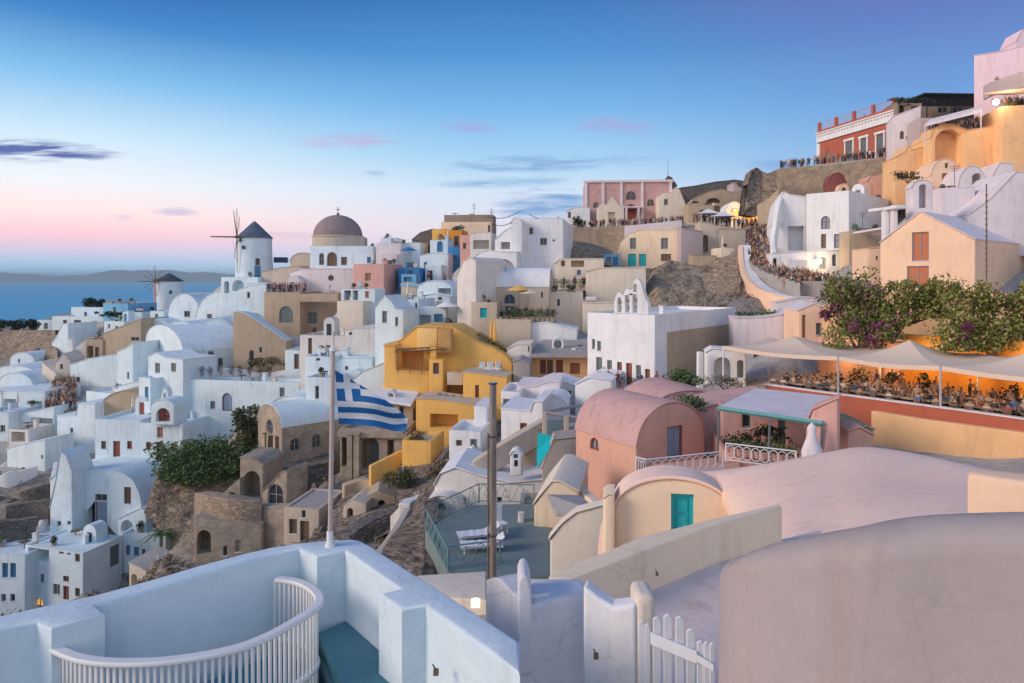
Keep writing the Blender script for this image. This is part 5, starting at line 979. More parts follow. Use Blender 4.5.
# ------------------------------------------------------------------ the deck with green railing
DZ = -12.4
SLAB('deck', 'grey-green painted deck terrace with a green railing and white loungers', [(425, 530), (470, 505), (552, 503), (552, 575), (450, 575)], DZ, 3.5, stucco('green_grey_floor', (0.20, 0.26, 0.25), 1.2, rough=.7), 'terrace')
def RAIL(name, label, pts, h=1.0, c=None, style='loops', group=None):
    P = [Uz(px, py, zz) if zz is not None else None for px, py, zz in pts]; o0 = P[0]; rt = empty(name, o0); tag(rt, label, 'railing', group)
    m = c or plain('green_iron', (.16, .27, .26), .5)
    for i in range(len(P)-1):
        a, b = P[i]-o0, P[i+1]-o0; d = b-a; L = d.length; e = d/L; up = Vector((0, 0, 1))
        bm = bmesh.new(); tube(bm, a+up*h, b+up*h, .035, n=6); tube(bm, a+up*.12, b+up*.12, .025, n=6); bake('rail', bm, m, rt)
        bm = bmesh.new(); tube(bm, a, a+up*h, .035, n=6); tube(bm, b, b+up*h, .035, n=6); bake('post', bm, m, rt)
        bm = bmesh.new(); k = max(2, int(L/.8))
        for j in range(k):
            a0 = a+e*(L*j/k); s = L/k
            if style == 'loops':
                pr = None
                for q in range(13):
                    t = q/12; p = a0+e*(s*t)+up*(.12+(h-.12)*(.5+.46*math.sin(t*2*math.pi)))
                    if pr: tube(bm, pr, p, .018, n=4)
                    pr = p
                pr = None
                for q in range(11):
                    t = 2*math.pi*q/10; p = a0+e*(s*.5+.2*s*math.cos(t))+up*(.55+.2*math.sin(t))
                    if pr: tube(bm, pr, p, .015, n=4)
                    pr = p
            else:
                for sg in (0, 1):
                    pr = None
                    for q in range(9):
                        t = 2*math.pi*q/8; p = a0+e*(s*(.25+.5*sg)+.28*s*math.cos(t))+up*((h+.12)/2+.36*h*math.sin(t))
                        if pr: tube(bm, pr, p, .02, n=4)
                        pr = p
        bake('scrollwork', bm, m, rt)
    return rt
RAIL('railing', 'sage green iron railing with curling scrollwork round the deck', [(448, 575, DZ), (425, 530, DZ), (479, 503, DZ), (534, 504, DZ)], 1.05)
RAIL('railing', 'near green railing piece in front of the white loungers', [(448, 570, DZ), (500, 563, DZ)], 1.0)
for (px, py, rz, l) in ((478, 540, .25, 'far sun lounger with a rumpled white cover on the deck'), (482, 551, .1, 'near sun lounger with a white cover on the deck')):
    rt = empty('sun_lounger', Uz(px, py, DZ), rz); tag(rt, l, 'sun lounger', 'sun loungers on the deck')
    bm = bmesh.new(); box(bm, (0, 0, .28), (1.9, .65, .06)); bake('frame', bm, PAL['white'], rt, 0, .01)
    for sx in (-.8, .8):
        for sy in (-.28, .28):
            bm = bmesh.new(); tube(bm, (sx, sy, 0), (sx, sy, .27), .03); bake('leg', bm, PAL['white'], rt)
    bm = bmesh.new(); gx, gy = 24, 10; g = [[bm.verts.new((-1+2.0*i/gx, -.38+.76*j/gy, .36+.05*noise.noise(Vector((i*.5, j*.5, px)))+(.35*max(0, (i/gx-.68))/.32))) for j in range(gy+1)] for i in range(gx+1)]
    for i in range(gx):
        for j in range(gy): bm.faces.new((g[i][j], g[i+1][j], g[i+1][j+1], g[i][j+1]))
    bmesh.ops.solidify(bm, geom=bm.faces[:], thickness=.05); bake('cover', bm, PAL['white'], rt, 60)
rt = empty('deck_chair', Uz(500, 532, DZ), .6); tag(rt, 'white draped chair behind the wooden pole on the deck', 'chair')
bm = bmesh.new(); box(bm, (0, 0, .42), (.6, .6, .1)); bake('seat', bm, PAL['white'], rt, 0, .03)
bm = bmesh.new(); box(bm, (0, .28, .8), (.6, .08, .8)); bake('backrest', bm, PAL['white'], rt, 0, .03)
for sx in (-.25, .25):
    for sy in (-.25, .25):
        bm = bmesh.new(); tube(bm, (sx, sy, 0), (sx, sy, .4), .03); bake('leg', bm, PAL['white'], rt)
H('deck_wall', 'grey-green shaded wall and stair pit at the right of the deck', 519, 552, 37, 4, 507, 545, 2.5, 'grey', cat='wall', found=.3, ctrl=False)
H('deck_pillar', 'pale square pillar standing in front of the shaded deck wall', 518, 524, 34.5, 0, 514, 555, .4, 'offwhite', cat='pillar', found=.5, ctrl=False)
# cream gable bits
H('cream_house', 'cream stepped gable house between deck and pink vault', 534, 578, 34, 12, [(534, 505), (545, 490), (552, 482), (560, 482), (578, 492)], 540, 5, 'cream', rc='pale', found=4)
bm = bmesh.new(); P = [U(547, 494, 31.5), U(556, 513, 30), U(600, 512, 29), U(580, 495, 32)]; P2 = [p-Vector((0, 0, .18)) for p in P]; poly(bm, P); poly(bm, P2)
for i in range(4): poly(bm, [P[i], P[(i+1) % 4], P2[(i+1) % 4], P2[i]])
o = bake('sloping_roof', bm, PAL['grey'], None, 0, .02); tag(o, 'small grey-brown tilted roof slab on the cream stepped gable house', 'roof')
H('cream_wall', 'cream wall with a sloping top left of the turquoise shutters', 550, 604, 27, 10, [(550, 540), (562, 524), (576, 513), (604, 505)], 600, .5, 'pale', found=4)
WALL('garden_wall', 'cream wall rising to the pink house foot behind the tilted slab', [(560, 480, 36), (575, 486, 35), (590, 500, 33), (604, 512, 31)], 3, .5, 'cream')
# ------------------------------------------------------------------ pink vault house
rt, inf = H('pink_vault_house', 'salmon pink vaulted house with a pale blue door and an arched side window', 636, 705, 38, -32, ('arc', 448, 403), 500, ('L', 576), 'salmon', rc='rose', op=[('d', 667, 426, 683, 458, 'v'), ('aw', 590, 427, 599, 450, 'v', 'L')], bev=.1, found=5)
bm = bmesh.new(); tube(bm, (0, 0, 0), (0, 0, .01), .01)
H('pink_vault_house', 'long low dusty pink vault roof behind the vaulted pink house', 650, 728, 47, -10, ('arc', 414, 391), 440, 6, 'rose', found=4)
H('pink_house', 'rose walled court right of the vaulted pink house', 690, 770, 42, 6, [(690, 412), (720, 404), (770, 398)], 470, 4, 'rose', found=4)
SLAB('pink_terrace', 'pink balcony terrace in front of the pale blue door', [(636, 470), (655, 464), (724, 456), (740, 462), (742, 485), (640, 485)], -9.9, 3.0, 'salmon', 'terrace')
RAIL('railing', 'white iron railing with rings in front of the pale blue door', [(636, 476, -9.9), (646, 479, -9.9), (723, 470, -9.9)], .95, plain('white_iron', (.72, .74, .76), .5), 'rings')
# right pink building with flat canopy
H('pink_house', 'pink house with a flat green-edged canopy above a shaded veranda', 725, 806, 37, 8, 452, 490, 6, 'pink', found=4, rc='rose')
H('pink_house', 'tall pink end wall at the right of the shaded veranda', 806, 838, 34, 30, [(806, 428), (812, 410), (838, 398)], 470, 1.2, 'pink', found=4)
bm = bmesh.new(); P = [U(719, 406, 36), U(822, 421, 33.5), U(838, 397, 40), U(755, 388, 43)]; P2 = [p-Vector((0, 0, .22)) for p in P]; poly(bm, P); poly(bm, P2)
for i in range(4): poly(bm, [P[i], P[(i+1) % 4], P2[(i+1) % 4], P2[i]])
rt = empty('flat_canopy', (0, 0, 0)); tag(rt, 'flat grey canopy roof with a sea-green rim over the veranda', 'canopy')
bake('roof_slab', bm, PAL['lilac'], rt, 0, .02)
bm = bmesh.new()
for i in range(4):
    a, b = P[i], P[(i+1) % 4]; tube(bm, a-Vector((0, 0, .12)), b-Vector((0, 0, .12)), .13, n=4)
bake('rim', bm, plain('sea_green_paint', (.16, .38, .36), .5), rt, 0)
for p in (P[0], P[1], U(770, 415, 34.5)):
    bm = bmesh.new(); tube(bm, p-Vector((0, 0, .3)), p-Vector((0, -.3, 3.0)), .06); bake('post', bm, GL['g'], rt)
H('veranda_wall', 'shaded rose back wall of the veranda with a green door', 722, 812, 40, 6, 404, 460, 1, 'rose', cat='wall', op=[('d', 778, 415, 787, 447, 'g'), ('w', 742, 413, 752, 428, 'k')], found=2, ctrl=False)
RAIL('railing', 'white ring railing on the pink veranda under the flat canopy', [(726, 462, -9.35), (796, 471, -9.35)], .95, plain('white_iron', (.72, .74, .76), .5), 'rings')
bm = bmesh.new(); gx = 10
lathe(bm, [(.05, 3.0), (.35, 2.6), (.3, 2.0), (.55, 1.2), (.8, .4), (.9, -1)], 14); o = bake('white_buttress', bm, PAL['lilac'], None, 60); o.location = U(812, 455, 33); o.scale = (.62, .5, .52); tag(o, 'weathered pale buttress at the corner of the pink end wall', 'buttress')
BUSH('shrub', 'dark leafy potted shrubs massed on the veranda', 757, 447, 38.5, 1.9, .6, .65, 700, .1, LEAF['dark'])
# ------------------------------------------------------------------ restaurant terrace
wz = -7.95
WX = [(765, 385), (800, 390), (853, 397), (910, 404.5), (960, 411), (1024, 420), (1060, 425)]
WP = [Uz(px, py, wz) for px, py in WX]
def extr(name, label, P, off, z1, c, cat, bev=.05, kind=None, group=None):
    o0 = Vector((P[0].x, P[0].y, z1)); bm = bmesh.new(); n = len(P); Rr = []
    d = (P[-1]-P[0]); nn = Vector((-d.y, d.x, 0)).normalized()*off
    for p in P: Rr.append([bm.verts.new(p-o0), bm.verts.new(p-o0+nn), bm.verts.new(Vector((p.x, p.y, z1))-o0+nn), bm.verts.new(Vector((p.x, p.y, z1))-o0)])
    for i in range(n-1):
        for k in range(4): bm.faces.new((Rr[i][k], Rr[i+1][k], Rr[i+1][(k+1) % 4], Rr[i][(k+1) % 4]))
    bm.faces.new(Rr[0]); bm.faces.new(Rr[-1][::-1]); o = bake(name, bm, PAL[c] if isinstance(c, str) else c, None, 35, bev); o.location = o0
    tag(o, label, cat if not kind else None, group, kind); return o
extr('terrace_wall', 'long dark red parapet wall under the restaurant guests', WP, .35, wz-3.0, 'terracotta', 'wall')
nn_ = (WP[-1]-WP[0]); NN = Vector((-nn_.y, nn_.x, 0)).normalized()
extr('coping', 'pale coping strip on top of the dark red parapet', [p+Vector((0, 0, .1))-NN*.06 for p in WP], .47, wz+.004, 'lilac', 'coping', .02)
FZ = wz-.55
fl = [p+NN*.36 for p in WP]; fl = [Vector((p.x, p.y, FZ)) for p in fl]
extr('terrace_floor', 'paved restaurant terrace floor under the white awnings', fl, 7.2, FZ-2.5, 'grey', 'terrace')
bk = [p+NN*7.3 for p in fl]; bk = [Vector((p.x, p.y, FZ+4.3)) for p in bk]
extr('back_wall', 'glowing orange back wall of the restaurant below the creepers', [bk[2], bk[3], bk[4], bk[5], bk[6]], .6, FZ-.3, 'orange', 'wall')
extr('back_wall', 'salmon back wall at the left end of the restaurant', [bk[0]+Vector((0, 0, -.6)), bk[1]+Vector((0, 0, -.6)), bk[2]+Vector((0, 0, -.6))], .6, FZ-.3, 'salmon', 'wall')
YW = [Uz(px, py, -8.6) for px, py in ((871, 411), (920, 419), (1024, 433), (1060, 438))]
extr('yellow_wall', 'big plain yellow-orange wall below the dark red parapet', YW, .5, -12, 'apricot', 'wall')
H('rubble_house', 'grey rubble covered gap left of the big yellow-orange wall', 836, 874, 38, 6, [(836, 420), (850, 424), (874, 430)], 462, 4, 'rubble', cat='ruin', found=3)
H('pink_wall', 'low salmon wall stub between rubble gap and yellow-orange wall', 848, 874, 36.5, 8, [(848, 432), (860, 428), (874, 436)], 465, 1.5, 'salmon', cat='wall', found=3, ctrl=False)
# awnings
cream = plain('awning_canvas', (.72, .57, .45), .8, var=.06, scale=1.5)
def on_terr(t, back):      # t along the wall 0..1, back = metres from the parapet
    L = (WP[-1]-WP[0]); p = WP[0]+L*t+NN*back; return Vector((p.x, p.y, FZ))
def awning(label, t0, t1, h0, h1, hp, b0=.4, b1=6.8, tp=.5, bp=.55):
    C_ = [on_terr(t0, b0), on_terr(t1, b0), on_terr(t1, b1), on_terr(t0, b1)]; hh = [h0, h1, h1+.3, h0+.3]
    rt = empty('awning', C_[0]); tag(rt, label, 'awning', 'peaked awnings over the restaurant')
    o0 = C_[0]; pk = on_terr(t0+(t1-t0)*tp, b0+(b1-b0)*bp)+Vector((0, 0, hp))-o0
    c3 = [C_[i]-o0+Vector((0, 0, hh[i])) for i in range(4)]
    bm = bmesh.new(); ns = 14
    for e in range(4):
        a, b = c3[e], c3[(e+1) % 4]; prev = None
        for j in range(ns+1):
            row = []; ed = a.lerp(b, j/ns); sag = .18*math.sin(math.pi*j/ns); ed = ed-Vector((0, 0, sag))
            for k in range(9):
                t = k/8; p = ed.lerp(pk, t); p.z -= .32*math.sin(math.pi*t)*(.6+.4*abs(2*j/ns-1)); row.append(bm.verts.new(p))
            if prev:
                for k in range(8): bm.faces.new((prev[k], row[k], row[k+1], prev[k+1]))
            prev = row
    can = bake('canopy', bm, cream, rt, 20)
    bm = bmesh.new()
    for e in range(4):
        a, b = c3[e], c3[(e+1) % 4]; pr = None
        for j in range(ns+1):
            p = a.lerp(b, j/ns)-Vector((0, 0, .18*math.sin(math.pi*j/ns)))
            if pr is not None: poly(bm, [pr, p, p-Vector((0, 0, .28)), pr-Vector((0, 0, .28))])
            pr = p
    bake('valance', bm, cream, rt, 60)
    for i in (0, 1, 2, 3):
        bm = bmesh.new(); q = C_[i]-o0; tube(bm, q, q+Vector((0, 0, hh[i])), .07); bake('post', bm, PAL['white'], rt)
awning('long flat cream awning at the left end of the restaurant', -.22, .30, 3.1, 3.1, 3.95, tp=.42)
awning('middle cream awning with a sharp peak over the guests', .30, .66, 3.1, 3.1, 4.25, tp=.5)
awning('rightmost cream awning running out of the picture', .66, 1.08, 3.1, 3.05, 4.1, tp=.52)
# tables and chairs
def mk_table():
    rt = empty('table', (0, 0, 0))
    bm = bmesh.new(); box(bm, (0, 0, .74), (.8, .8, .04)); bake('tabletop', bm, PAL['tan'], rt, 0, .01)
    bm = bmesh.new(); tube(bm, (0, 0, 0), (0, 0, .72), .04); lathe(bm, [(.28, 0), (.28, .03), (.04, .05)], 12); bake('pedestal', bm, GL['k'], rt); return rt
def mk_chair():
    rt = empty('chair', (0, 0, 0)); m = GL['w']
    bm = bmesh.new(); box(bm, (0, 0, .45), (.42, .42, .05)); bake('seat', bm, m, rt, 0, .01)
    bm = bmesh.new(); [box(bm, (x_, .2, .64), (.035, .03, .36)) for x_ in (-.17, -.06, .06, .17)]; box(bm, (0, .2, .83), (.40, .035, .09)); bake('backrest', bm, m, rt, 0)
    for sx in (-.18, .18):
        for sy in (-.18, .18):
            bm = bmesh.new(); tube(bm, (sx, sy, 0), (sx, sy, .44), .02, n=5); bake('leg', bm, m, rt)
    return rt
# ------------------------------------------------------------------ people
def person_mesh(name, joints, edges, radii, face, headc):
    me = bpy.data.meshes.new(name+'_cage'); me.from_pydata(joints, edges, []); ob = bpy.data.objects.new(name+'_cage', me); col.objects.link(ob)
    sk = ob.modifiers.new('s', 'SKIN'); sk.use_smooth_shade = True
    for i, r in enumerate(radii): me.skin_vertices[0].data[i].radius = (r, r*.85)
    me.skin_vertices[0].data[0].use_root = True
    sb = ob.modifiers.new('d', 'SUBSURF'); sb.levels = 1; sb.render_levels = 1
    dg = bpy.context.evaluated_depsgraph_get(); m2 = bpy.data.meshes.new_from_object(ob.evaluated_get(dg), preserve_all_data_layers=False, depsgraph=dg)
    bpy.data.objects.remove(ob); bpy.data.meshes.remove(me); m2.name = name
    return m2
def obj_rand(name, cols, rough=.8):
    m, nt, b = nodes_of(name); oi = N(nt, 'ShaderNodeObjectInfo'); gi = N(nt, 'ShaderNodeNewGeometry'); su = N(nt, 'ShaderNodeMath', operation='ADD'); nt.links.new(oi.outputs['Random'], su.inputs[0]); nt.links.new(gi.outputs['Random Per Island'], su.inputs[1]); rp = N(nt, 'ShaderNodeValToRGB'); rp.color_ramp.interpolation = 'CONSTANT'
    mu = N(nt, 'ShaderNodeMath', operation='FRACT'); m3 = N(nt, 'ShaderNodeMath', operation='MULTIPLY'); m3.inputs[1].default_value = random.choice((7.3, 11.7, 5.1, 17.9))
    nt.links.new(su.outputs[0], m3.inputs[0]); nt.links.new(m3.outputs[0], mu.inputs[0]); nt.links.new(mu.outputs[0], rp.inputs[0])
    e = rp.color_ramp.elements; e[0].color = (*cols[0], 1); e[1].color = (*cols[1], 1); e[1].position = 1/len(cols)
    for i, c in enumerate(cols[2:]): q = e.new((i+2)/len(cols)); q.color = (*c, 1)
    nt.links.new(rp.outputs[0], b.inputs['Base Color']); b.inputs['Roughness'].default_value = rough; b.inputs['Specular IOR Level'].default_value = .2; return m
SK = obj_rand('skin', [(.48, .27, .18), (.36, .20, .13), (.52, .32, .22), (.28, .15, .09)]); HR = obj_rand('hair', [(.03, .02, .015), (.08, .045, .025), (.02, .02, .02), (.2, .12, .06)])
TP = obj_rand('shirt', [(.55, .50, .45), (.05, .06, .09), (.25, .08, .06), (.08, .13, .24), (.40, .28, .2), (.03, .03, .035), (.38, .22, .13), (.12, .11, .11), (.09, .06, .05), (.5, .36, .27)]); BT = obj_rand('trousers', [(.04, .05, .08), (.25, .2, .15), (.1, .1, .11), (.35, .3, .25), (.12, .06, .05)])
def standing(arm):
    J = [(0, 0, .95), (0, 0, 1.15), (0, 0, 1.38), (0, -.01, 1.50), (0, -.02, 1.56), (0, -.03, 1.66), (0, -.02, 1.74),
         (.10, 0, .90), (.11, -.02, .50), (.11, .03, .09), (.11, -.12, .03), (-.10, 0, .90), (-.12, .0, .50), (-.13, .04, .09), (-.14, -.1, .03)]
    E = [(0, 1), (1, 2), (2, 3), (3, 4), (4, 5), (5, 6), (0, 7), (7, 8), (8, 9), (9, 10), (0, 11), (11, 12), (12, 13), (13, 14)]
    Rd = [.15, .125, .16, .06, .055, .098, .075, .09, .065, .042, .035, .09, .065, .042, .035]
    arms = {'down': [(.19, 0, 1.40), (.25, .02, 1.12), (.26, -.08, .86), (.26, -.1, .78)], 'up': [(.19, 0, 1.40), (.27, -.18, 1.25), (.15, -.34, 1.52), (.12, -.36, 1.6)], 'hip': [(.19, 0, 1.40), (.34, .05, 1.15), (.2, -.1, .98), (.14, -.13, .96)]}
    for sgn, k in ((1, arm[0]), (-1, arm[1])):
        b = len(J); J += [(p[0]*sgn, p[1], p[2]) for p in arms[k]]; E += [(2, b), (b, b+1), (b+1, b+2), (b+2, b+3)]; Rd += [.065, .045, .034, .03]
    return J, E, Rd
def seated(arm):
    J = [(0, .05, .52), (0, .06, .75), (0, .03, .96), (0, 0, 1.07), (0, -.01, 1.13), (0, -.03, 1.23), (0, -.02, 1.31),
         (.1, -.02, .52), (.12, -.42, .52), (.12, -.40, .10), (.12, -.52, .04), (-.1, -.02, .52), (-.12, -.42, .52), (-.13, -.45, .10), (-.13, -.57, .04)]
    E = [(0, 1), (1, 2), (2, 3), (3, 4), (4, 5), (5, 6), (0, 7), (7, 8), (8, 9), (9, 10), (0, 11), (11, 12), (12, 13), (13, 14)]
    Rd = [.15, .13, .16, .06, .055, .098, .075, .09, .07, .042, .035, .09, .07, .042, .035]
    arms = {'table': [(.19, .03, .98), (.26, -.06, .74), (.12, -.34, .78), (.08, -.4, .8)], 'up': [(.19, .03, .98), (.3, -.15, .88), (.2, -.3, 1.15), (.18, -.34, 1.24)]}
    for sgn, k in ((1, arm[0]), (-1, arm[1])):
        b = len(J); J += [(p[0]*sgn, p[1], p[2]) for p in arms[k]]; E += [(2, b), (b, b+1), (b+1, b+2), (b+2, b+3)]; Rd += [.065, .045, .034, .03]
    return J, E, Rd
def finish(me, hz, shz, wz_, seat=False):
    for m in (SK, HR, TP, BT): me.materials.append(m)
    for p in me.polygons:
        c = p.center; mi = 0
        if c.z > hz-.085 and (c.y > -.03 or c.z > hz+.03): mi = 1
        elif c.z > shz: mi = 0
        elif c.z > wz_ and abs(c.x) < .24: mi = 2 
        elif c.z > wz_: mi = 0
        elif c.z > (.12 if not seat else .12): mi = 3
        else: mi = 3
        p.material_index = mi; p.use_smooth = True
    return me
PM = []; PSM = []
for k, ar in enumerate((('down', 'down'), ('up', 'down'), ('up', 'up'), ('hip', 'down'), ('down', 'hip'))):
    PM.append(finish(person_mesh('standing_body', *standing(ar), None, None), 1.68, 1.46, .93))
for ar in (('table', 'table'), ('up', 'table'), ('table', 'up')):
    PSM.append(finish(person_mesh('seated_body', *seated(ar), None, None), 1.25, 1.03, .56, True))
QUEUE = []
def person(P, rz, label, group, sit=False, s=None):
    k = s or random.uniform(.93, 1.05); QUEUE.append((Vector(P), rz, label, group, random.choice(PSM if sit else PM), k, random.uniform(.95, 1.12)))
def crowd(EA, EB, n, label, group, A_=None, rz=None, mind=.42):
    A = A_[0] if A_ else [U(*p) for p in EA]; B = A_[1] if A_ else [U(*p) for p in EB]; pts = []; tries = 0
    while len(pts) < n and tries < n*60:
        tries += 1; t = random.random()*(len(A)-1); i = min(int(t), len(A)-2); f = t-i; s = random.random()
        p = A[i].lerp(A[i+1], f).lerp(B[i].lerp(B[i+1], f), s)
        if all((p-q).length > mind for q in pts):
            pts.append(p); person(p, random.uniform(-1.2, 1.2) if rz is None else rz+random.uniform(-.6, .6), label, group)
# restaurant seating
labs = {0: 'guest seated at a restaurant table under the left cream awning', 1: 'guest seated at a restaurant table under the middle peaked awning', 2: 'guest seated at a restaurant table under the rightmost awning'}
T0 = mk_table(); C0 = mk_chair(); nt_ = 0; nc = 0
for i in range(19):
    for row in range(4):
        t = .015+i*.0525+(.02 if row % 2 else 0); b = 1.25+row*1.45
        if t > .99: continue
        ar = 0 if t < .30 else 1 if t < .66 else 2; an = ('left', 'middle peaked', 'rightmost')[ar]
        p = on_terr(t, b); tb = T0 if nt_ == 0 else copy_tree(T0); nt_ += 1; tb.location = p; tb.rotation_euler.z = random.uniform(-.2, .2)-.9
        tag(tb, 'small brown table among the guests under the %s awning' % an, 'table', 'restaurant tables under the %s awning' % an)
        for a in (0, math.pi, math.pi/2)[:2]:
            ang = a-.9+random.uniform(-.2, .2); q = p+Vector((math.sin(ang), -math.cos(ang), 0))*-.72
            if random.random() < .96:
                ch = C0 if nc == 0 else copy_tree(C0); nc += 1; ch.location = q; ch.rotation_euler.z = ang
                tag(ch, 'brown wooden chair at a table under the %s awning' % an, 'chair', 'restaurant chairs under the %s awning' % an)
                if random.random() < (1, .95, .85, .7)[row]: person(q-Vector((0, 0, .0)), ang, labs[ar], 'guests under the %s awning' % an, True)
for i in range(14):
    t = random.uniform(.03, .95); person(on_terr(t, random.choice((.75, 1.8, 3.6, 5.6))+.1), random.uniform(-2, 2), 'person standing between the tables under the restaurant awnings', 'people standing in the restaurant')
for t, b, l in ((.36, 5.9, 'dark bushy plant beside the orange wall under the left part of the peaked awning'), (.50, 6.2, 'tall dark plant against the orange wall behind the middle awning post'), (.80, 5.0, 'rounded dark bush among the guests under the rightmost awning'), (.22, 6.3, 'olive shrub before the salmon wall at the left end')):
    p = on_terr(t, b); px = CX+FL*p.x/p.y; py = HY-FL*p.z/p.y
    BUSH('shrub', l, px, py, p.y, .7, .5, .95, 420, .1, LEAF['dark'] if 'dark' in l else LEAF['olive'])
# lamps glowing under the awnings
# ------------------------------------------------------------------ crowds on the slope
SA, SB = STEPS('stairway', 'crowded stepped street climbing between the rock and the white fin house', [(800, 294, 82), (768, 286, 86), (750, 272, 92), (745, 252, 101), (748, 236, 110), (752, 226, 118)], [(820, 284, 86), (795, 274, 89), (775, 264, 91), (770, 250, 98), (770, 236, 108), (772, 228, 116)], 'grey')
crowd(None, None, 230, 'tiny person in the dense crowd on the stepped street', 'people crowding the stepped street', (SA, SB), mind=.42)
STR, STR2 = STEPS('terrace_floor', 'crowded level lane below the white arched niches', [(800, 290, 83), (868, 290, 80)], [(800, 283, 88), (868, 281, 86.5)], 'grey')
crowd([(802, 290, 83), (850, 290, 81)], [(802, 284, 87.4), (850, 283, 86.4)], 40, 'person standing on the lane below the lamp and arched niches', 'people below the arched niches')
def ledge_crowd(a, b, dep, n, label, group, rz=0, fl='grey', fname='lane'):
    A = U(*a); B = U(*b); d = (B-A); nn = Vector((-d.y, d.x, 0)).normalized()
    bm = bmesh.new(); P = [A, B, B+nn*dep, A+nn*dep]; Q = [p-Vector((0, 0, .3)) for p in P]; poly(bm, P); poly(bm, Q)
    for i in range(4): poly(bm, [P[i], P[(i+1) % 4], Q[(i+1) % 4], Q[i]])
    o = bake(fname, bm, PAL[fl], None, 0); tag(o, 'paved ledge for the '+group, 'lane')
    for i in range(n):
        t = min(.99, max(.01, (i+random.random())/n+random.gauss(0, .03))); s = .08+.84*random.random(); person((A.lerp(B, t))+nn*dep*s+Vector((0, 0, .0)), rz+random.choice((0, 0, 1.5, -1.5, 3))+random.uniform(-.8, .8), label, group)
ledge_crowd((776, 169.5, 123.5), (905, 154.5, 110.5), 3.0, 85, 'onlooker on the lane in front of the red building', 'onlookers in front of the red building')
ledge_crowd((572, 229, 128), (684, 224, 124), 4.5, 75, 'small figure on the lane in front of the pink mansion', 'figures in front of the pink mansion')
ledge_crowd((686, 222, 118), (746, 229, 110), 3.5, 50, 'small figure near the white canopies below the arched ruin', 'figures below the arched ruin')
ledge_crowd((934, 132, 96.5), (1002, 126, 94.5), 5.0, 60, 'guest on the upper terrace under the long white awning', 'guests on the upper terrace')
ledge_crowd((1003, 108, 91.5), (1030, 106, 90), 3.0, 12, 'guest on top of the tall orange corner block', 'guests on the orange corner block')
ledge_crowd((266, 294, 104), (304, 294, 105), 4.0, 24, 'person on the roof terrace right of the great windmill', 'people on the tan arched house roof')
ledge_crowd((984, 90, 96.8), (1030, 81, 89.5), 1.5, 3, 'head and shoulders of a person behind the pale balcony front', 'people behind the pale balcony')
ledge_crowd((400, 284, 99), (452, 285, 98), 4.0, 8, 'small figure among the blue cafe terraces', 'figures at the blue cafes', fl='lightblue')
ledge_crowd((505, 322, 79.5), (556, 322, 79), 4.0, 10, 'person at the cafe terrace beside the fanlight door', 'people on the fanlight terrace')
ledge_crowd((557, 290, 94), (590, 288, 93), 2.5, 5, 'person on the small cream terrace with potted plants', 'people on the cream terrace')
CA, CB = STEPS('viewing_platform', 'stepped platform packed with people at the far left', [(46, 412, 98), (52, 392, 108), (58, 378, 116)], [(78, 412, 98), (76, 392, 108), (72, 378, 116)], 'brown')
crowd(None, None, 110, 'tiny person packed on the viewing platform at the far left', 'people packed on the left platform', (CA, CB), mind=.45)
for (px, py, Y, l) in ((46, 412, 0, ''),):
    pass
# lane in front of the church doors with pots
ledge_crowd((586, 388, 62), (656, 395, 57), 3.0, 6, 'person walking along the lane in front of the church doors', 'people at the church doors', fl='offwhite')
# white canopies below the ruin
for (px, py, Y, w_, l) in ((708, 214, 116, 3.2, 'left small white canopy near the glowing chapel'), (722, 217, 113, 3.6, 'right small white canopy near the glowing chapel')):
    rt = empty('canopy', U(px, py+9, Y)); tag(rt, l, 'canopy', 'small white canopies'); h = 9/FL*Y+.6
    bm = bmesh.new(); lathe(bm, [(w_*.75, h-.6), (w_*.4, h-.2), (.03, h+.3)], 4, a0=.78, a1=.78+2*math.pi); bake('roof', bm, PAL['white'], rt, 0)
    for sx in (-1, 1):
        for sy in (-1, 1):
            bm = bmesh.new(); tube(bm, (sx*w_*.5, sy*w_*.5, -.5), (sx*w_*.5, sy*w_*.5, h-.5), .06, n=5); bake('post', bm, PAL['white'], rt)
# folded yellow umbrellas
for px, py, Y, l in ((491.5, 344, 76, 'left folded yellow umbrella by the beige house'), (494.8, 345, 75, 'right folded yellow umbrella by the beige house')):
    rt = empty('folded_umbrella', U(px, py, Y)); tag(rt, l, 'umbrella', 'folded yellow umbrellas'); bm = bmesh.new(); tube(bm, (0, 0, -1), (0, 0, 2.9), .04); bake('pole', bm, GL['w'], rt)
    bm = bmesh.new(); lathe(bm, [(.30, -.4), (.27, .6), (.15, 1.9), (.02, 3.0)], 10); bake('canopy', bm, PAL['yellow'], rt)
# cafe furniture under the two-slit block: white parasol, blue door etc
for (px, py, Y, c, l) in ((447, 322, 82, 'white', 'open white parasol at the pillared porch'), (437, 268, 108, 'lightblue', 'light blue parasol at the blue cafes'), (408, 262, 110, 'blue', 'blue parasol left of the blue cafes'), (519, 306, 80, 'yellow', 'small yellow parasol on the fanlight terrace'), (528, 309, 80, 'cream', 'cream parasol on the fanlight terrace')):
    rt = empty('parasol', U(px, py, Y)); tag(rt, l, 'parasol'); bm = bmesh.new(); tube(bm, (0, 0, -.5), (0, 0, 2.3), .04, n=6); bake('pole', bm, GL['w'], rt)
    bm = bmesh.new(); lathe(bm, [(1.3, 1.85), (1.25, 1.95), (.6, 2.25), (.02, 2.45)], 8); bake('canopy', bm, PAL[c], rt, 20)
HOUSES = [f for f in FOOT if 66 < f[0].y < 150 and f[3] > 2.5 and f[4] > 2 and abs(f[5]-f[7]) < .02]
random.shuffle(HOUSES); kinds = 0
def wpt(f, s, t_): return Vector((f[0].x+f[1].x*f[3]*s+f[2].x*f[4]*t_, f[0].y+f[1].y*f[3]*s+f[2].y*f[4]*t_, f[5]-.35))
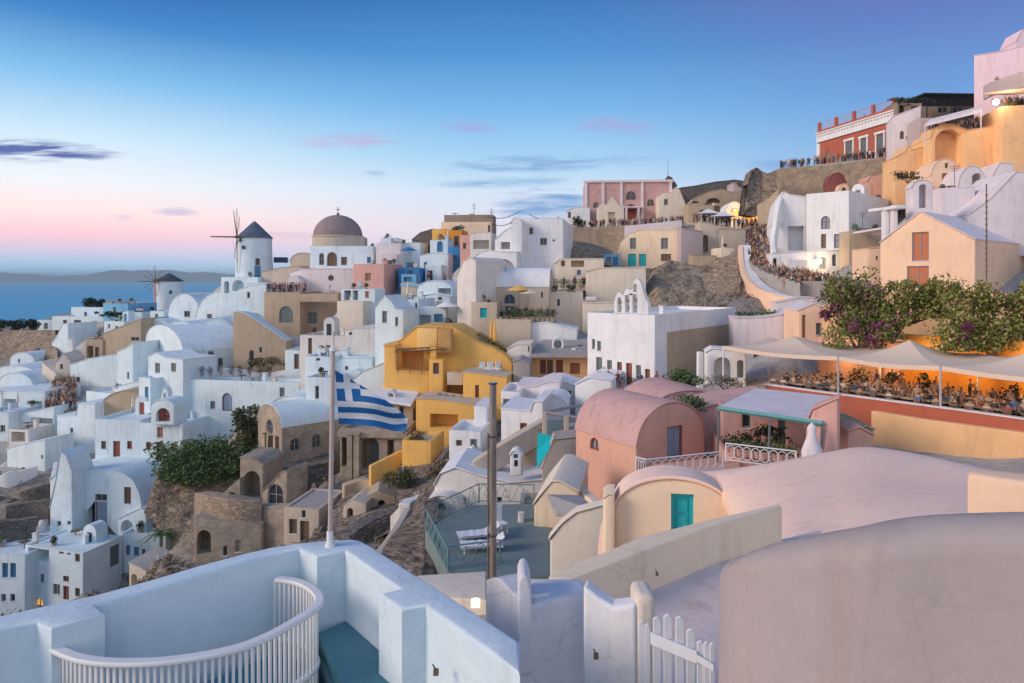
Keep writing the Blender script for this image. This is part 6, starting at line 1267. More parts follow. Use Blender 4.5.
def clutter(kind, p):
    left = p.x < -8; where = 'left village' if left else 'right hillside'
    if kind == 0:
        rt = empty('potted_plant', p); tag(rt, 'potted plant on a flat roof of the '+where, 'potted plant', 'potted plants on the %s roofs' % where)
        bm = bmesh.new(); lathe(bm, [(.01, 0), (.22, 0), (.3, .5), (.26, .52)], 10); bake('pot', bm, PAL['tan'], rt); bm = bmesh.new(); s = random.uniform(.7, 1.2)
        for q in range(70):
            e_ = Vector((random.gauss(0, 1), random.gauss(0, 1), random.gauss(0, 1))).normalized(); pp = e_*random.random()**.4*.5*s+Vector((0, 0, .9)); t_ = e_.orthogonal().normalized()*.13; w2_ = e_.cross(t_).normalized()*.08; poly(bm, [pp-t_, pp+w2_, pp+t_, pp-w2_])
        bake('foliage', bm, LEAF[random.choice(('dark', 'olive', 'green'))], rt, 0, merge=False)
    elif kind == 1:
        rt = empty('water_tank', p, random.random()*3); tag(rt, 'small grey water tank on a flat roof of the '+where, 'water tank', 'water tanks on the %s roofs' % where)
        bm = bmesh.new(); tube(bm, (-.6, 0, .75), (.6, 0, .75), .32, .32, 14); bake('tank', bm, PAL['offwhite'], rt); bm = bmesh.new(); [box(bm, (x_, y_, .25), (.06, .06, .55)) for x_ in (-.4, .4) for y_ in (-.2, .2)]; bake('stand', bm, GL['k'], rt, 0)
    elif kind == 2:
        rt = empty('outdoor_unit', p, random.random()*3); tag(rt, 'pale air conditioning box on a flat roof of the '+where, 'air conditioner', 'air conditioning boxes on the %s roofs' % where)
        bm = bmesh.new(); box(bm, (0, 0, .35), (.8, .32, .6)); bake('casing', bm, PAL['beige'], rt, 0, .02); bm = bmesh.new(); lathe(bm, [(.01, 0), (.22, 0), (.22, .02)], 14); bmesh.ops.rotate(bm, verts=bm.verts, matrix=Matrix.Rotation(R(90), 3, 'X')); bmesh.ops.translate(bm, verts=bm.verts, vec=(-.1, -.17, .35)); bake('fan_grille', bm, GL['k'], rt, 0)
    elif kind == 3:
        rt = empty('folded_umbrella', p); tag(rt, 'closed cream umbrella on a flat roof of the '+where, 'umbrella', 'closed umbrellas on the %s roofs' % where)
        bm = bmesh.new(); tube(bm, (0, 0, 0), (0, 0, 2.4), .035, n=6); bake('pole', bm, GL['w'], rt); bm = bmesh.new(); lathe(bm, [(.2, .9), (.18, 1.2), (.1, 2.0), (.02, 2.5)], 8); bake('canopy', bm, PAL['pale'], rt)
    elif kind == 5:
        bm = bmesh.new(); h_ = random.uniform(1.8, 3.2); tube(bm, (0, 0, 0), (0, 0, h_), .035, n=5); [tube(bm, (-.45+.08*q, 0, h_-.12-.22*q), (.45-.08*q, 0, h_-.12-.22*q), .02, n=4) for q in range(3)]
        o = bake('aerial', bm, GL['k'], None, 0); o.location = p; o.rotation_euler.z = random.random()*3; tag(o, 'thin television aerial on a flat roof of the '+where, 'aerial', 'aerials on the %s roofs' % where)
    else:
        rt = empty('roof_table', p, random.random()*3); tag(rt, 'small table on a flat roof of the '+where, 'table', 'tables on the %s roofs' % where)
        bm = bmesh.new(); box(bm, (0, 0, .72), (.9, .9, .05)); bake('tabletop', bm, GL['w'], rt, 0); bm = bmesh.new(); tube(bm, (0, 0, 0), (0, 0, .7), .05); bake('pedestal', bm, GL['k'], rt, 0)
for f in HOUSES:
    for q in range(random.choice((2, 3, 3, 4, 5))): clutter(random.choice((0, 0, 0, 1, 2, 3, 4, 4, 5)), wpt(f, random.uniform(.12, .88), random.choice((.2, .3, .6, .8))))
def hut(f):
    m = PAL[f[8]]; p = wpt(f, random.uniform(.2, .6), random.uniform(.45, .6)); rt = empty('roof_hut', p, math.atan2(f[1].y, f[1].x)); left = p.x < -8; where = 'left village' if left else 'right hillside'
    tag(rt, 'small round-topped stair hut on a flat roof of the '+where, 'roof hut', 'stair huts on the %s roofs' % where); w_, d_, h = random.uniform(1.3, 2.0), random.uniform(1.3, 2), random.uniform(1.3, 1.9)
    lp = arch_loop(0, 0, w_, h+w_*.35, 10) if random.random() < .6 else [(0, 0), (w_, 0), (w_, h+.3), (0, h)]; bm = bmesh.new(); tess(bm, lp, [], lambda s, y, z: (s, y, z), 0); tess(bm, lp, [], lambda s, y, z: (s, y, z), d_)
    for i in range(len(lp)): q = lp[(i+1) % len(lp)]; poly(bm, [(lp[i][0], 0, lp[i][1]), (q[0], 0, q[1]), (q[0], d_, q[1]), (lp[i][0], d_, lp[i][1])])
    bake('wall', bm, m, rt, 35); bm = bmesh.new(); box(bm, (w_*.5, -.02, h*.42), (.6, .08, h*.84)); bake('door', bm, GL[random.choice('kgbwr')], rt, 0)
def outside_stair(f):
    A, u, n, w_, d_, zt, z0, zl, cc = f; Hh = zl-z0; run = Hh*1.05
    if Hh < 1.5 or Hh > 6 or run > w_*.9: return 0
    if any(True for _ in OPEN.get([j_ for j_, g_ in enumerate(FOOT) if g_ is f][0], [])): return 0
    left = A.x < -8; where = 'left village' if left else 'right hillside'; k = int(Hh/.19); sgn = random.random() < .5; bm = bmesh.new()
    for i in range(k):
        s0 = i*run/k; x = (s0+run/k/2) if sgn else (w_-s0-run/k/2); hh = (i+1)*Hh/k; box(bm, (x, -.5, hh-1.3), (run/k, .95, 2.6))
    for sg in (0,):
        x0_, x1_ = (0, run) if sgn else (w_, w_-run); Pp = [(x0_, 0), (x1_, Hh), (x1_, Hh+.55), (x0_, .55)]
        for yy in (-.98, -.86): poly(bm, [(q[0], yy, q[1]) for q in Pp])
        for i in range(4): q0, q1 = Pp[i], Pp[(i+1) % 4]; poly(bm, [(q0[0], -.98, q0[1]), (q1[0], -.98, q1[1]), (q1[0], -.86, q1[1]), (q0[0], -.86, q0[1])])
    o = bake('outside_stair', bm, PAL[cc], None, 0, merge=False); o.location = (A.x, A.y, z0); o.rotation_euler = (0, 0, math.atan2(u.y, u.x)); tag(o, 'outside stair with a low side wall against a house of the '+where, 'stairs', 'outside stairs of the %s houses' % where); return 1
def annexe(f, s0, w_, h, d_, vault):
    A, u, n, W, D, zt, z0, zl, cc = f; m = PAL[cc]; p = A+u*s0-n*d_; rt = empty('annexe', (p.x, p.y, z0-1.5), math.atan2(u.y, u.x)); left = A.x < -8; where = 'left village' if left else 'right hillside'; h += 1.5
    tag(rt, ('little round-topped annexe' if vault else 'little flat-topped annexe')+' built against a house of the '+where, 'annexe', ('round-topped' if vault else 'flat-topped')+' annexes of the '+where+' houses')
    lp = arch_loop(0, 0, w_, h+w_*.25, 10) if vault else [(0, 0), (w_, 0), (w_, h), (0, h)]; dx = random.uniform(.3, max(.31, w_-1.2)); hl = [(dx, 1.55), (dx+.85, 1.55), (dx+.85, 1.55+1.9), (dx, 1.55+1.9)]
    if h < 3.8: hl = [(q[0], min(q[1], h-.25)) for q in hl]
    T = lambda s, y, z: (s, y, z); bm = bmesh.new(); tess(bm, lp, [hl], T, 0)
    for i in range(4): q0, q1 = hl[i], hl[(i+1) % 4]; poly(bm, [(q0[0], 0, q0[1]), (q1[0], 0, q1[1]), (q1[0], .19, q1[1]), (q0[0], .19, q0[1])])
    for i in range(len(lp)): q = lp[(i+1) % len(lp)]; poly(bm, [(lp[i][0], 0, lp[i][1]), (q[0], 0, q[1]), (q[0], d_+.1, q[1]), (lp[i][0], d_+.1, lp[i][1])])
    if not vault:
        for (x_, y_, sx_, sy_) in ((w_/2, .09, w_+.04, .2), (.09, d_/2, .2, d_), (w_-.09, d_/2, .2, d_)): box(bm, (x_, y_, h+.13), (sx_, sy_, .28))
    bake('wall', bm, m, rt, 40, merge=False); opening(rt, 'd', hl, T, random.choice('rgkbwv'))
for i_, f in enumerate(FOOT):
    A, u, n, W, D, zt, z0, zl, cc = f
    if cc not in ('skylit_white', 'white', 'offwhite', 'lilac') or not (64 < A.y < 125) or W < 4.2 or zl-z0 < 3.4 or zl-z0 > 12: continue
    for _ in range(random.choice((1, 1, 2))):
        w_ = random.uniform(1.9, 3.2); s0 = random.uniform(.1, W-w_-.1); h = random.uniform(2.1, min(2.9, (zl-z0)*.8))
        if any(o0 < s0+w_+.2 and o1 > s0-.2 and ob < z0+h+.3 for o0, o1, ob in OPEN.get(i_, [])): continue
        OPEN.setdefault(i_, []).append((s0, s0+w_, z0)); annexe(f, s0, w_, h, random.uniform(1.2, 2.2), random.random() < .35)
ns_ = nh_ = 0
for f in HOUSES:
    if f[8] in ('skylit_white', 'white', 'offwhite', 'lilac', 'pale'):
        if f[3] > 4.5 and f[4] > 3.5 and nh_ < 26 and random.random() < .75: hut(f); nh_ += 1
        if ns_ < 22 and random.random() < .5: ns_ += outside_stair(f)
# the 300 nearest people are objects of their own, the tiny rest is one crowd
QUEUE.sort(key=lambda q: q[0].length)
for (P, rz, label, group, me, k, kx) in QUEUE[:298]:
    o = link('person', me); o.location = P; o.rotation_euler = (0, 0, rz); o.scale = (k*kx, k, k); tag(o, label, 'person', group)
if len(QUEUE) > 298:
    bm = bmesh.new()
    for (P, rz, label, group, me, k, kx) in QUEUE[298:]:
        n0 = len(bm.verts); bm.from_mesh(me); bm.verts.ensure_lookup_table(); M = Matrix.Translation(P) @ Matrix.Rotation(rz, 4, 'Z') @ Matrix.Diagonal((k*kx, k, k, 1))
        for v in bm.verts[n0:]: v.co = M @ v.co
    me2 = bpy.data.meshes.new('crowd'); bm.to_mesh(me2); bm.free()
    for m in (SK, HR, TP, BT): me2.materials.append(m)
    o = link('crowd', me2); tag(o, 'far off crowd of tiny people on the lanes and platforms', None, None, 'stuff')
# ------------------------------------------------------------------ plants
def pot_plant(px, py, Y, l, s=1.0, mat='green', pc='pink', group=None):
    rt = empty('potted_plant', U(px, py, Y)); tag(rt, l, 'potted plant', group)
    bm = bmesh.new(); lathe(bm, [(.01, 0), (.2*s, 0), (.28*s, .45*s), (.31*s, .48*s), (.26*s, .5*s)], 12); bake('pot', bm, PAL[pc], rt)
    bm = bmesh.new()
    for i in range(90):
        d = Vector((random.gauss(0, 1), random.gauss(0, 1), random.gauss(0, 1))).normalized()*random.random()**.4*.42*s; p = d+Vector((0, 0, .85*s)); q = Vector((random.gauss(0, 1), random.gauss(0, 1), 1)).normalized(); t = q.orthogonal().normalized()*.08*s; w_ = q.cross(t).normalized()*.05*s
        poly(bm, [p-t, p+w_, p+t, p-w_])
    bake('foliage', bm, LEAF[mat], rt, 0, merge=False)
pots = [((600, 383, 61.5), 'row of the church doors'), ((612, 386, 61), 'row of the church doors'), ((622, 388, 60.5), 'row of the church doors'), ((634, 390, 60), 'row of the church doors'), ((642, 391, 59.5), 'row of the church doors'), ((653, 393, 58.5), 'row of the church doors')]
for p, l in pots: pot_plant(*p, 'potted plant in the row before the church doors', .9, random.choice(('green', 'mag', 'olive')), 'pink', 'potted plants before the church doors')
for i in range(9): pot_plant(190+i*10+random.uniform(-2, 2), 376+random.uniform(-1, 1), 90.5, 'dark potted plant along the long white retaining house top', 1.1, 'dark', 'grey', 'dark pots on the retaining house')
for i in range(10): pot_plant(508+i*5, 322, 80-.1*i, 'leafy pot on the fanlight cafe terrace', 1.2, random.choice(('green', 'dry', 'olive')), 'tan', 'pots on the fanlight terrace')
for i in range(6): pot_plant(556+i*6, 288.5, 93.6, 'small pot on the cream terrace', 1.1, random.choice(('green', 'dry')), 'tan', 'pots on the cream terrace')
for i in range(7): pot_plant(447+i*2.6, 330+i*2, 78-i*.5, 'pot beside the tall buttressed wall', 1.2, random.choice(('dry', 'olive', 'dark')), 'tan', 'pots below the buttressed wall')
for i in range(8): pot_plant(480+i*3.6, 343+i*2.2, 72.5, 'dark pot along the top edge of the ochre house', 1.0, random.choice(('dark', 'olive')), 'grey', 'pots along the ochre house')
for i in range(7): pot_plant(440+i*7, 404+i*1.2, 66.5, 'pot on the inner terrace of the ochre house', .9, random.choice(('olive', 'green')), 'offwhite', 'pots on the ochre terrace')
for i in range(12): pot_plant(728+i*6, 454+i*.9, 37.2-.2*i, 'leafy pot behind the white ring railing', .8, random.choice(('green', 'dark')), 'rose', 'pots on the veranda')
BUSH('shrub_mass', 'large dark green shrub mass on the bank left of the stone gatehouse', 203, 482, 74.5, 4.7, 1.5, 2.4, 12000, .16, LEAF['green'], 'shrubbery', lumps=80)
BUSH('shrub_mass', 'low shrub tongue spreading left along the bank edge', 182, 482, 74, 2.4, 1.0, 1.3, 3000, .16, LEAF['green'], 'shrubbery', lumps=30)
BUSH('shrub_mass', 'taller thin green shrub rising at the right of the bank', 246, 452, 76, 1.9, 1.2, 3.0, 1900, .2, LEAF['olive'], 'shrubbery', lumps=26)
BUSH('bush', 'round olive bush beside the small yellow cube', 405, 492, 51, 1.5, 1.0, 1.0, 1500, .1, LEAF['olive'])
BUSH('bush', 'dry golden bush on the lane behind the white hut', 437, 478, 52, .9, .7, .7, 700, .09, LEAF['dry'])
BUSH('bush', 'rounded green bush behind the pink vault at the church foot', 686, 388, 52, 1.7, 1.0, .85, 1700, .1, LEAF['green'])
BUSH('bush', 'green bush growing over the roof of the pink vaulted house', 686, 413, 42, 1.15, .8, .6, 1100, .08, LEAF['green'])
BUSH('bush', 'dry reddish plants at the foot of the white arches', 728, 386, 50, 1.8, .7, .4, 600, .08, LEAF['dry'])
BUSH('bush', 'garden plants growing on top of the lavender wall house', 762, 320, 70, 3.0, .8, .5, 900, .12, LEAF['green'])
BUSH('bush', 'dark round tree on the roofs below the sea horizon', 92, 308, 160, 2.6, 1.6, 1.3, 900, .25, LEAF['dark'], 'tree')
BUSH('bush', 'dark shrubs on the left skyline of the ruined wall', 16, 331, 150, 2.2, 1.4, 1.3, 700, .25, LEAF['dark'])
BUSH('bush', 'second dark shrub clump beside the leftmost small white house', 31, 331, 152, 1.9, 1.2, 1.3, 600, .25, LEAF['dark'])
BUSH('bush', 'dark bush at the very left edge above the ruined wall', 1, 330, 150, 1.5, 1.2, 1.2, 400, .25, LEAF['dark'])
BUSH('bush', 'dark planting below the round-roofed houses left of the windmill', 112, 318, 136, 2.2, 1, .7, 500, .2, LEAF['dark'])
BUSH('bush', 'dry plants at the door of the tan stone chapel', 266, 369, 96, 2.4, .7, .8, 700, .16, LEAF['dry'])
BUSH('bush', 'dark green plants on the left of the crowd under the tan wall', 46, 357, 134, 2.5, 1, .8, 500, .2, LEAF['dark'])
BUSH('bush', 'flowering plants on the tan low room above the salmon cube', 908, 180, 88, 2.0, 1, .6, 400, .14, LEAF['dark'])
BUSH('bush', 'small green plants on the patio with folded umbrellas', 178, 574, 68, 1.6, .8, .4, 500, .1, LEAF['green'])
BUSH('bush', 'row of cypress-like shrubs left of the pink mansion', 578, 226, 127, 1.6, .8, .9, 500, .16, LEAF['dark'])
BUSH('bush', 'dark roof garden plants above the hilltop upper room', 905, 104, 100, 2.4, 1, .5, 300, .16, LEAF['dark'])
# bougainvillea: three masses
def creeper(name, label, px0, px1, pyb, pyt, Y, n, mat, lumps=90, dep=.8):
    base = U((px0+px1)/2, pyb, Y); rx = (px1-px0)/2/FL*Y; rz = (pyb-pyt)/2/FL*Y
    return BUSH(name, label, (px0+px1)/2, pyb, Y, rx, dep, rz, n, .13, LEAF[mat], 'creeper', lumps=lumps, box_=True)
creeper('creeper', 'purple and green bougainvillea mass at the left above the awnings', 832, 884, 346, 281, 50.5, 6500, 'boug', 46, .7)
creeper('creeper', 'purple flowering patch at the left end of the bougainvillea', 826, 850, 328, 292, 51.5, 1300, 'mag', 16, .5)
creeper('creeper', 'green flowering creeper below the peach church gable', 878, 948, 318, 284, 50, 5200, 'boug2', 46, .7)
creeper('creeper', 'dense creeper spilling down at the right above the awnings', 944, 1040, 350, 288, 45.5, 8500, 'boug2', 62, .6)
creeper('creeper', 'cluster of pink blossom hanging near the right peaked awning', 961, 972, 345, 325, 44.6, 500, 'mag', 6, .2)
creeper('creeper', 'reddish flowering strand along the lower edge of the bougainvillea', 850, 900, 348, 322, 49.6, 700, 'mag', 10, .4)
creeper('creeper', 'thin creeper tongue hanging beside the pink flowers over the orange wall', 880, 905, 338, 314, 49, 900, 'boug', 12, .4)
H('bank_wall', 'orange bank wall behind the flowering creepers', 826, 1040, 57, 18, [(826, 308), (870, 296), (930, 292), (1040, 296)], 352, 3, 'apricot', cat='wall', found=3)
# palm
rt = empty('palm', U(160, 556, 71)); tag(rt, 'young palm with arching green fronds beside the patio', 'palm')
bm = bmesh.new(); tube(bm, (0, 0, -.6), (.15, 0, 2.2), .2, .14); bake('trunk', bm, GL['w'], rt)
for k in range(15):
    a = k*2.4; L = random.uniform(1.7, 2.5); bm = bmesh.new(); pr = Vector((.15, 0, 2.2)); el = random.uniform(.2, 1.1)
    for j in range(12):
        t = (j+1)/12; p = Vector((.15+math.cos(a)*L*t*math.cos(el*.6), math.sin(a)*L*t*math.cos(el*.6), 2.2+L*t*math.sin(el)-1.5*t*t*L*.55)); dd = (p-pr).normalized(); sd = dd.cross(Vector((0, 0, 1))).normalized()
        tube(bm, pr, p, .02, n=4)
        for sg in (-1, 1):
            for q in range(2):
                b_ = pr.lerp(p, q/2); tip = b_+sd*sg*.45*(1-.5*t)+dd*.2-Vector((0, 0, .12)); poly(bm, [b_, b_+dd*.07, tip])
        pr = p
    bake('frond', bm, LEAF['green'], rt, 0, merge=False)
# ------------------------------------------------------------------ lamps that are lit
def lamp(px, py, Y, r, power, label, colr=(1, .72, .42), sq=False):
    p = U(px, py, Y); rt = empty('lamp', p); tag(rt, label, 'lamp')
    bm = bmesh.new(); (box(bm, (0, 0, 0), (r*2.4, r, r*2.2)) if sq else bmesh.ops.create_uvsphere(bm, u_segments=16, v_segments=10, radius=r)); m = plain('lit_bulb_%d' % px, (1, .82, .58), .4, emit=14, var=0); bake('bulb', bm, m, rt)
    bm = bmesh.new(); box(bm, (0, r*1.3, r*.6), (r*.8, r*.5, r*1.6)); bake('bracket', bm, GL['k'], rt, 0)
    ld = bpy.data.lights.new('lamp_light', 'POINT'); ld.energy = power; ld.color = colr; ld.shadow_soft_size = r*1.2; lo = bpy.data.objects.new('lamp_light', ld); col.objects.link(lo); lo.parent = rt; lo.location = (0, -r*2.2, 0)
lamp(996, 102, 90.5, .38, 260, 'bright lamp glowing over the upper terrace')
lamp(818.5, 261, 87.2, .38, 90, 'round glowing lamp on the lower white terrace front')
lamp(475.5, 603, 18.5, .09, 14, 'small square lamp glowing below the terrace parapet', sq=True)
for t, b, l in ((.12, 6.3, 'far left'), (.30, 6.3, 'left'), (.46, 6.3, 'middle'), (.62, 6.3, 'right'), (.80, 6.3, 'far right')):
    p = on_terr(t, b)+Vector((0, 0, 2.3)); lamp(CX+FL*p.x/p.y, HY-FL*p.z/p.y, p.y, .09, 85, l+' small wall lamp under the restaurant awnings', (1, .6, .26))
for px, py, Y, l in ((735, 210, 124.5, 'lamp lighting the glowing chapel front'), (752, 212, 121.5, 'lamp lighting the yellow house at the stairway top'), (764, 208, 118, 'lamp lighting the glowing orange-yellow house')):
    lamp(px, py, Y, .14, 160, l, (1, .65, .25))
# cables on the skyline
bm = bmesh.new()
for a, b in (((487, 217, 110), (521, 211, 104)), ((493, 224, 108), (516, 219, 104)), ((529, 214, 104), (560, 219, 100))):
    A, B = U(*a), U(*b); pr = A
    for j in range(1, 9):
        t = j/8; p = A.lerp(B, t)-Vector((0, 0, .6*math.sin(math.pi*t))); tube(bm, pr, p, .05, n=4); pr = p
o = bake('cable', bm, GL['k'], None); tag(o, 'dark slack cables strung along the skyline by the tall white cube', 'cable')

# ------------------------------------------------------------------ foreground terrace
ZT = -2.35
def ring_block(name, label, pix, z, depth, c, cat, bev=.02, seg=3, kind=None):
    P = [Uz(px, py, z) for px, py in pix]; o0 = P[0].copy(); bm = bmesh.new()
    lp = [(p.x-o0.x, p.y-o0.y) for p in P]; n = len(lp)
    cur = [(q[0], q[1], -depth) for q in lp]; rings = [cur, [(q[0], q[1], -bev) for q in lp]]
    for k in range(1, 5):
        an = math.pi/2*k/4; o_ = offset_loop(lp, bev*(1-math.cos(an))); rings.append([(q[0], q[1], -bev*(1-math.sin(an))) for q in o_])
    for a, b in zip(rings[:-1], rings[1:]):
        for i in range(n): poly(bm, [a[i], a[(i+1) % n], b[(i+1) % n], b[i]])
    for rr_ in (rings[-1], rings[0]):
        vs = [bm.verts.new(p) for p in rr_]
        for t in tessellate_polygon([[Vector((p[0], p[1], 0)) for p in rr_]]): bm.faces.new([vs[i] for i in t])
    o = bake(name, bm, PAL[c] if isinstance(c, str) else c, None, 40); o.location = o0; tag(o, label, cat, None, kind); return o
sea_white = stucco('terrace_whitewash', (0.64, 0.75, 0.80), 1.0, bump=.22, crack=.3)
outer = [(-260, 672), (0, 615), (50, 604), (100, 593), (150, 579.5), (199, 565), (240, 554), (272, 546.6), (299, 542.6), (330, 539.5), (352, 538.5), (362, 540.5), (372, 546), (433, 585), (487, 619), (520, 641)]
inner = [(520, 673), (487.6, 649.5), (426, 604.7), (402, 608.7), (379, 593), (399.6, 588), (344.8, 550), (317, 555.5), (299, 547.8), (260, 557), (200, 575), (150, 590), (96, 604.7), (105, 612), (51.5, 627), (36.5, 621), (0, 629.6), (-260, 690)]
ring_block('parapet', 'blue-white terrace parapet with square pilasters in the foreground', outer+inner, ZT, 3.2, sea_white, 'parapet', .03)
TF = -3.42
fl = [Uz(px, py, ZT) for px, py in ((-700, 640), (-20, 620), (200, 568), (305, 545), (352, 541), (430, 586), (500, 630), (620, 720), (620, 1400), (-1400, 1400))]
bm = bmesh.new(); vs = [bm.verts.new(Vector((p.x, p.y, TF))) for p in fl[:8]]; e1 = bm.verts.new((1.0, .6, TF)); e2 = bm.verts.new((-6, .6, TF)); bm.faces.new(vs+[e1, e2])
o = bake('terrace_floor', bm, PAL['tealfloor'], None, 0); tag(o, None, None, None, 'structure')
# bench along the wall
bz = -2.95
a_ = [Uz(px, py, ZT) for px, py in ((317, 556), (345, 550.3), (400, 588.5), (403, 596))]
bp_ = [Vector((-1.62, 5.66, bz)), Vector((-1.42, 5.86, bz)), Vector((-.83, 5.1, bz)), Vector((-.86, 4.55, bz)), Vector((-1.2, 4.9, bz))]
bm = bmesh.new(); a2 = [bm.verts.new(p) for p in bp_]; b2 = [bm.verts.new(p-Vector((0, 0, .5))) for p in bp_]; bm.faces.new(a2); bm.faces.new(b2[::-1])
for i in range(5): bm.faces.new((a2[i], a2[(i+1) % 5], b2[(i+1) % 5], b2[i]))
o = bake('bench', bm, PAL['tealfloor'], None, 0, .01); tag(o, 'teal painted masonry bench in the corner of the foreground parapet', 'bench')
# curved slatted lounge
ZR = -2.5
rim = smooth_pts([(276, 577, 0), (297, 580, 0), (312, 587, 0), (319.5, 597, 0), (314, 607, 0), (292, 621, 0), (268, 634, 0), (240, 645, 0), (205, 653, 0), (160, 659, 0), (115, 660, 0), (80, 656, 0), (54, 646, 0)], 5)
RP = [Uz(p[0], p[1], ZR) for p in rim]; o0 = Vector((sum(p.x for p in RP)/len(RP), sum(p.y for p in RP)/len(RP), TF)); rt = empty('slatted_lounge', o0)
tag(rt, 'white curved lounge seat with a rounded back of thin slats in the foreground', 'lounge seat'); wp = plain('white_painted_metal', (.74, .73, .71), .45, var=.04)
ctr = o0.xy
def ribbon(z, wd, th, name, flare=0.0):
    bm = bmesh.new(); rings = []
    for i, p in enumerate(RP):
        a = RP[max(0, i-1)]; b = RP[min(len(RP)-1, i+1)]; t = (b-a); nn = Vector((-t.y, t.x, 0)).normalized()
        c = Vector((p.x, p.y, z))-o0+nn*flare; rings.append([bm.verts.new(c+nn*wd/2), bm.verts.new(c-nn*wd/2), bm.verts.new(c-nn*wd/2-Vector((0, 0, th))), bm.verts.new(c+nn*wd/2-Vector((0, 0, th)))])
    for i in range(len(rings)-1):
        for k in range(4): bm.faces.new((rings[i][k], rings[i+1][k], rings[i+1][(k+1) % 4], rings[i][(k+1) % 4]))
    bm.faces.new(rings[0]); bm.faces.new(rings[-1][::-1]); bake(name, bm, wp, rt, 40, .012, 3)
ribbon(ZR, .075, .035, 'top_rail'); ribbon(-2.98, .05, .035, 'middle_rail', -.02); ribbon(TF+.08, .06, .04, 'base_rail', -.03)
cum = [0]
for i in range(1, len(RP)): cum.append(cum[-1]+(RP[i]-RP[i-1]).length)
tot = cum[-1]; ns = 62
for k in range(ns+1):
    s = tot*k/ns; i = max(j for j in range(len(cum)) if cum[j] <= s+1e-9); i = min(i, len(RP)-2); f = (s-cum[i])/(cum[i+1]-cum[i]); p = RP[i].lerp(RP[i+1], f); t = (RP[i+1]-RP[i]).normalized(); nn = Vector((-t.y, t.x, 0))
    a = Vector((p.x, p.y, ZR-.03))-o0; b = Vector((p.x, p.y, TF+.05))-o0-nn*.03
    bm = bmesh.new(); box(bm, (a+b)/2, (.019, .014, (a-b).length), math.atan2(t.y, t.x)); bake('slat', bm, wp, rt, 0)
# seat inside the curve
bm = bmesh.new(); pts = [Vector((p.x, p.y, 0)).lerp(Vector((ctr.x, ctr.y+.25, 0)), .12) for p in RP[::4]]
a2 = [bm.verts.new(Vector((p.x, p.y, -3.12))-o0) for p in pts]; b2 = [bm.verts.new(Vector((p.x, p.y, -3.2))-o0) for p in pts]; bm.faces.new(a2); bm.faces.new(b2[::-1])
for i in range(len(pts)): bm.faces.new((a2[i], a2[(i+1) % len(pts)], b2[(i+1) % len(pts)], b2[i]))
bake('seat', bm, PAL['tealfloor'], rt, 0)
# flagpole and flag
fb = Uz(330, 546, ZT); rt = empty('flagpole', fb); tag(rt, 'slim flagpole standing on the corner of the foreground parapet', 'flagpole')
topz = U(333, 352, fb.y).z-fb.z; tx = U(333, 352, fb.y).x-fb.x
bm = bmesh.new(); tube(bm, (0, 0, 0), (tx, 0, topz), .021, .019, 14); bake('pole', bm, plain('weathered_pole_paint', (.50, .40, .36), .6), rt)
bm = bmesh.new(); lathe(bm, [(.001, topz+.05), (.028, topz+.04), (.034, topz+.01), (.022, topz)], 14, (tx, 0, 0)); bake('cap', bm, PAL['white'], rt)
bm = bmesh.new(); tube(bm, (0, 0, 0), (0, 0, .03), .045, .04, 16); tube(bm, (0, 0, .03), (0, 0, .13), .03, .028, 14); bake('base_fitting', bm, PAL['white'], rt)
# flag: outline in pixels, hoist at the left; nine stripes and the canton cross as faces with material slots
Yf = fb.y; FT = [(335, 370), (352, 380), (374, 393), (394, 406), (408, 419)]; FB = [(339, 424), (358, 425), (378, 427), (394, 431), (406, 431)]
fblue = plain('flag_blue', (0.012, 0.12, 0.33), .7, var=.05); fwhite = plain('flag_white', (.70, .68, .68), .7, var=.05)
def fl_pt(u, v):
    x = u*4; i = min(int(x), 3); f = x-i
    def ip(L):
        p0, p1, p2, p3 = L[max(0, i-1)], L[i], L[i+1], L[min(4, i+2)]
        return tuple(.5*((2*p1[q])+(-p0[q]+p2[q])*f+(2*p0[q]-5*p1[q]+4*p2[q]-p3[q])*f*f+(-p0[q]+3*p1[q]-3*p2[q]+p3[q])*f**3) for q in (0, 1))
    a, b = ip(FT), ip(FB); px = a[0]+(b[0]-a[0])*v; py = a[1]+(b[1]-a[1])*v
    Y = Yf+.055*math.sin(u*9+v*1.5)*u+.12*u+.02*math.sin(v*8+u*4)
    return U(px, py, Y)-fb
bm = bmesh.new(); nu, nv = 80, 90; g = [[bm.verts.new(fl_pt(i/nu, j/nv)) for j in range(nv+1)] for i in range(nu+1)]
for i in range(nu):
    for j in range(nv):
        f = bm.faces.new((g[i][j], g[i+1][j], g[i+1][j+1], g[i][j+1])); u = (i+.5)/nu
        hb = ((g[i][nv].co.z+g[i+1][nv].co.z)/2); pz = sum(w_.co.z for w_ in f.verts)/4; k9 = (pz-hb)/(6.05/FL*Yf); st = int(k9+.02); blue = st % 2 == 0
        if u < .34 and k9 > 4: blue = not (abs(u-.185) < .042 or abs(k9-6.45) < .5)
        f.material_index = 0 if blue else 1
        f.smooth = True
me = bpy.data.meshes.new('flag'); bm.to_mesh(me); bm.free(); me.materials.append(fblue); me.materials.append(fwhite)
o = link('flag', me); o.location = fb; tag(o, 'Greek flag of blue and white stripes with a white cross, flying from the flagpole', 'flag')
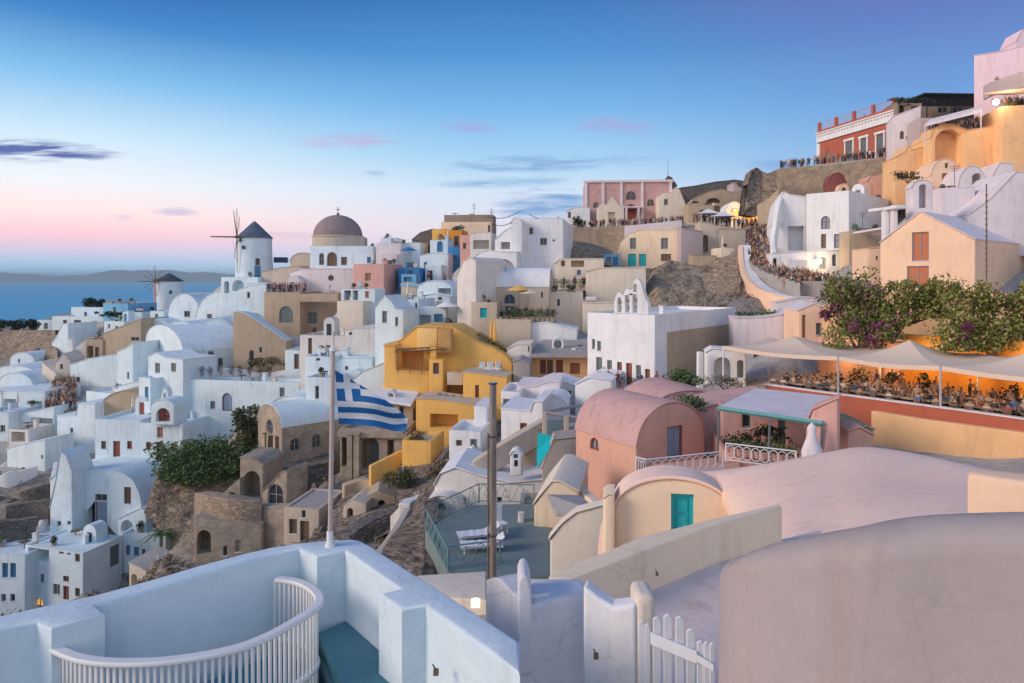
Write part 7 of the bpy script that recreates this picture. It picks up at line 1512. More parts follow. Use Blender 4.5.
# wooden utility pole
pb = U(493, 584, 9); rt = empty('utility_pole', pb); tag(rt, 'weathered grey wooden pole rising behind the foreground pillar', 'pole')
topz = (584-384)/FL*9; bm = bmesh.new(); tube(bm, (0, 0, -4), (.0, 0, topz), .052, .045, 16)
m_, nt_x, b_x = nodes_of('weathered_timber'); g_ = N(nt_x, 'ShaderNodeNewGeometry'); mp_ = N(nt_x, 'ShaderNodeMapping'); mp_.inputs['Scale'].default_value = (30, 30, 1.2); nz_ = N(nt_x, 'ShaderNodeTexNoise', Scale=1.0, Detail=6.0); rp_ = N(nt_x, 'ShaderNodeValToRGB')
rp_.color_ramp.elements[0].color = (.10, .075, .06, 1); rp_.color_ramp.elements[1].color = (.36, .31, .28, 1); rp_.color_ramp.elements[0].position = .3; rp_.color_ramp.elements[1].position = .7
nt_x.links.new(g_.outputs['Position'], mp_.inputs[0]); nt_x.links.new(mp_.outputs[0], nz_.inputs['Vector']); nt_x.links.new(nz_.outputs[0], rp_.inputs[0]); nt_x.links.new(rp_.outputs[0], b_x.inputs['Base Color']); b_x.inputs['Roughness'].default_value = .9
bake('post', bm, m_, rt, 50)
bm = bmesh.new(); tube(bm, (-.064, -.02, -4), (-.064, -.02, topz-.65), .012, .012); bake('conduit', bm, GL['w'], rt)
bm = bmesh.new(); tube(bm, (0, 0, topz), (0, 0, topz+.02), .06); bake('cap', bm, GL['k'], rt)
for k in range(2):
    bm = bmesh.new(); z = topz-.7-1.3*k; tube(bm, (0, 0, z), (0, 0, z+.02), .055, .055, 16); bake('band', bm, GL['k'], rt)
# pillar / chimney block
soft = stucco('soft_whitewash', (0.72, 0.71, 0.73), 1.2, bump=.35, crack=.6)
bpix = [(531, 605), (586, 590), (583, 578), (527, 577)]
ring_block('masonry_block', 'square whitewashed masonry block in the foreground centre', bpix, -2.6, 3.0, soft, 'masonry block', .045, 4)
WALL('wavy_wall', 'white wall with a dipping top joined to the left of the masonry block', smooth_pts([(486, 580, 6.3), (494, 577.5, 6.12), (501, 580, 5.95), (508, 588, 5.8), (514, 594, 5.66), (520, 596, 5.5)], 3), 3, .25, soft, 'wall', bev=.012)
bm = bmesh.new(); prof = [(-.05, -3.2), (.07, -3.2), (.07, -.30), (.055, -.10), (.02, .0), (-.03, -.01), (-.05, -.07)]
A = [bm.verts.new((x, 0, z)) for x, z in prof]; B = [bm.verts.new((x, .35, z)) for x, z in prof]; bm.faces.new(A); bm.faces.new(B[::-1])
for i in range(7): bm.faces.new((A[i], A[(i+1) % 7], B[(i+1) % 7], B[i]))
o = bake('fin', bm, soft, None, 40, .02, 3); o.location = U(524, 575, 5.4); tag(o, 'slim round-topped white fin between wavy wall and masonry block', 'fin')
# wall box holes (small electrical recess) on the walls
def fixture(px, py, Y, l):
    rt = empty('wall_socket', U(px, py, Y)); tag(rt, l, 'wall fixture'); bm = bmesh.new(); box(bm, (0, 0, 0), (.035, .03, .04)); bake('box', bm, GL['w'], rt, 0, .004); bm = bmesh.new(); tube(bm, (0, -.01, .02), (-.02, -.015, .06), .005); bake('wire', bm, GL['k'], rt)
fixture(436, 672, 4.55, 'small dark fitting on the inner face of the foreground parapet'); fixture(596, 656, 4.98, 'small dark fitting on the low white wall by the gate'); fixture(657, 574, 8.28, 'small dark hook on the cream roof parapet')
# low white wall with dip
P = [U(583, 586, 5.3), U(598, 598, 5.24), U(612, 607, 5.18), U(624, 606, 5.14), U(636, 604, 5.1)]
bm = bmesh.new(); rr = []; o0 = P[0]
for p in P: q = p-o0; rr.append([bm.verts.new(q), bm.verts.new(q+Vector((.05, .16, 0))), bm.verts.new(q+Vector((.05, .16, -3))), bm.verts.new(q-Vector((0, 0, 3)))])
for i in range(len(P)-1):
    for k in range(4): bm.faces.new((rr[i][k], rr[i+1][k], rr[i+1][(k+1) % 4], rr[i][(k+1) % 4]))
bm.faces.new(rr[0]); bm.faces.new(rr[-1][::-1]); o = bake('low_wall', bm, stucco('gate_whitewash', (.78, .77, .77), 1.0, crack=.5), None, 35, .03, 3); o.location = o0; tag(o, 'low white wall with a dipping top beside the picket gate', 'wall')
o = bake('gatepost', (lambda b: (box(b, (0, 0, -1.45), (.15, .30, 3.0)), b)[1])(bmesh.new()), PAL['pale'], None, 35, .05, 4); o.location = U(645, 600, 5.15)+Vector((0, .1, 0)); tag(o, 'rounded cream gatepost between low wall and gate', 'gatepost')
# gate
g0 = U(640, 618, 4.95); rt = empty('gate', g0); tag(rt, 'white wooden picket gate with uneven pickets', 'gate'); gm = plain('white_gate_paint', (.76, .76, .78), .6, var=.05, scale=20)
pk = [(641.5, 621, 5), (647.5, 624, 5), (657, 617, 7.5), (668, 614.5, 8), (680, 616.5, 8), (691, 629, 8), (700.5, 641, 6), (706.5, 642, 4.5), (712.5, 643, 5)]
def gy(px): return 4.95-(px-640)/74*.25
for px, py, w_ in pk:
    Y = gy(px); p = U(px, py, Y)-g0; wd = w_/FL*Y; bm = bmesh.new(); pr = [(-wd/2, -2), (wd/2, -2), (wd/2, -.03), (wd*.1, 0), (-wd/2, -.015)]
    A = [bm.verts.new(p+Vector((x, 0, z))) for x, z in pr]; B = [bm.verts.new(p+Vector((x, .02, z))) for x, z in pr]; bm.faces.new(A); bm.faces.new(B[::-1])
    for i in range(5): bm.faces.new((A[i], A[(i+1) % 5], B[(i+1) % 5], B[i]))
    bake('picket', bm, gm, rt, 0, .003)
for (a, b, h) in (((651, 633), (697, 652), .085), ((697, 655), (714, 665), .05)):
    A = U(a[0], a[1], gy(a[0])-.03)-g0; B = U(b[0], b[1], gy(b[0])-.03)-g0; bm = bmesh.new(); q = [A, B, B-Vector((0, 0, h)), A-Vector((0, 0, h))]; q2 = [v+Vector((0, .024, 0)) for v in q]; poly(bm, q); poly(bm, q2)
    for i in range(4): poly(bm, [q[i], q[(i+1) % 4], q2[(i+1) % 4], q2[i]])
    bake('rail', bm, gm, rt, 0, .003)
# big near wall right
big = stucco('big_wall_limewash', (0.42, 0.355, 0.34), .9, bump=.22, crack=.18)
top = smooth_pts([(752, 558, 4.0), (759, 550, 3.92), (772, 544, 3.82), (796, 539, 3.7), (835, 531.5, 3.55), (880, 524, 3.4), (940, 517, 3.3), (1024, 514, 3.15), (1100, 513, 3.0), (1300, 514, 2.9)], 6)
bm = bmesh.new(); rr = []; P = [U(*p) for p in top]; o0 = P[0].copy()
for i, p in enumerate(P):
    a = P[max(0, i-1)]; b = P[min(len(P)-1, i+1)]; t = Vector((b.x-a.x, b.y-a.y, 0)).normalized(); nn = Vector((-t.y, t.x, 0)); k = []
    wdt = .36
    for q in range(9):
        an = math.pi*q/8; k.append(bm.verts.new(p-o0+nn*(-wdt/2*math.cos(an))+Vector((0, 0, .13*math.sin(an)-.13))))
    k.append(bm.verts.new(p-o0+nn*wdt/2-Vector((0, 0, 3)))); k.insert(0, bm.verts.new(p-o0-nn*(wdt/2+.04)-Vector((0, 0, 3)))); rr.append(k)
for i in range(len(rr)-1):
    for k in range(10): bm.faces.new((rr[i][k], rr[i+1][k], rr[i+1][k+1], rr[i][k+1]))
p = P[0]; t = Vector((P[1].x-p.x, P[1].y-p.y, 0)).normalized(); nn = Vector((-t.y, t.x, 0)); prev = rr[0]
for m_ in range(1, 7):
    an2 = math.pi/2*m_/6; hw = wdt/2*math.cos(an2)+.002; sh = -t*(wdt*.5*math.sin(an2)); dr = .16*(1-math.cos(an2)); k = [bm.verts.new(p-o0+sh-nn*(hw+.04*math.cos(an2))-Vector((0, 0, 3)))]
    for q in range(9):
        an = math.pi*q/8; k.append(bm.verts.new(p-o0+sh-nn*hw*math.cos(an)+Vector((0, 0, .13*math.sin(an)-.13-dr))))
    k.append(bm.verts.new(p-o0+sh+nn*hw-Vector((0, 0, 3))))
    for q in range(10): bm.faces.new((prev[q], prev[q+1], k[q+1], k[q]))
    prev = k
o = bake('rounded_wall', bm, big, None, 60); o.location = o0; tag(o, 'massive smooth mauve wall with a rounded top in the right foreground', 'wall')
# cream barrel vault with turquoise shutters
rt, inf = H('vault_house', 'cream vaulted house with turquoise shutters facing the deck', 614, 735, 19, 8, ('arc', 512, 479), 562, 1.0, 'cream', rc='lilac', found=5, op=[('d', 671, 494, 694, 534, 't')], bev=.1)
pale_roof = stucco('dusty_pink_limewash', (0.95, 0.68, 0.55), .8, bump=.2, crack=.4)
inf['roof'].data.materials[0] = pale_roof
H('vault_house', 'cream rounded shoulder wall left of the turquoise shutters', 603, 615, 18.7, 8, [(603, 499), (608, 495), (615, 495)], 560, 1.0, 'cream', 'none', found=4)
bk_ = smooth_pts([(676, 478, 20.6), (700, 475.5, 20.3), (730, 472, 19.6), (781, 464, 18.5), (830, 454, 18.2), (867, 449, 18), (917, 456, 17), (966, 467, 15.5), (1010, 476, 14.5), (1120, 490, 13)], 5)
ft_ = smooth_pts([(718, 500, 19.9), (728, 515, 19.3), (745, 550, 14), (781, 548, 11.2), (830, 542, 10.8), (867, 538, 10.4), (917, 534, 10), (966, 530, 9.6), (1010, 530, 9.3), (1120, 530, 9)], 5)
bm = bmesh.new(); o0 = U(*ft_[0]); gr = []
for pa, pb in zip(bk_, ft_):
    A, B = U(*pa), U(*pb); row = [B-Vector((0, 0, 2.5))]
    for k in range(15):
        t = k/14; p = B.lerp(A, t); p.z = B.z+(A.z-B.z)*(.55*t+.45*math.sin(t*math.pi/2))+.05*noise.noise(p*.35); row.append(p)
    dv = (A-B); dv.z = 0; dv.normalize()
    for k in range(1, 7):
        t = k/6; row.append(A+dv*(2.6*math.sin(t*math.pi/2))-Vector((0, 0, 2.6*(1-math.cos(t*math.pi/2)))))
    row.append(row[-1]-Vector((0, 0, 3))); gr.append([bm.verts.new(p-o0) for p in row])
for i in range(len(gr)-1):
    for k in range(len(gr[0])-1): bm.faces.new((gr[i][k], gr[i+1][k], gr[i+1][k+1], gr[i][k+1]))
bm.faces.new(gr[0][::-1]); bm.faces.new(gr[-1])
o = bake('broad_roof', bm, pale_roof, None, 50); o.location = o0; tag(o, 'huge smooth dusty pink vaulted roof behind the mauve foreground wall', 'roof')
ring_block('cream_parapet', 'cream parapet wall crossing behind the gate and masonry block', [(548, 578), (551, 571), (600, 553.5), (640, 536.5), (710, 519), (780, 503.5), (782, 507), (712, 525.5), (641, 552), (567, 580)], -3.5, 3.2, stucco('warm_cream_limewash', (0.92, 0.73, 0.53), 1.0, crack=.4), 'parapet', .03)
bm = bmesh.new(); zq = -4.05; vs = [bm.verts.new(Uz(px, py, zq)) for px, py in ((540, 640), (560, 612), (640, 588), (730, 552), (820, 530), (900, 640), (900, 900), (560, 900))]; bm.faces.new(vs)
r_ = bmesh.ops.extrude_face_region(bm, geom=bm.faces[:]); bmesh.ops.translate(bm, verts=[v for v in r_['geom'] if isinstance(v, bmesh.types.BMVert)], vec=(0, 0, -1.5))
o = bake('roof_terrace', bm, stucco('roof_screed', (0.80, 0.66, 0.60), 1.3, bump=.3), None, 0); tag(o, 'pinkish rendered roof floor between the cream parapet and the gate', 'roof')
ring_block('cream_block', 'cream rounded wall block at the right edge behind the mauve wall', [(967, 470), (975, 467), (1100, 480), (1100, 492), (985, 476), (968, 473)], -2.35, 1.1, PAL['peach'], 'wall', .08, )
ring_block('low_coping', 'beige wall foot slab left of the masonry block', [(389, 581), (420, 575), (486, 571), (486, 600), (440, 597)], -9.5, 3.0, PAL['pale'], 'wall', .04)

# ------------------------------------------------------------------ terrain
CTRL += [tuple(U(*p)) for p in [(345, 480, 61), (360, 480, 61), (375, 480, 61), (400, 484, 60), (345, 495, 59), (360, 500, 60), (385, 502, 58), (350, 515, 56), (370, 520, 54), (-100, 345, 150), (-200, 380, 130), (-150, 450, 100), (-100, 560, 80), (-200, 700, 60), (0, 640, 60), (100, 640, 55), (180, 600, 50), (250, 640, 38), (330, 620, 32), (400, 600, 30), (440, 610, 24), (520, 620, 20), (600, 640, 14),
  (170, 500, 74), (200, 490, 73), (225, 480, 73), (160, 540, 70), (185, 535, 67), (215, 520, 64), (180, 470, 82), (30, 480, 86), (20, 500, 82), (15, 515, 79), (25, 530, 76), (0, 545, 74),
  (120, 300, 175), (80, 312, 175), (20, 330, 175), (200, 292, 170), (250, 280, 160), (330, 262, 150), (400, 262, 140), (440, 252, 140), (500, 245, 130), (560, 235, 165), (640, 225, 170), (700, 205, 170), (760, 190, 150), (820, 165, 135), (900, 140, 130), (960, 115, 125), (1040, 110, 120),
  (700, 300, 92), (760, 300, 86), (850, 300, 70), (900, 310, 66), (1000, 320, 60), (1100, 330, 56), (1100, 230, 90), (1150, 400, 44), (1200, 460, 30), (700, 470, 30), (800, 470, 25), (900, 470, 20), (1000, 500, 14), (1000, 600, 9), (700, 640, 10)]]
for X, Y, Z in ((-180, 120, -93), (-150, 60, -93), (-120, 20, -92), (-230, 220, -93), (-140, 240, -93), (-60, 250, -60), (40, 260, 0), (120, 240, 12), (180, 200, 20), (160, 120, 25), (120, 60, 10), (80, 20, 5), (-60, 10, -50), (-30, 5, -25), (-10, 5, -12), (0, 0, -8), (30, 0, -6), (60, -20, -5), (-40, -20, -40), (-120, -40, -93), (60, 0, -4), (10, -30, -8), (0, 320, -80), (150, 320, -60), (-200, 300, -93), (200, 260, -20), (230, 120, 10), (220, 0, 0)): CTRL.append((X, Y, Z))
C3 = np.array(CTRL); gx = np.arange(-240, 240.1, 1.0); gy_ = np.arange(-50, 330.1, 1.0)
XX, YY = np.meshgrid(gx, gy_); num = np.zeros_like(XX); den = np.zeros_like(XX)
for (x, y, z) in C3:
    d2 = (XX-x)**2+(YY-y)**2+1.2; w_ = d2**-2.0; num += w_*z; den += w_
ZZ = num/den
for k in range(2):
    ZP = np.pad(ZZ, 1, mode='edge'); ZZ = (ZP[:-2, 1:-1]+ZP[2:, 1:-1]+ZP[1:-1, :-2]+ZP[1:-1, 2:]+4*ZP[1:-1, 1:-1])/8
rocky = np.zeros_like(ZZ)
for px, py, Y, r_ in ((190, 500, 72, 12), (225, 485, 72, 9), (25, 500, 80, 9), (15, 520, 77, 7), (0, 540, 74, 6), (360, 510, 56, 10), (420, 480, 54, 5), (690, 290, 95, 16), (720, 195, 150, 30), (600, 245, 118, 8), (175, 540, 69, 7), (20, 350, 142, 14), (400, 560, 40, 8), (855, 440, 38, 4), (760, 190, 118, 10), (100, 600, 50, 25), (250, 620, 36, 14)):
    p = U(px, py, Y); rocky = np.maximum(rocky, np.clip(1.6-((XX-p.x)**2+(YY-p.y)**2)**.5/r_, 0, 1))
rocky = np.maximum(rocky, np.clip((-XX-90)/20, 0, 1)); rocky = np.maximum(rocky, np.clip((-YY+5)/10, 0, 1))
for i in range(ZZ.shape[0]):
    for j in range(ZZ.shape[1]):
        v = Vector((XX[i, j]*.12, YY[i, j]*.12, 0)); ZZ[i, j] += noise.fractal(v, 1, 2, 4)*(.25+.45*rocky[i, j])
for (A, u, n, w_, d, zt, zb0, zlow, _c) in FOOT:
    sx = (XX-A.x)*u.x+(YY-A.y)*u.y; sy = (XX-A.x)*n.x+(YY-A.y)*n.y
    ins = (sx > -.9) & (sx < w_+.9) & (sy > -.6) & (sy < d+.6); ZZ = np.where(ins, np.minimum(ZZ, zlow-1.6), ZZ)
    lat = np.maximum(np.maximum(-sx, sx-w_), 0); fr = (lat < 7) & (sy > -3) & (sy < d*.9); ZZ = np.where(fr, np.minimum(ZZ, zb0-.1+.25*np.clip(sy, 0, 30)+1.1*np.clip(lat-2.0, 0, 9)), ZZ)
# keep the ground below everything of the foreground terraces
NEAR = (YY < 24) & (XX > -30); ZZ = np.where(NEAR, np.minimum(ZZ, np.clip(-6.5-(np.abs(XX-8) > 0)*0.0-np.clip(-XX, 0, 40)*.8, -60, -5.2)), ZZ)
L_ = (WP[-1]-WP[0]).normalized(); sx = (XX-WP[0].x)*L_.x+(YY-WP[0].y)*L_.y; sy = (XX-WP[0].x)*NN.x+(YY-WP[0].y)*NN.y
ZZ = np.where((sx > -2) & (sx < 20) & (sy > -1.5) & (sy < 8.5), np.minimum(ZZ, FZ-1.2), ZZ)
dk = [(XX > -5.5) & (XX < 3) & (YY > 26) & (YY < 40)]; ZZ = np.where(dk[0], np.minimum(ZZ, DZ-1.2), ZZ)
ZZ = np.where((XX > .47*YY) & (XX < .575*YY) & (YY > 97) & (YY < 118), np.minimum(ZZ, 11.2+.06*(YY-97)), ZZ)
ZS = ZZ.copy()
for k in range(1):
    ZP = np.pad(ZS, 1, mode='edge'); ZS = (ZP[:-2, 1:-1]+ZP[2:, 1:-1]+ZP[1:-1, :-2]+ZP[1:-1, 2:]+4*ZP[1:-1, 1:-1])/8
ZZ = np.minimum(ZZ, ZS)
def ground_z(x, y):
    i = int(y+50); j = int(x+240)
    if not (0 <= i < ZZ.shape[0]-1 and 0 <= j < ZZ.shape[1]-1): return None, 0
    fx, fy = x+240-j, y+50-i; return (ZZ[i, j]*(1-fx)*(1-fy)+ZZ[i, j+1]*fx*(1-fy)+ZZ[i+1, j]*(1-fx)*fy+ZZ[i+1, j+1]*fx*fy), rocky[i, j]
def inside(x, y):
    for (A, u, n, w_, d_, *_r) in FOOT:
        sx_ = (x-A.x)*u.x+(y-A.y)*u.y; sy_ = (x-A.x)*n.x+(y-A.y)*n.y
        if -.2 < sx_ < w_+.2 and -.2 < sy_ < d_+.2: return True
    return False
rb = bmesh.new(); tf = bmesh.new(); cnt = 0; tries = 0
while cnt < 2600 and tries < 60000:
    tries += 1; Yr = random.uniform(28, 110)**1; xr = random.uniform(-.78, .45)*Yr; z_, rk = ground_z(xr, Yr)
    if z_ is None or rk < random.uniform(.25, .8) or inside(xr, Yr): continue
    cnt += 1; s_ = random.choice((.12, .18, .25, .35, .5))*random.uniform(.7, 1.4)*(1 if Yr > 50 else .7)
    if cnt % 3:
        r0 = bmesh.ops.create_icosphere(rb, subdivisions=1, radius=s_, matrix=Matrix.Translation((xr, Yr, z_+s_*.15)) @ Matrix.Rotation(random.random()*6, 4, 'Z'))
        for v in r0['verts']: v.co += Vector((random.uniform(-1, 1), random.uniform(-1, 1), random.uniform(-1.2, .3)))*s_*.35
    else:
        for q in range(14):
            p = Vector((xr+random.gauss(0, .3), Yr+random.gauss(0, .3), z_+random.uniform(0, .35))); e_ = Vector((random.gauss(0, 1), random.gauss(0, 1), random.gauss(0, 1))).normalized(); t_ = e_.orthogonal().normalized()*.16; w2_ = e_.cross(t_).normalized()*.07
            poly(tf, [p-t_, p+w2_, p+t_, p-w2_])
o = bake('rubble', rb, PAL['rock'], None, 0, merge=False); tag(o, 'loose stones scattered over the bare slopes', None, None, 'stuff')
o = bake('dry_grass', tf, LEAF['dry'], None, 0, merge=False); tag(o, 'dry tufts growing on the bare slopes', None, None, 'stuff')
verts = np.stack([XX, YY, ZZ], -1).reshape(-1, 3); h_, w2 = XX.shape
idx = np.arange(h_*w2).reshape(h_, w2); fc = np.stack([idx[:-1, :-1], idx[:-1, 1:], idx[1:, 1:], idx[1:, :-1]], -1).reshape(-1, 4)
me = bpy.data.meshes.new('ground'); me.from_pydata(verts.tolist(), [], fc.tolist()); me.polygons.foreach_set('use_smooth', [True]*len(me.polygons))
at = me.attributes.new('rocky', 'FLOAT', 'POINT'); at.data.foreach_set('value', rocky.reshape(-1).astype(np.float32))
m, nt, b = nodes_of('ground_material'); L = nt.links; A_ = N(nt, 'ShaderNodeAttribute'); A_.attribute_name = 'rocky'; g = N(nt, 'ShaderNodeNewGeometry')
n1 = N(nt, 'ShaderNodeTexNoise', Scale=.35, Detail=7.0, Roughness=.7); n2 = N(nt, 'ShaderNodeTexNoise', Scale=2.4, Detail=7.0, Roughness=.7); v1 = N(nt, 'ShaderNodeTexVoronoi', Scale=1.1)
for q in (n1, n2, v1): L.new(g.outputs['Position'], q.inputs['Vector'])
ra = N(nt, 'ShaderNodeValToRGB'); ra.color_ramp.elements[0].color = (.13, .10, .08, 1); ra.color_ramp.elements[1].color = (.52, .42, .33, 1); ra.color_ramp.elements[0].position = .3; ra.color_ramp.elements[1].position = .75; L.new(n2.outputs[0], ra.inputs[0])
rb_ = N(nt, 'ShaderNodeValToRGB'); rb_.color_ramp.elements[0].color = (.40, .36, .32, 1); rb_.color_ramp.elements[1].color = (.66, .64, .61, 1); rb_.color_ramp.elements[0].position = .35; rb_.color_ramp.elements[1].position = .6; L.new(n1.outputs[0], rb_.inputs[0])
sm = N(nt, 'ShaderNodeMath', operation='ADD'); L.new(A_.outputs['Fac'], sm.inputs[0]); mz = N(nt, 'ShaderNodeMapRange'); mz.inputs[1].default_value = .42; mz.inputs[2].default_value = .62; mz.inputs[3].default_value = -.35; mz.inputs[4].default_value = .5; L.new(n1.outputs[0], mz.inputs[0]); L.new(mz.outputs[0], sm.inputs[1]); sm.use_clamp = True
mx = N(nt, 'ShaderNodeMixRGB'); L.new(sm.outputs[0], mx.inputs[0]); L.new(rb_.outputs[0], mx.inputs[1]); L.new(ra.outputs[0], mx.inputs[2]); L.new(mx.outputs[0], b.inputs['Base Color']); b.inputs['Roughness'].default_value = .95
bp = N(nt, 'ShaderNodeBump', Strength=1.0, Distance=.35); L.new(n2.outputs[0], bp.inputs['Height']); L.new(bp.outputs[0], b.inputs['Normal'])
me.materials.append(m); o = link('ground', me); tag(o, kind='structure')
# sea
bm = bmesh.new(); S = 60000
for k, (x0, y0, x1, y1) in enumerate([(-S, -S, S, S)]): poly(bm, [(x0, y0, -90), (x1, y0, -90), (x1, y1, -90), (x0, y1, -90)])
m, nt, b = nodes_of('sea_water'); g = N(nt, 'ShaderNodeNewGeometry'); mp = N(nt, 'ShaderNodeMapping'); mp.inputs['Scale'].default_value = (.02, .035, .03); nz = N(nt, 'ShaderNodeTexNoise', Scale=1.0, Detail=8.0, Roughness=.65)
nt.links.new(g.outputs['Position'], mp.inputs[0]); nt.links.new(mp.outputs[0], nz.inputs['Vector']); bp = N(nt, 'ShaderNodeBump', Strength=.35, Distance=3.0); nt.links.new(nz.outputs[0], bp.inputs['Height']); nt.links.new(bp.outputs[0], b.inputs['Normal'])
b.inputs['Base Color'].default_value = (.08, .40, .62, 1); b.inputs['Roughness'].default_value = .75; b.inputs['Specular IOR Level'].default_value = .12
o = bake('sea', bm, m, None, 0); tag(o, kind='structure')
# far island
bm = bmesh.new(); D = 12000; n_ = 160; fr = []; cr_ = []; bk_ = []
for i in range(n_+1):
    x = -11000+i*75; hgt = min(215, max(5, 165+90*noise.fractal(Vector((x*.00055, 3.1, 0)), 1, 2, 6)+26*noise.noise(Vector((x*.0022, 0, 0))))); e = min(1, (n_-i)/26, 1); hgt *= e
    fr.append(bm.verts.new((x, D-900, -90.4))); cr_.append(bm.verts.new((x, D, -90+hgt))); bk_.append(bm.verts.new((x, D+1500, -90.4)))
for i in range(n_): bm.faces.new((fr[i], fr[i+1], cr_[i+1], cr_[i])); bm.faces.new((cr_[i], cr_[i+1], bk_[i+1], bk_[i]))
o = bake('hills', bm, plain('far_island_rock', (.16, .14, .13), .95, scale=.002), None, 60); tag(o, kind='structure')
# air
bm = bmesh.new(); bmesh.ops.create_cube(bm, size=1.0); me = bpy.data.meshes.new('haze'); bm.to_mesh(me); bm.free(); o = link('haze', me); o.scale = (121000, 121000, 226); o.location = (0, 0, -96+113); tag(o, kind='stuff')
m = bpy.data.materials.new('air'); m.use_nodes = True; nt = m.node_tree; nt.nodes.clear(); ou = nt.nodes.new('ShaderNodeOutputMaterial'); pv = nt.nodes.new('ShaderNodeVolumePrincipled'); pv.inputs['Color'].default_value = (.60, .84, 1.0, 1); pv.inputs['Density'].default_value = HAZE; pv.inputs['Anisotropy'].default_value = -0.35
nt.links.new(pv.outputs[0], ou.inputs['Volume']); me.materials.append(m)

# ------------------------------------------------------------------ world, sun, camera
w = bpy.data.worlds.new('World'); scene.world = w; w.use_nodes = True; nt = w.node_tree; nt.nodes.clear(); L = nt.links
def M_(op, a, b=None, cl=False):
    n = nt.nodes.new('ShaderNodeMath'); n.operation = op; n.use_clamp = cl
    for i, v in enumerate((a, b)):
        if v is None: continue
        if isinstance(v, (int, float)): n.inputs[i].default_value = v
        else: L.new(v, n.inputs[i])
    return n.outputs[0]
def s2l(c): return tuple(((v/255)/12.92 if v/255 <= .04045 else ((v/255+.055)/1.055)**2.4) for v in c)
tc = nt.nodes.new('ShaderNodeTexCoord'); sp = nt.nodes.new('ShaderNodeSeparateXYZ'); L.new(tc.outputs['Generated'], sp.inputs[0]); x, y, z = sp.outputs
def ramp(stops, fac):
    r = nt.nodes.new('ShaderNodeValToRGB'); L.new(fac, r.inputs[0]); e = r.color_ramp.elements
    e[0].position = stops[0][0]; e[0].color = (*s2l(stops[0][1]), 1); e[1].position = stops[1][0]; e[1].color = (*s2l(stops[1][1]), 1)
    for p, c in stops[2:]: q = e.new(p); q.color = (*s2l(c), 1)
    return r.outputs[0]
def mix(f, a, b, bt='MIX'):
    n = nt.nodes.new('ShaderNodeMixRGB'); n.blend_type = bt
    for i, v in enumerate((f, a, b)):
        if isinstance(v, (int, float)): n.inputs[i].default_value = v
        elif isinstance(v, tuple): n.inputs[i].default_value = (*v, 1)
        else: L.new(v, n.inputs[i])
    return n.outputs[0]
hor = M_('SQRT', M_('ADD', M_('MULTIPLY', x, x), M_('MULTIPLY', y, y))); el = M_('MULTIPLY', M_('ARCTAN2', z, hor), 1/1.5708, True)    # 0 at the horizon, 1 overhead
def E(deg): return deg/90
SKL = ramp([(0, (150, 204, 236)), (E(1.0), (172, 202, 232)), (E(1.9), (210, 196, 220)), (E(3.0), (242, 194, 204)), (E(4.6), (246, 216, 214)), (E(6.8), (224, 226, 232)), (E(10), (190, 214, 230)), (E(14), (122, 176, 218)), (E(18), (58, 122, 184)), (E(22), (30, 84, 150)), (E(40), (22, 64, 130)), (1, (18, 50, 110))], el)
SKM = ramp([(0, (190, 200, 220)), (E(4), (214, 208, 220)), (E(7), (196, 210, 226)), (E(10), (150, 192, 222)), (E(14), (108, 164, 212)), (E(18), (72, 134, 192)), (E(22), (52, 110, 172)), (E(40), (30, 74, 140)), (1, (18, 50, 110))], el)
SKR = ramp([(0, (190, 190, 215)), (E(5), (150, 178, 214)), (E(9), (120, 160, 206)), (E(13), (96, 140, 196)), (E(18), (86, 112, 178)), (E(22), (96, 94, 160)), (E(40), (50, 66, 130)), (1, (18, 46, 104))], el)
az = M_('DIVIDE', x, M_('MAXIMUM', hor, .001))
fL = nt.nodes.new('ShaderNodeMapRange'); fL.interpolation_type = 'SMOOTHSTEP'; fL.inputs[1].default_value = -.58; fL.inputs[2].default_value = -.02; L.new(az, fL.inputs[0])
fR = nt.nodes.new('ShaderNodeMapRange'); fR.interpolation_type = 'SMOOTHSTEP'; fR.inputs[1].default_value = 0.02; fR.inputs[2].default_value = .6; L.new(az, fR.inputs[0])
front = mix(fR.outputs[0], mix(fL.outputs[0], SKL, SKM), SKR)
SKB = ramp([(0, (255, 214, 180)), (E(6), (255, 222, 200)), (E(15), (230, 226, 232)), (E(30), (170, 200, 232)), (E(55), (90, 140, 200)), (1, (40, 90, 160))], el)
fb_ = nt.nodes.new('ShaderNodeMapRange'); fb_.interpolation_type = 'SMOOTHSTEP'; fb_.inputs[1].default_value = .25; fb_.inputs[2].default_value = -.35; L.new(M_('DIVIDE', y, M_('MAXIMUM', hor, .001)), fb_.inputs[0])
sky = mix(fb_.outputs[0], front, SKB)
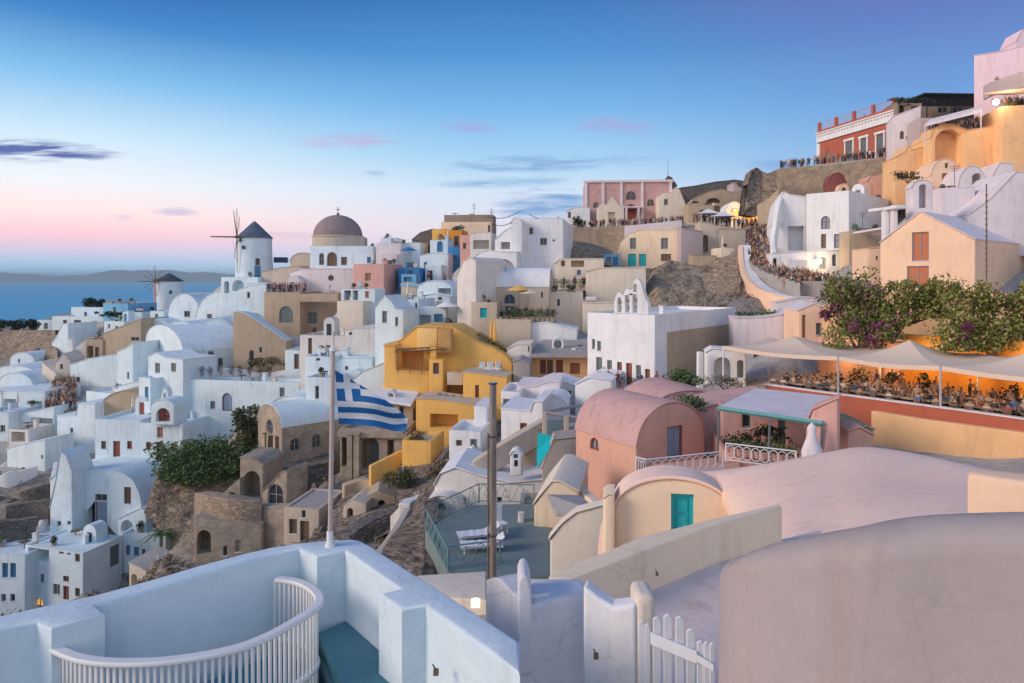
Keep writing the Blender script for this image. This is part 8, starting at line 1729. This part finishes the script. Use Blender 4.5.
# clouds, laid out by compass direction and height
ys = M_('MAXIMUM', y, .02); cu = M_('DIVIDE', x, ys); cv = M_('DIVIDE', z, ys)
cmb = nt.nodes.new('ShaderNodeCombineXYZ'); L.new(cu, cmb.inputs[0]); L.new(M_('MULTIPLY', cv, 9.0), cmb.inputs[1])
nz = nt.nodes.new('ShaderNodeTexNoise'); nz.inputs['Scale'].default_value = 11; nz.inputs['Detail'].default_value = 9; nz.inputs['Roughness'].default_value = .62; nz.inputs['Distortion'].default_value = .3; L.new(cmb.outputs[0], nz.inputs['Vector'])
def cloud(sky, px, py, rx, ry, colr, dens, thr=.5, soft=.12, tilt=0.0):
    u0 = (px-CX)/FL; v0 = -(py-HY)/FL
    du = M_('SUBTRACT', cu, u0); dv = M_('SUBTRACT', M_('SUBTRACT', cv, v0), M_('MULTIPLY', du, tilt))
    q = M_('ADD', M_('POWER', M_('ABSOLUTE', M_('DIVIDE', du, rx/FL)), 2.0), M_('POWER', M_('ABSOLUTE', M_('DIVIDE', dv, ry/FL)), 2.0))
    g = M_('SUBTRACT', 1.0, q, True)
    k = M_('SUBTRACT', M_('ADD', M_('MULTIPLY', nz.outputs[0], 1.5), M_('MULTIPLY', g, .45)), thr+.47)
    k = M_('MULTIPLY', M_('DIVIDE', k, soft*2.4, True), M_('MULTIPLY', M_('POWER', g, .9), dens*1.25)); k = M_('MULTIPLY', k, 1.0, True)
    front_only = M_('GREATER_THAN', y, .05)
    return mix(M_('MULTIPLY', k, front_only), sky, s2l(colr))
sky = cloud(sky, 20, 150, 130, 15, (84, 98, 158), 1.0, .42, .15, -.05)
sky = cloud(sky, 545, 163, 150, 13, (122, 158, 198), .9, .42, .2, .03)
sky = cloud(sky, 505, 182, 90, 9, (120, 162, 204), .8, .42, .2, .03)
sky = cloud(sky, 550, 206, 80, 24, (112, 150, 196), .95, .38, .2, .05)
sky = cloud(sky, 350, 141, 70, 13, (182, 150, 196), .8, .42, .25, .05)
sky = cloud(sky, 472, 127, 50, 9, (150, 148, 200), .6, .42, .25)
sky = cloud(sky, 615, 125, 60, 12, (158, 142, 192), .8, .40, .25, -.05)
sky = cloud(sky, 178, 212, 34, 7, (190, 178, 204), .8, .40, .2, -.06)
sky = cloud(sky, 290, 236, 50, 7, (200, 182, 206), .6, .42, .2)
sky = cloud(sky, 125, 217, 20, 5, (206, 190, 212), .6, .40, .2)
sky = cloud(sky, 375, 174, 16, 5, (132, 166, 204), .6, .38, .2)
sky = cloud(sky, 780, 165, 60, 12, (110, 146, 200), .6, .42, .2)
ni = nt.nodes.new('ShaderNodeTexSky'); ni.sky_type = 'NISHITA'; ni.sun_disc = False; ni.sun_elevation = R(12); ni.sun_rotation = R(180+72); ni.air_density = 1.2
bg1 = nt.nodes.new('ShaderNodeBackground'); bg1.inputs['Strength'].default_value = SKY; L.new(sky, bg1.inputs['Color'])
bg2 = nt.nodes.new('ShaderNodeBackground'); bg2.inputs['Strength'].default_value = 0.004; L.new(ni.outputs[0], bg2.inputs['Color'])
ads = nt.nodes.new('ShaderNodeAddShader'); L.new(bg1.outputs[0], ads.inputs[0]); L.new(bg2.outputs[0], ads.inputs[1]); ow = nt.nodes.new('ShaderNodeOutputWorld'); L.new(ads.outputs[0], ow.inputs['Surface'])
sd = bpy.data.lights.new('sun', 'SUN'); sd.energy = SUN; sd.angle = R(24); sd.color = (1.0, .80, .64); so = bpy.data.objects.new('sun', sd); col.objects.link(so)
sdir = Vector((-math.sin(R(72)), -math.cos(R(72)), math.tan(R(24)))).normalized(); so.rotation_euler = sdir.to_track_quat('Z', 'Y').to_euler(); so.location = (-50, -30, 60)
cam = bpy.data.cameras.new('camera'); co = bpy.data.objects.new('camera', cam); col.objects.link(co); scene.camera = co
co.location = (0, 0, 0); co.rotation_euler = (R(90), 0, 0); cam.sensor_width = 36; cam.lens = 36*FL/1024; cam.shift_y = (HY-341.5)/1024; cam.clip_start = .1; cam.clip_end = 200000
scene.view_settings.view_transform = 'Standard'; scene.view_settings.look = 'None'; scene.view_settings.exposure = EXPO; scene.view_settings.gamma = 1
scene.render.engine = 'CYCLES'; scene.cycles.max_bounces = 6; scene.cycles.volume_bounces = 0
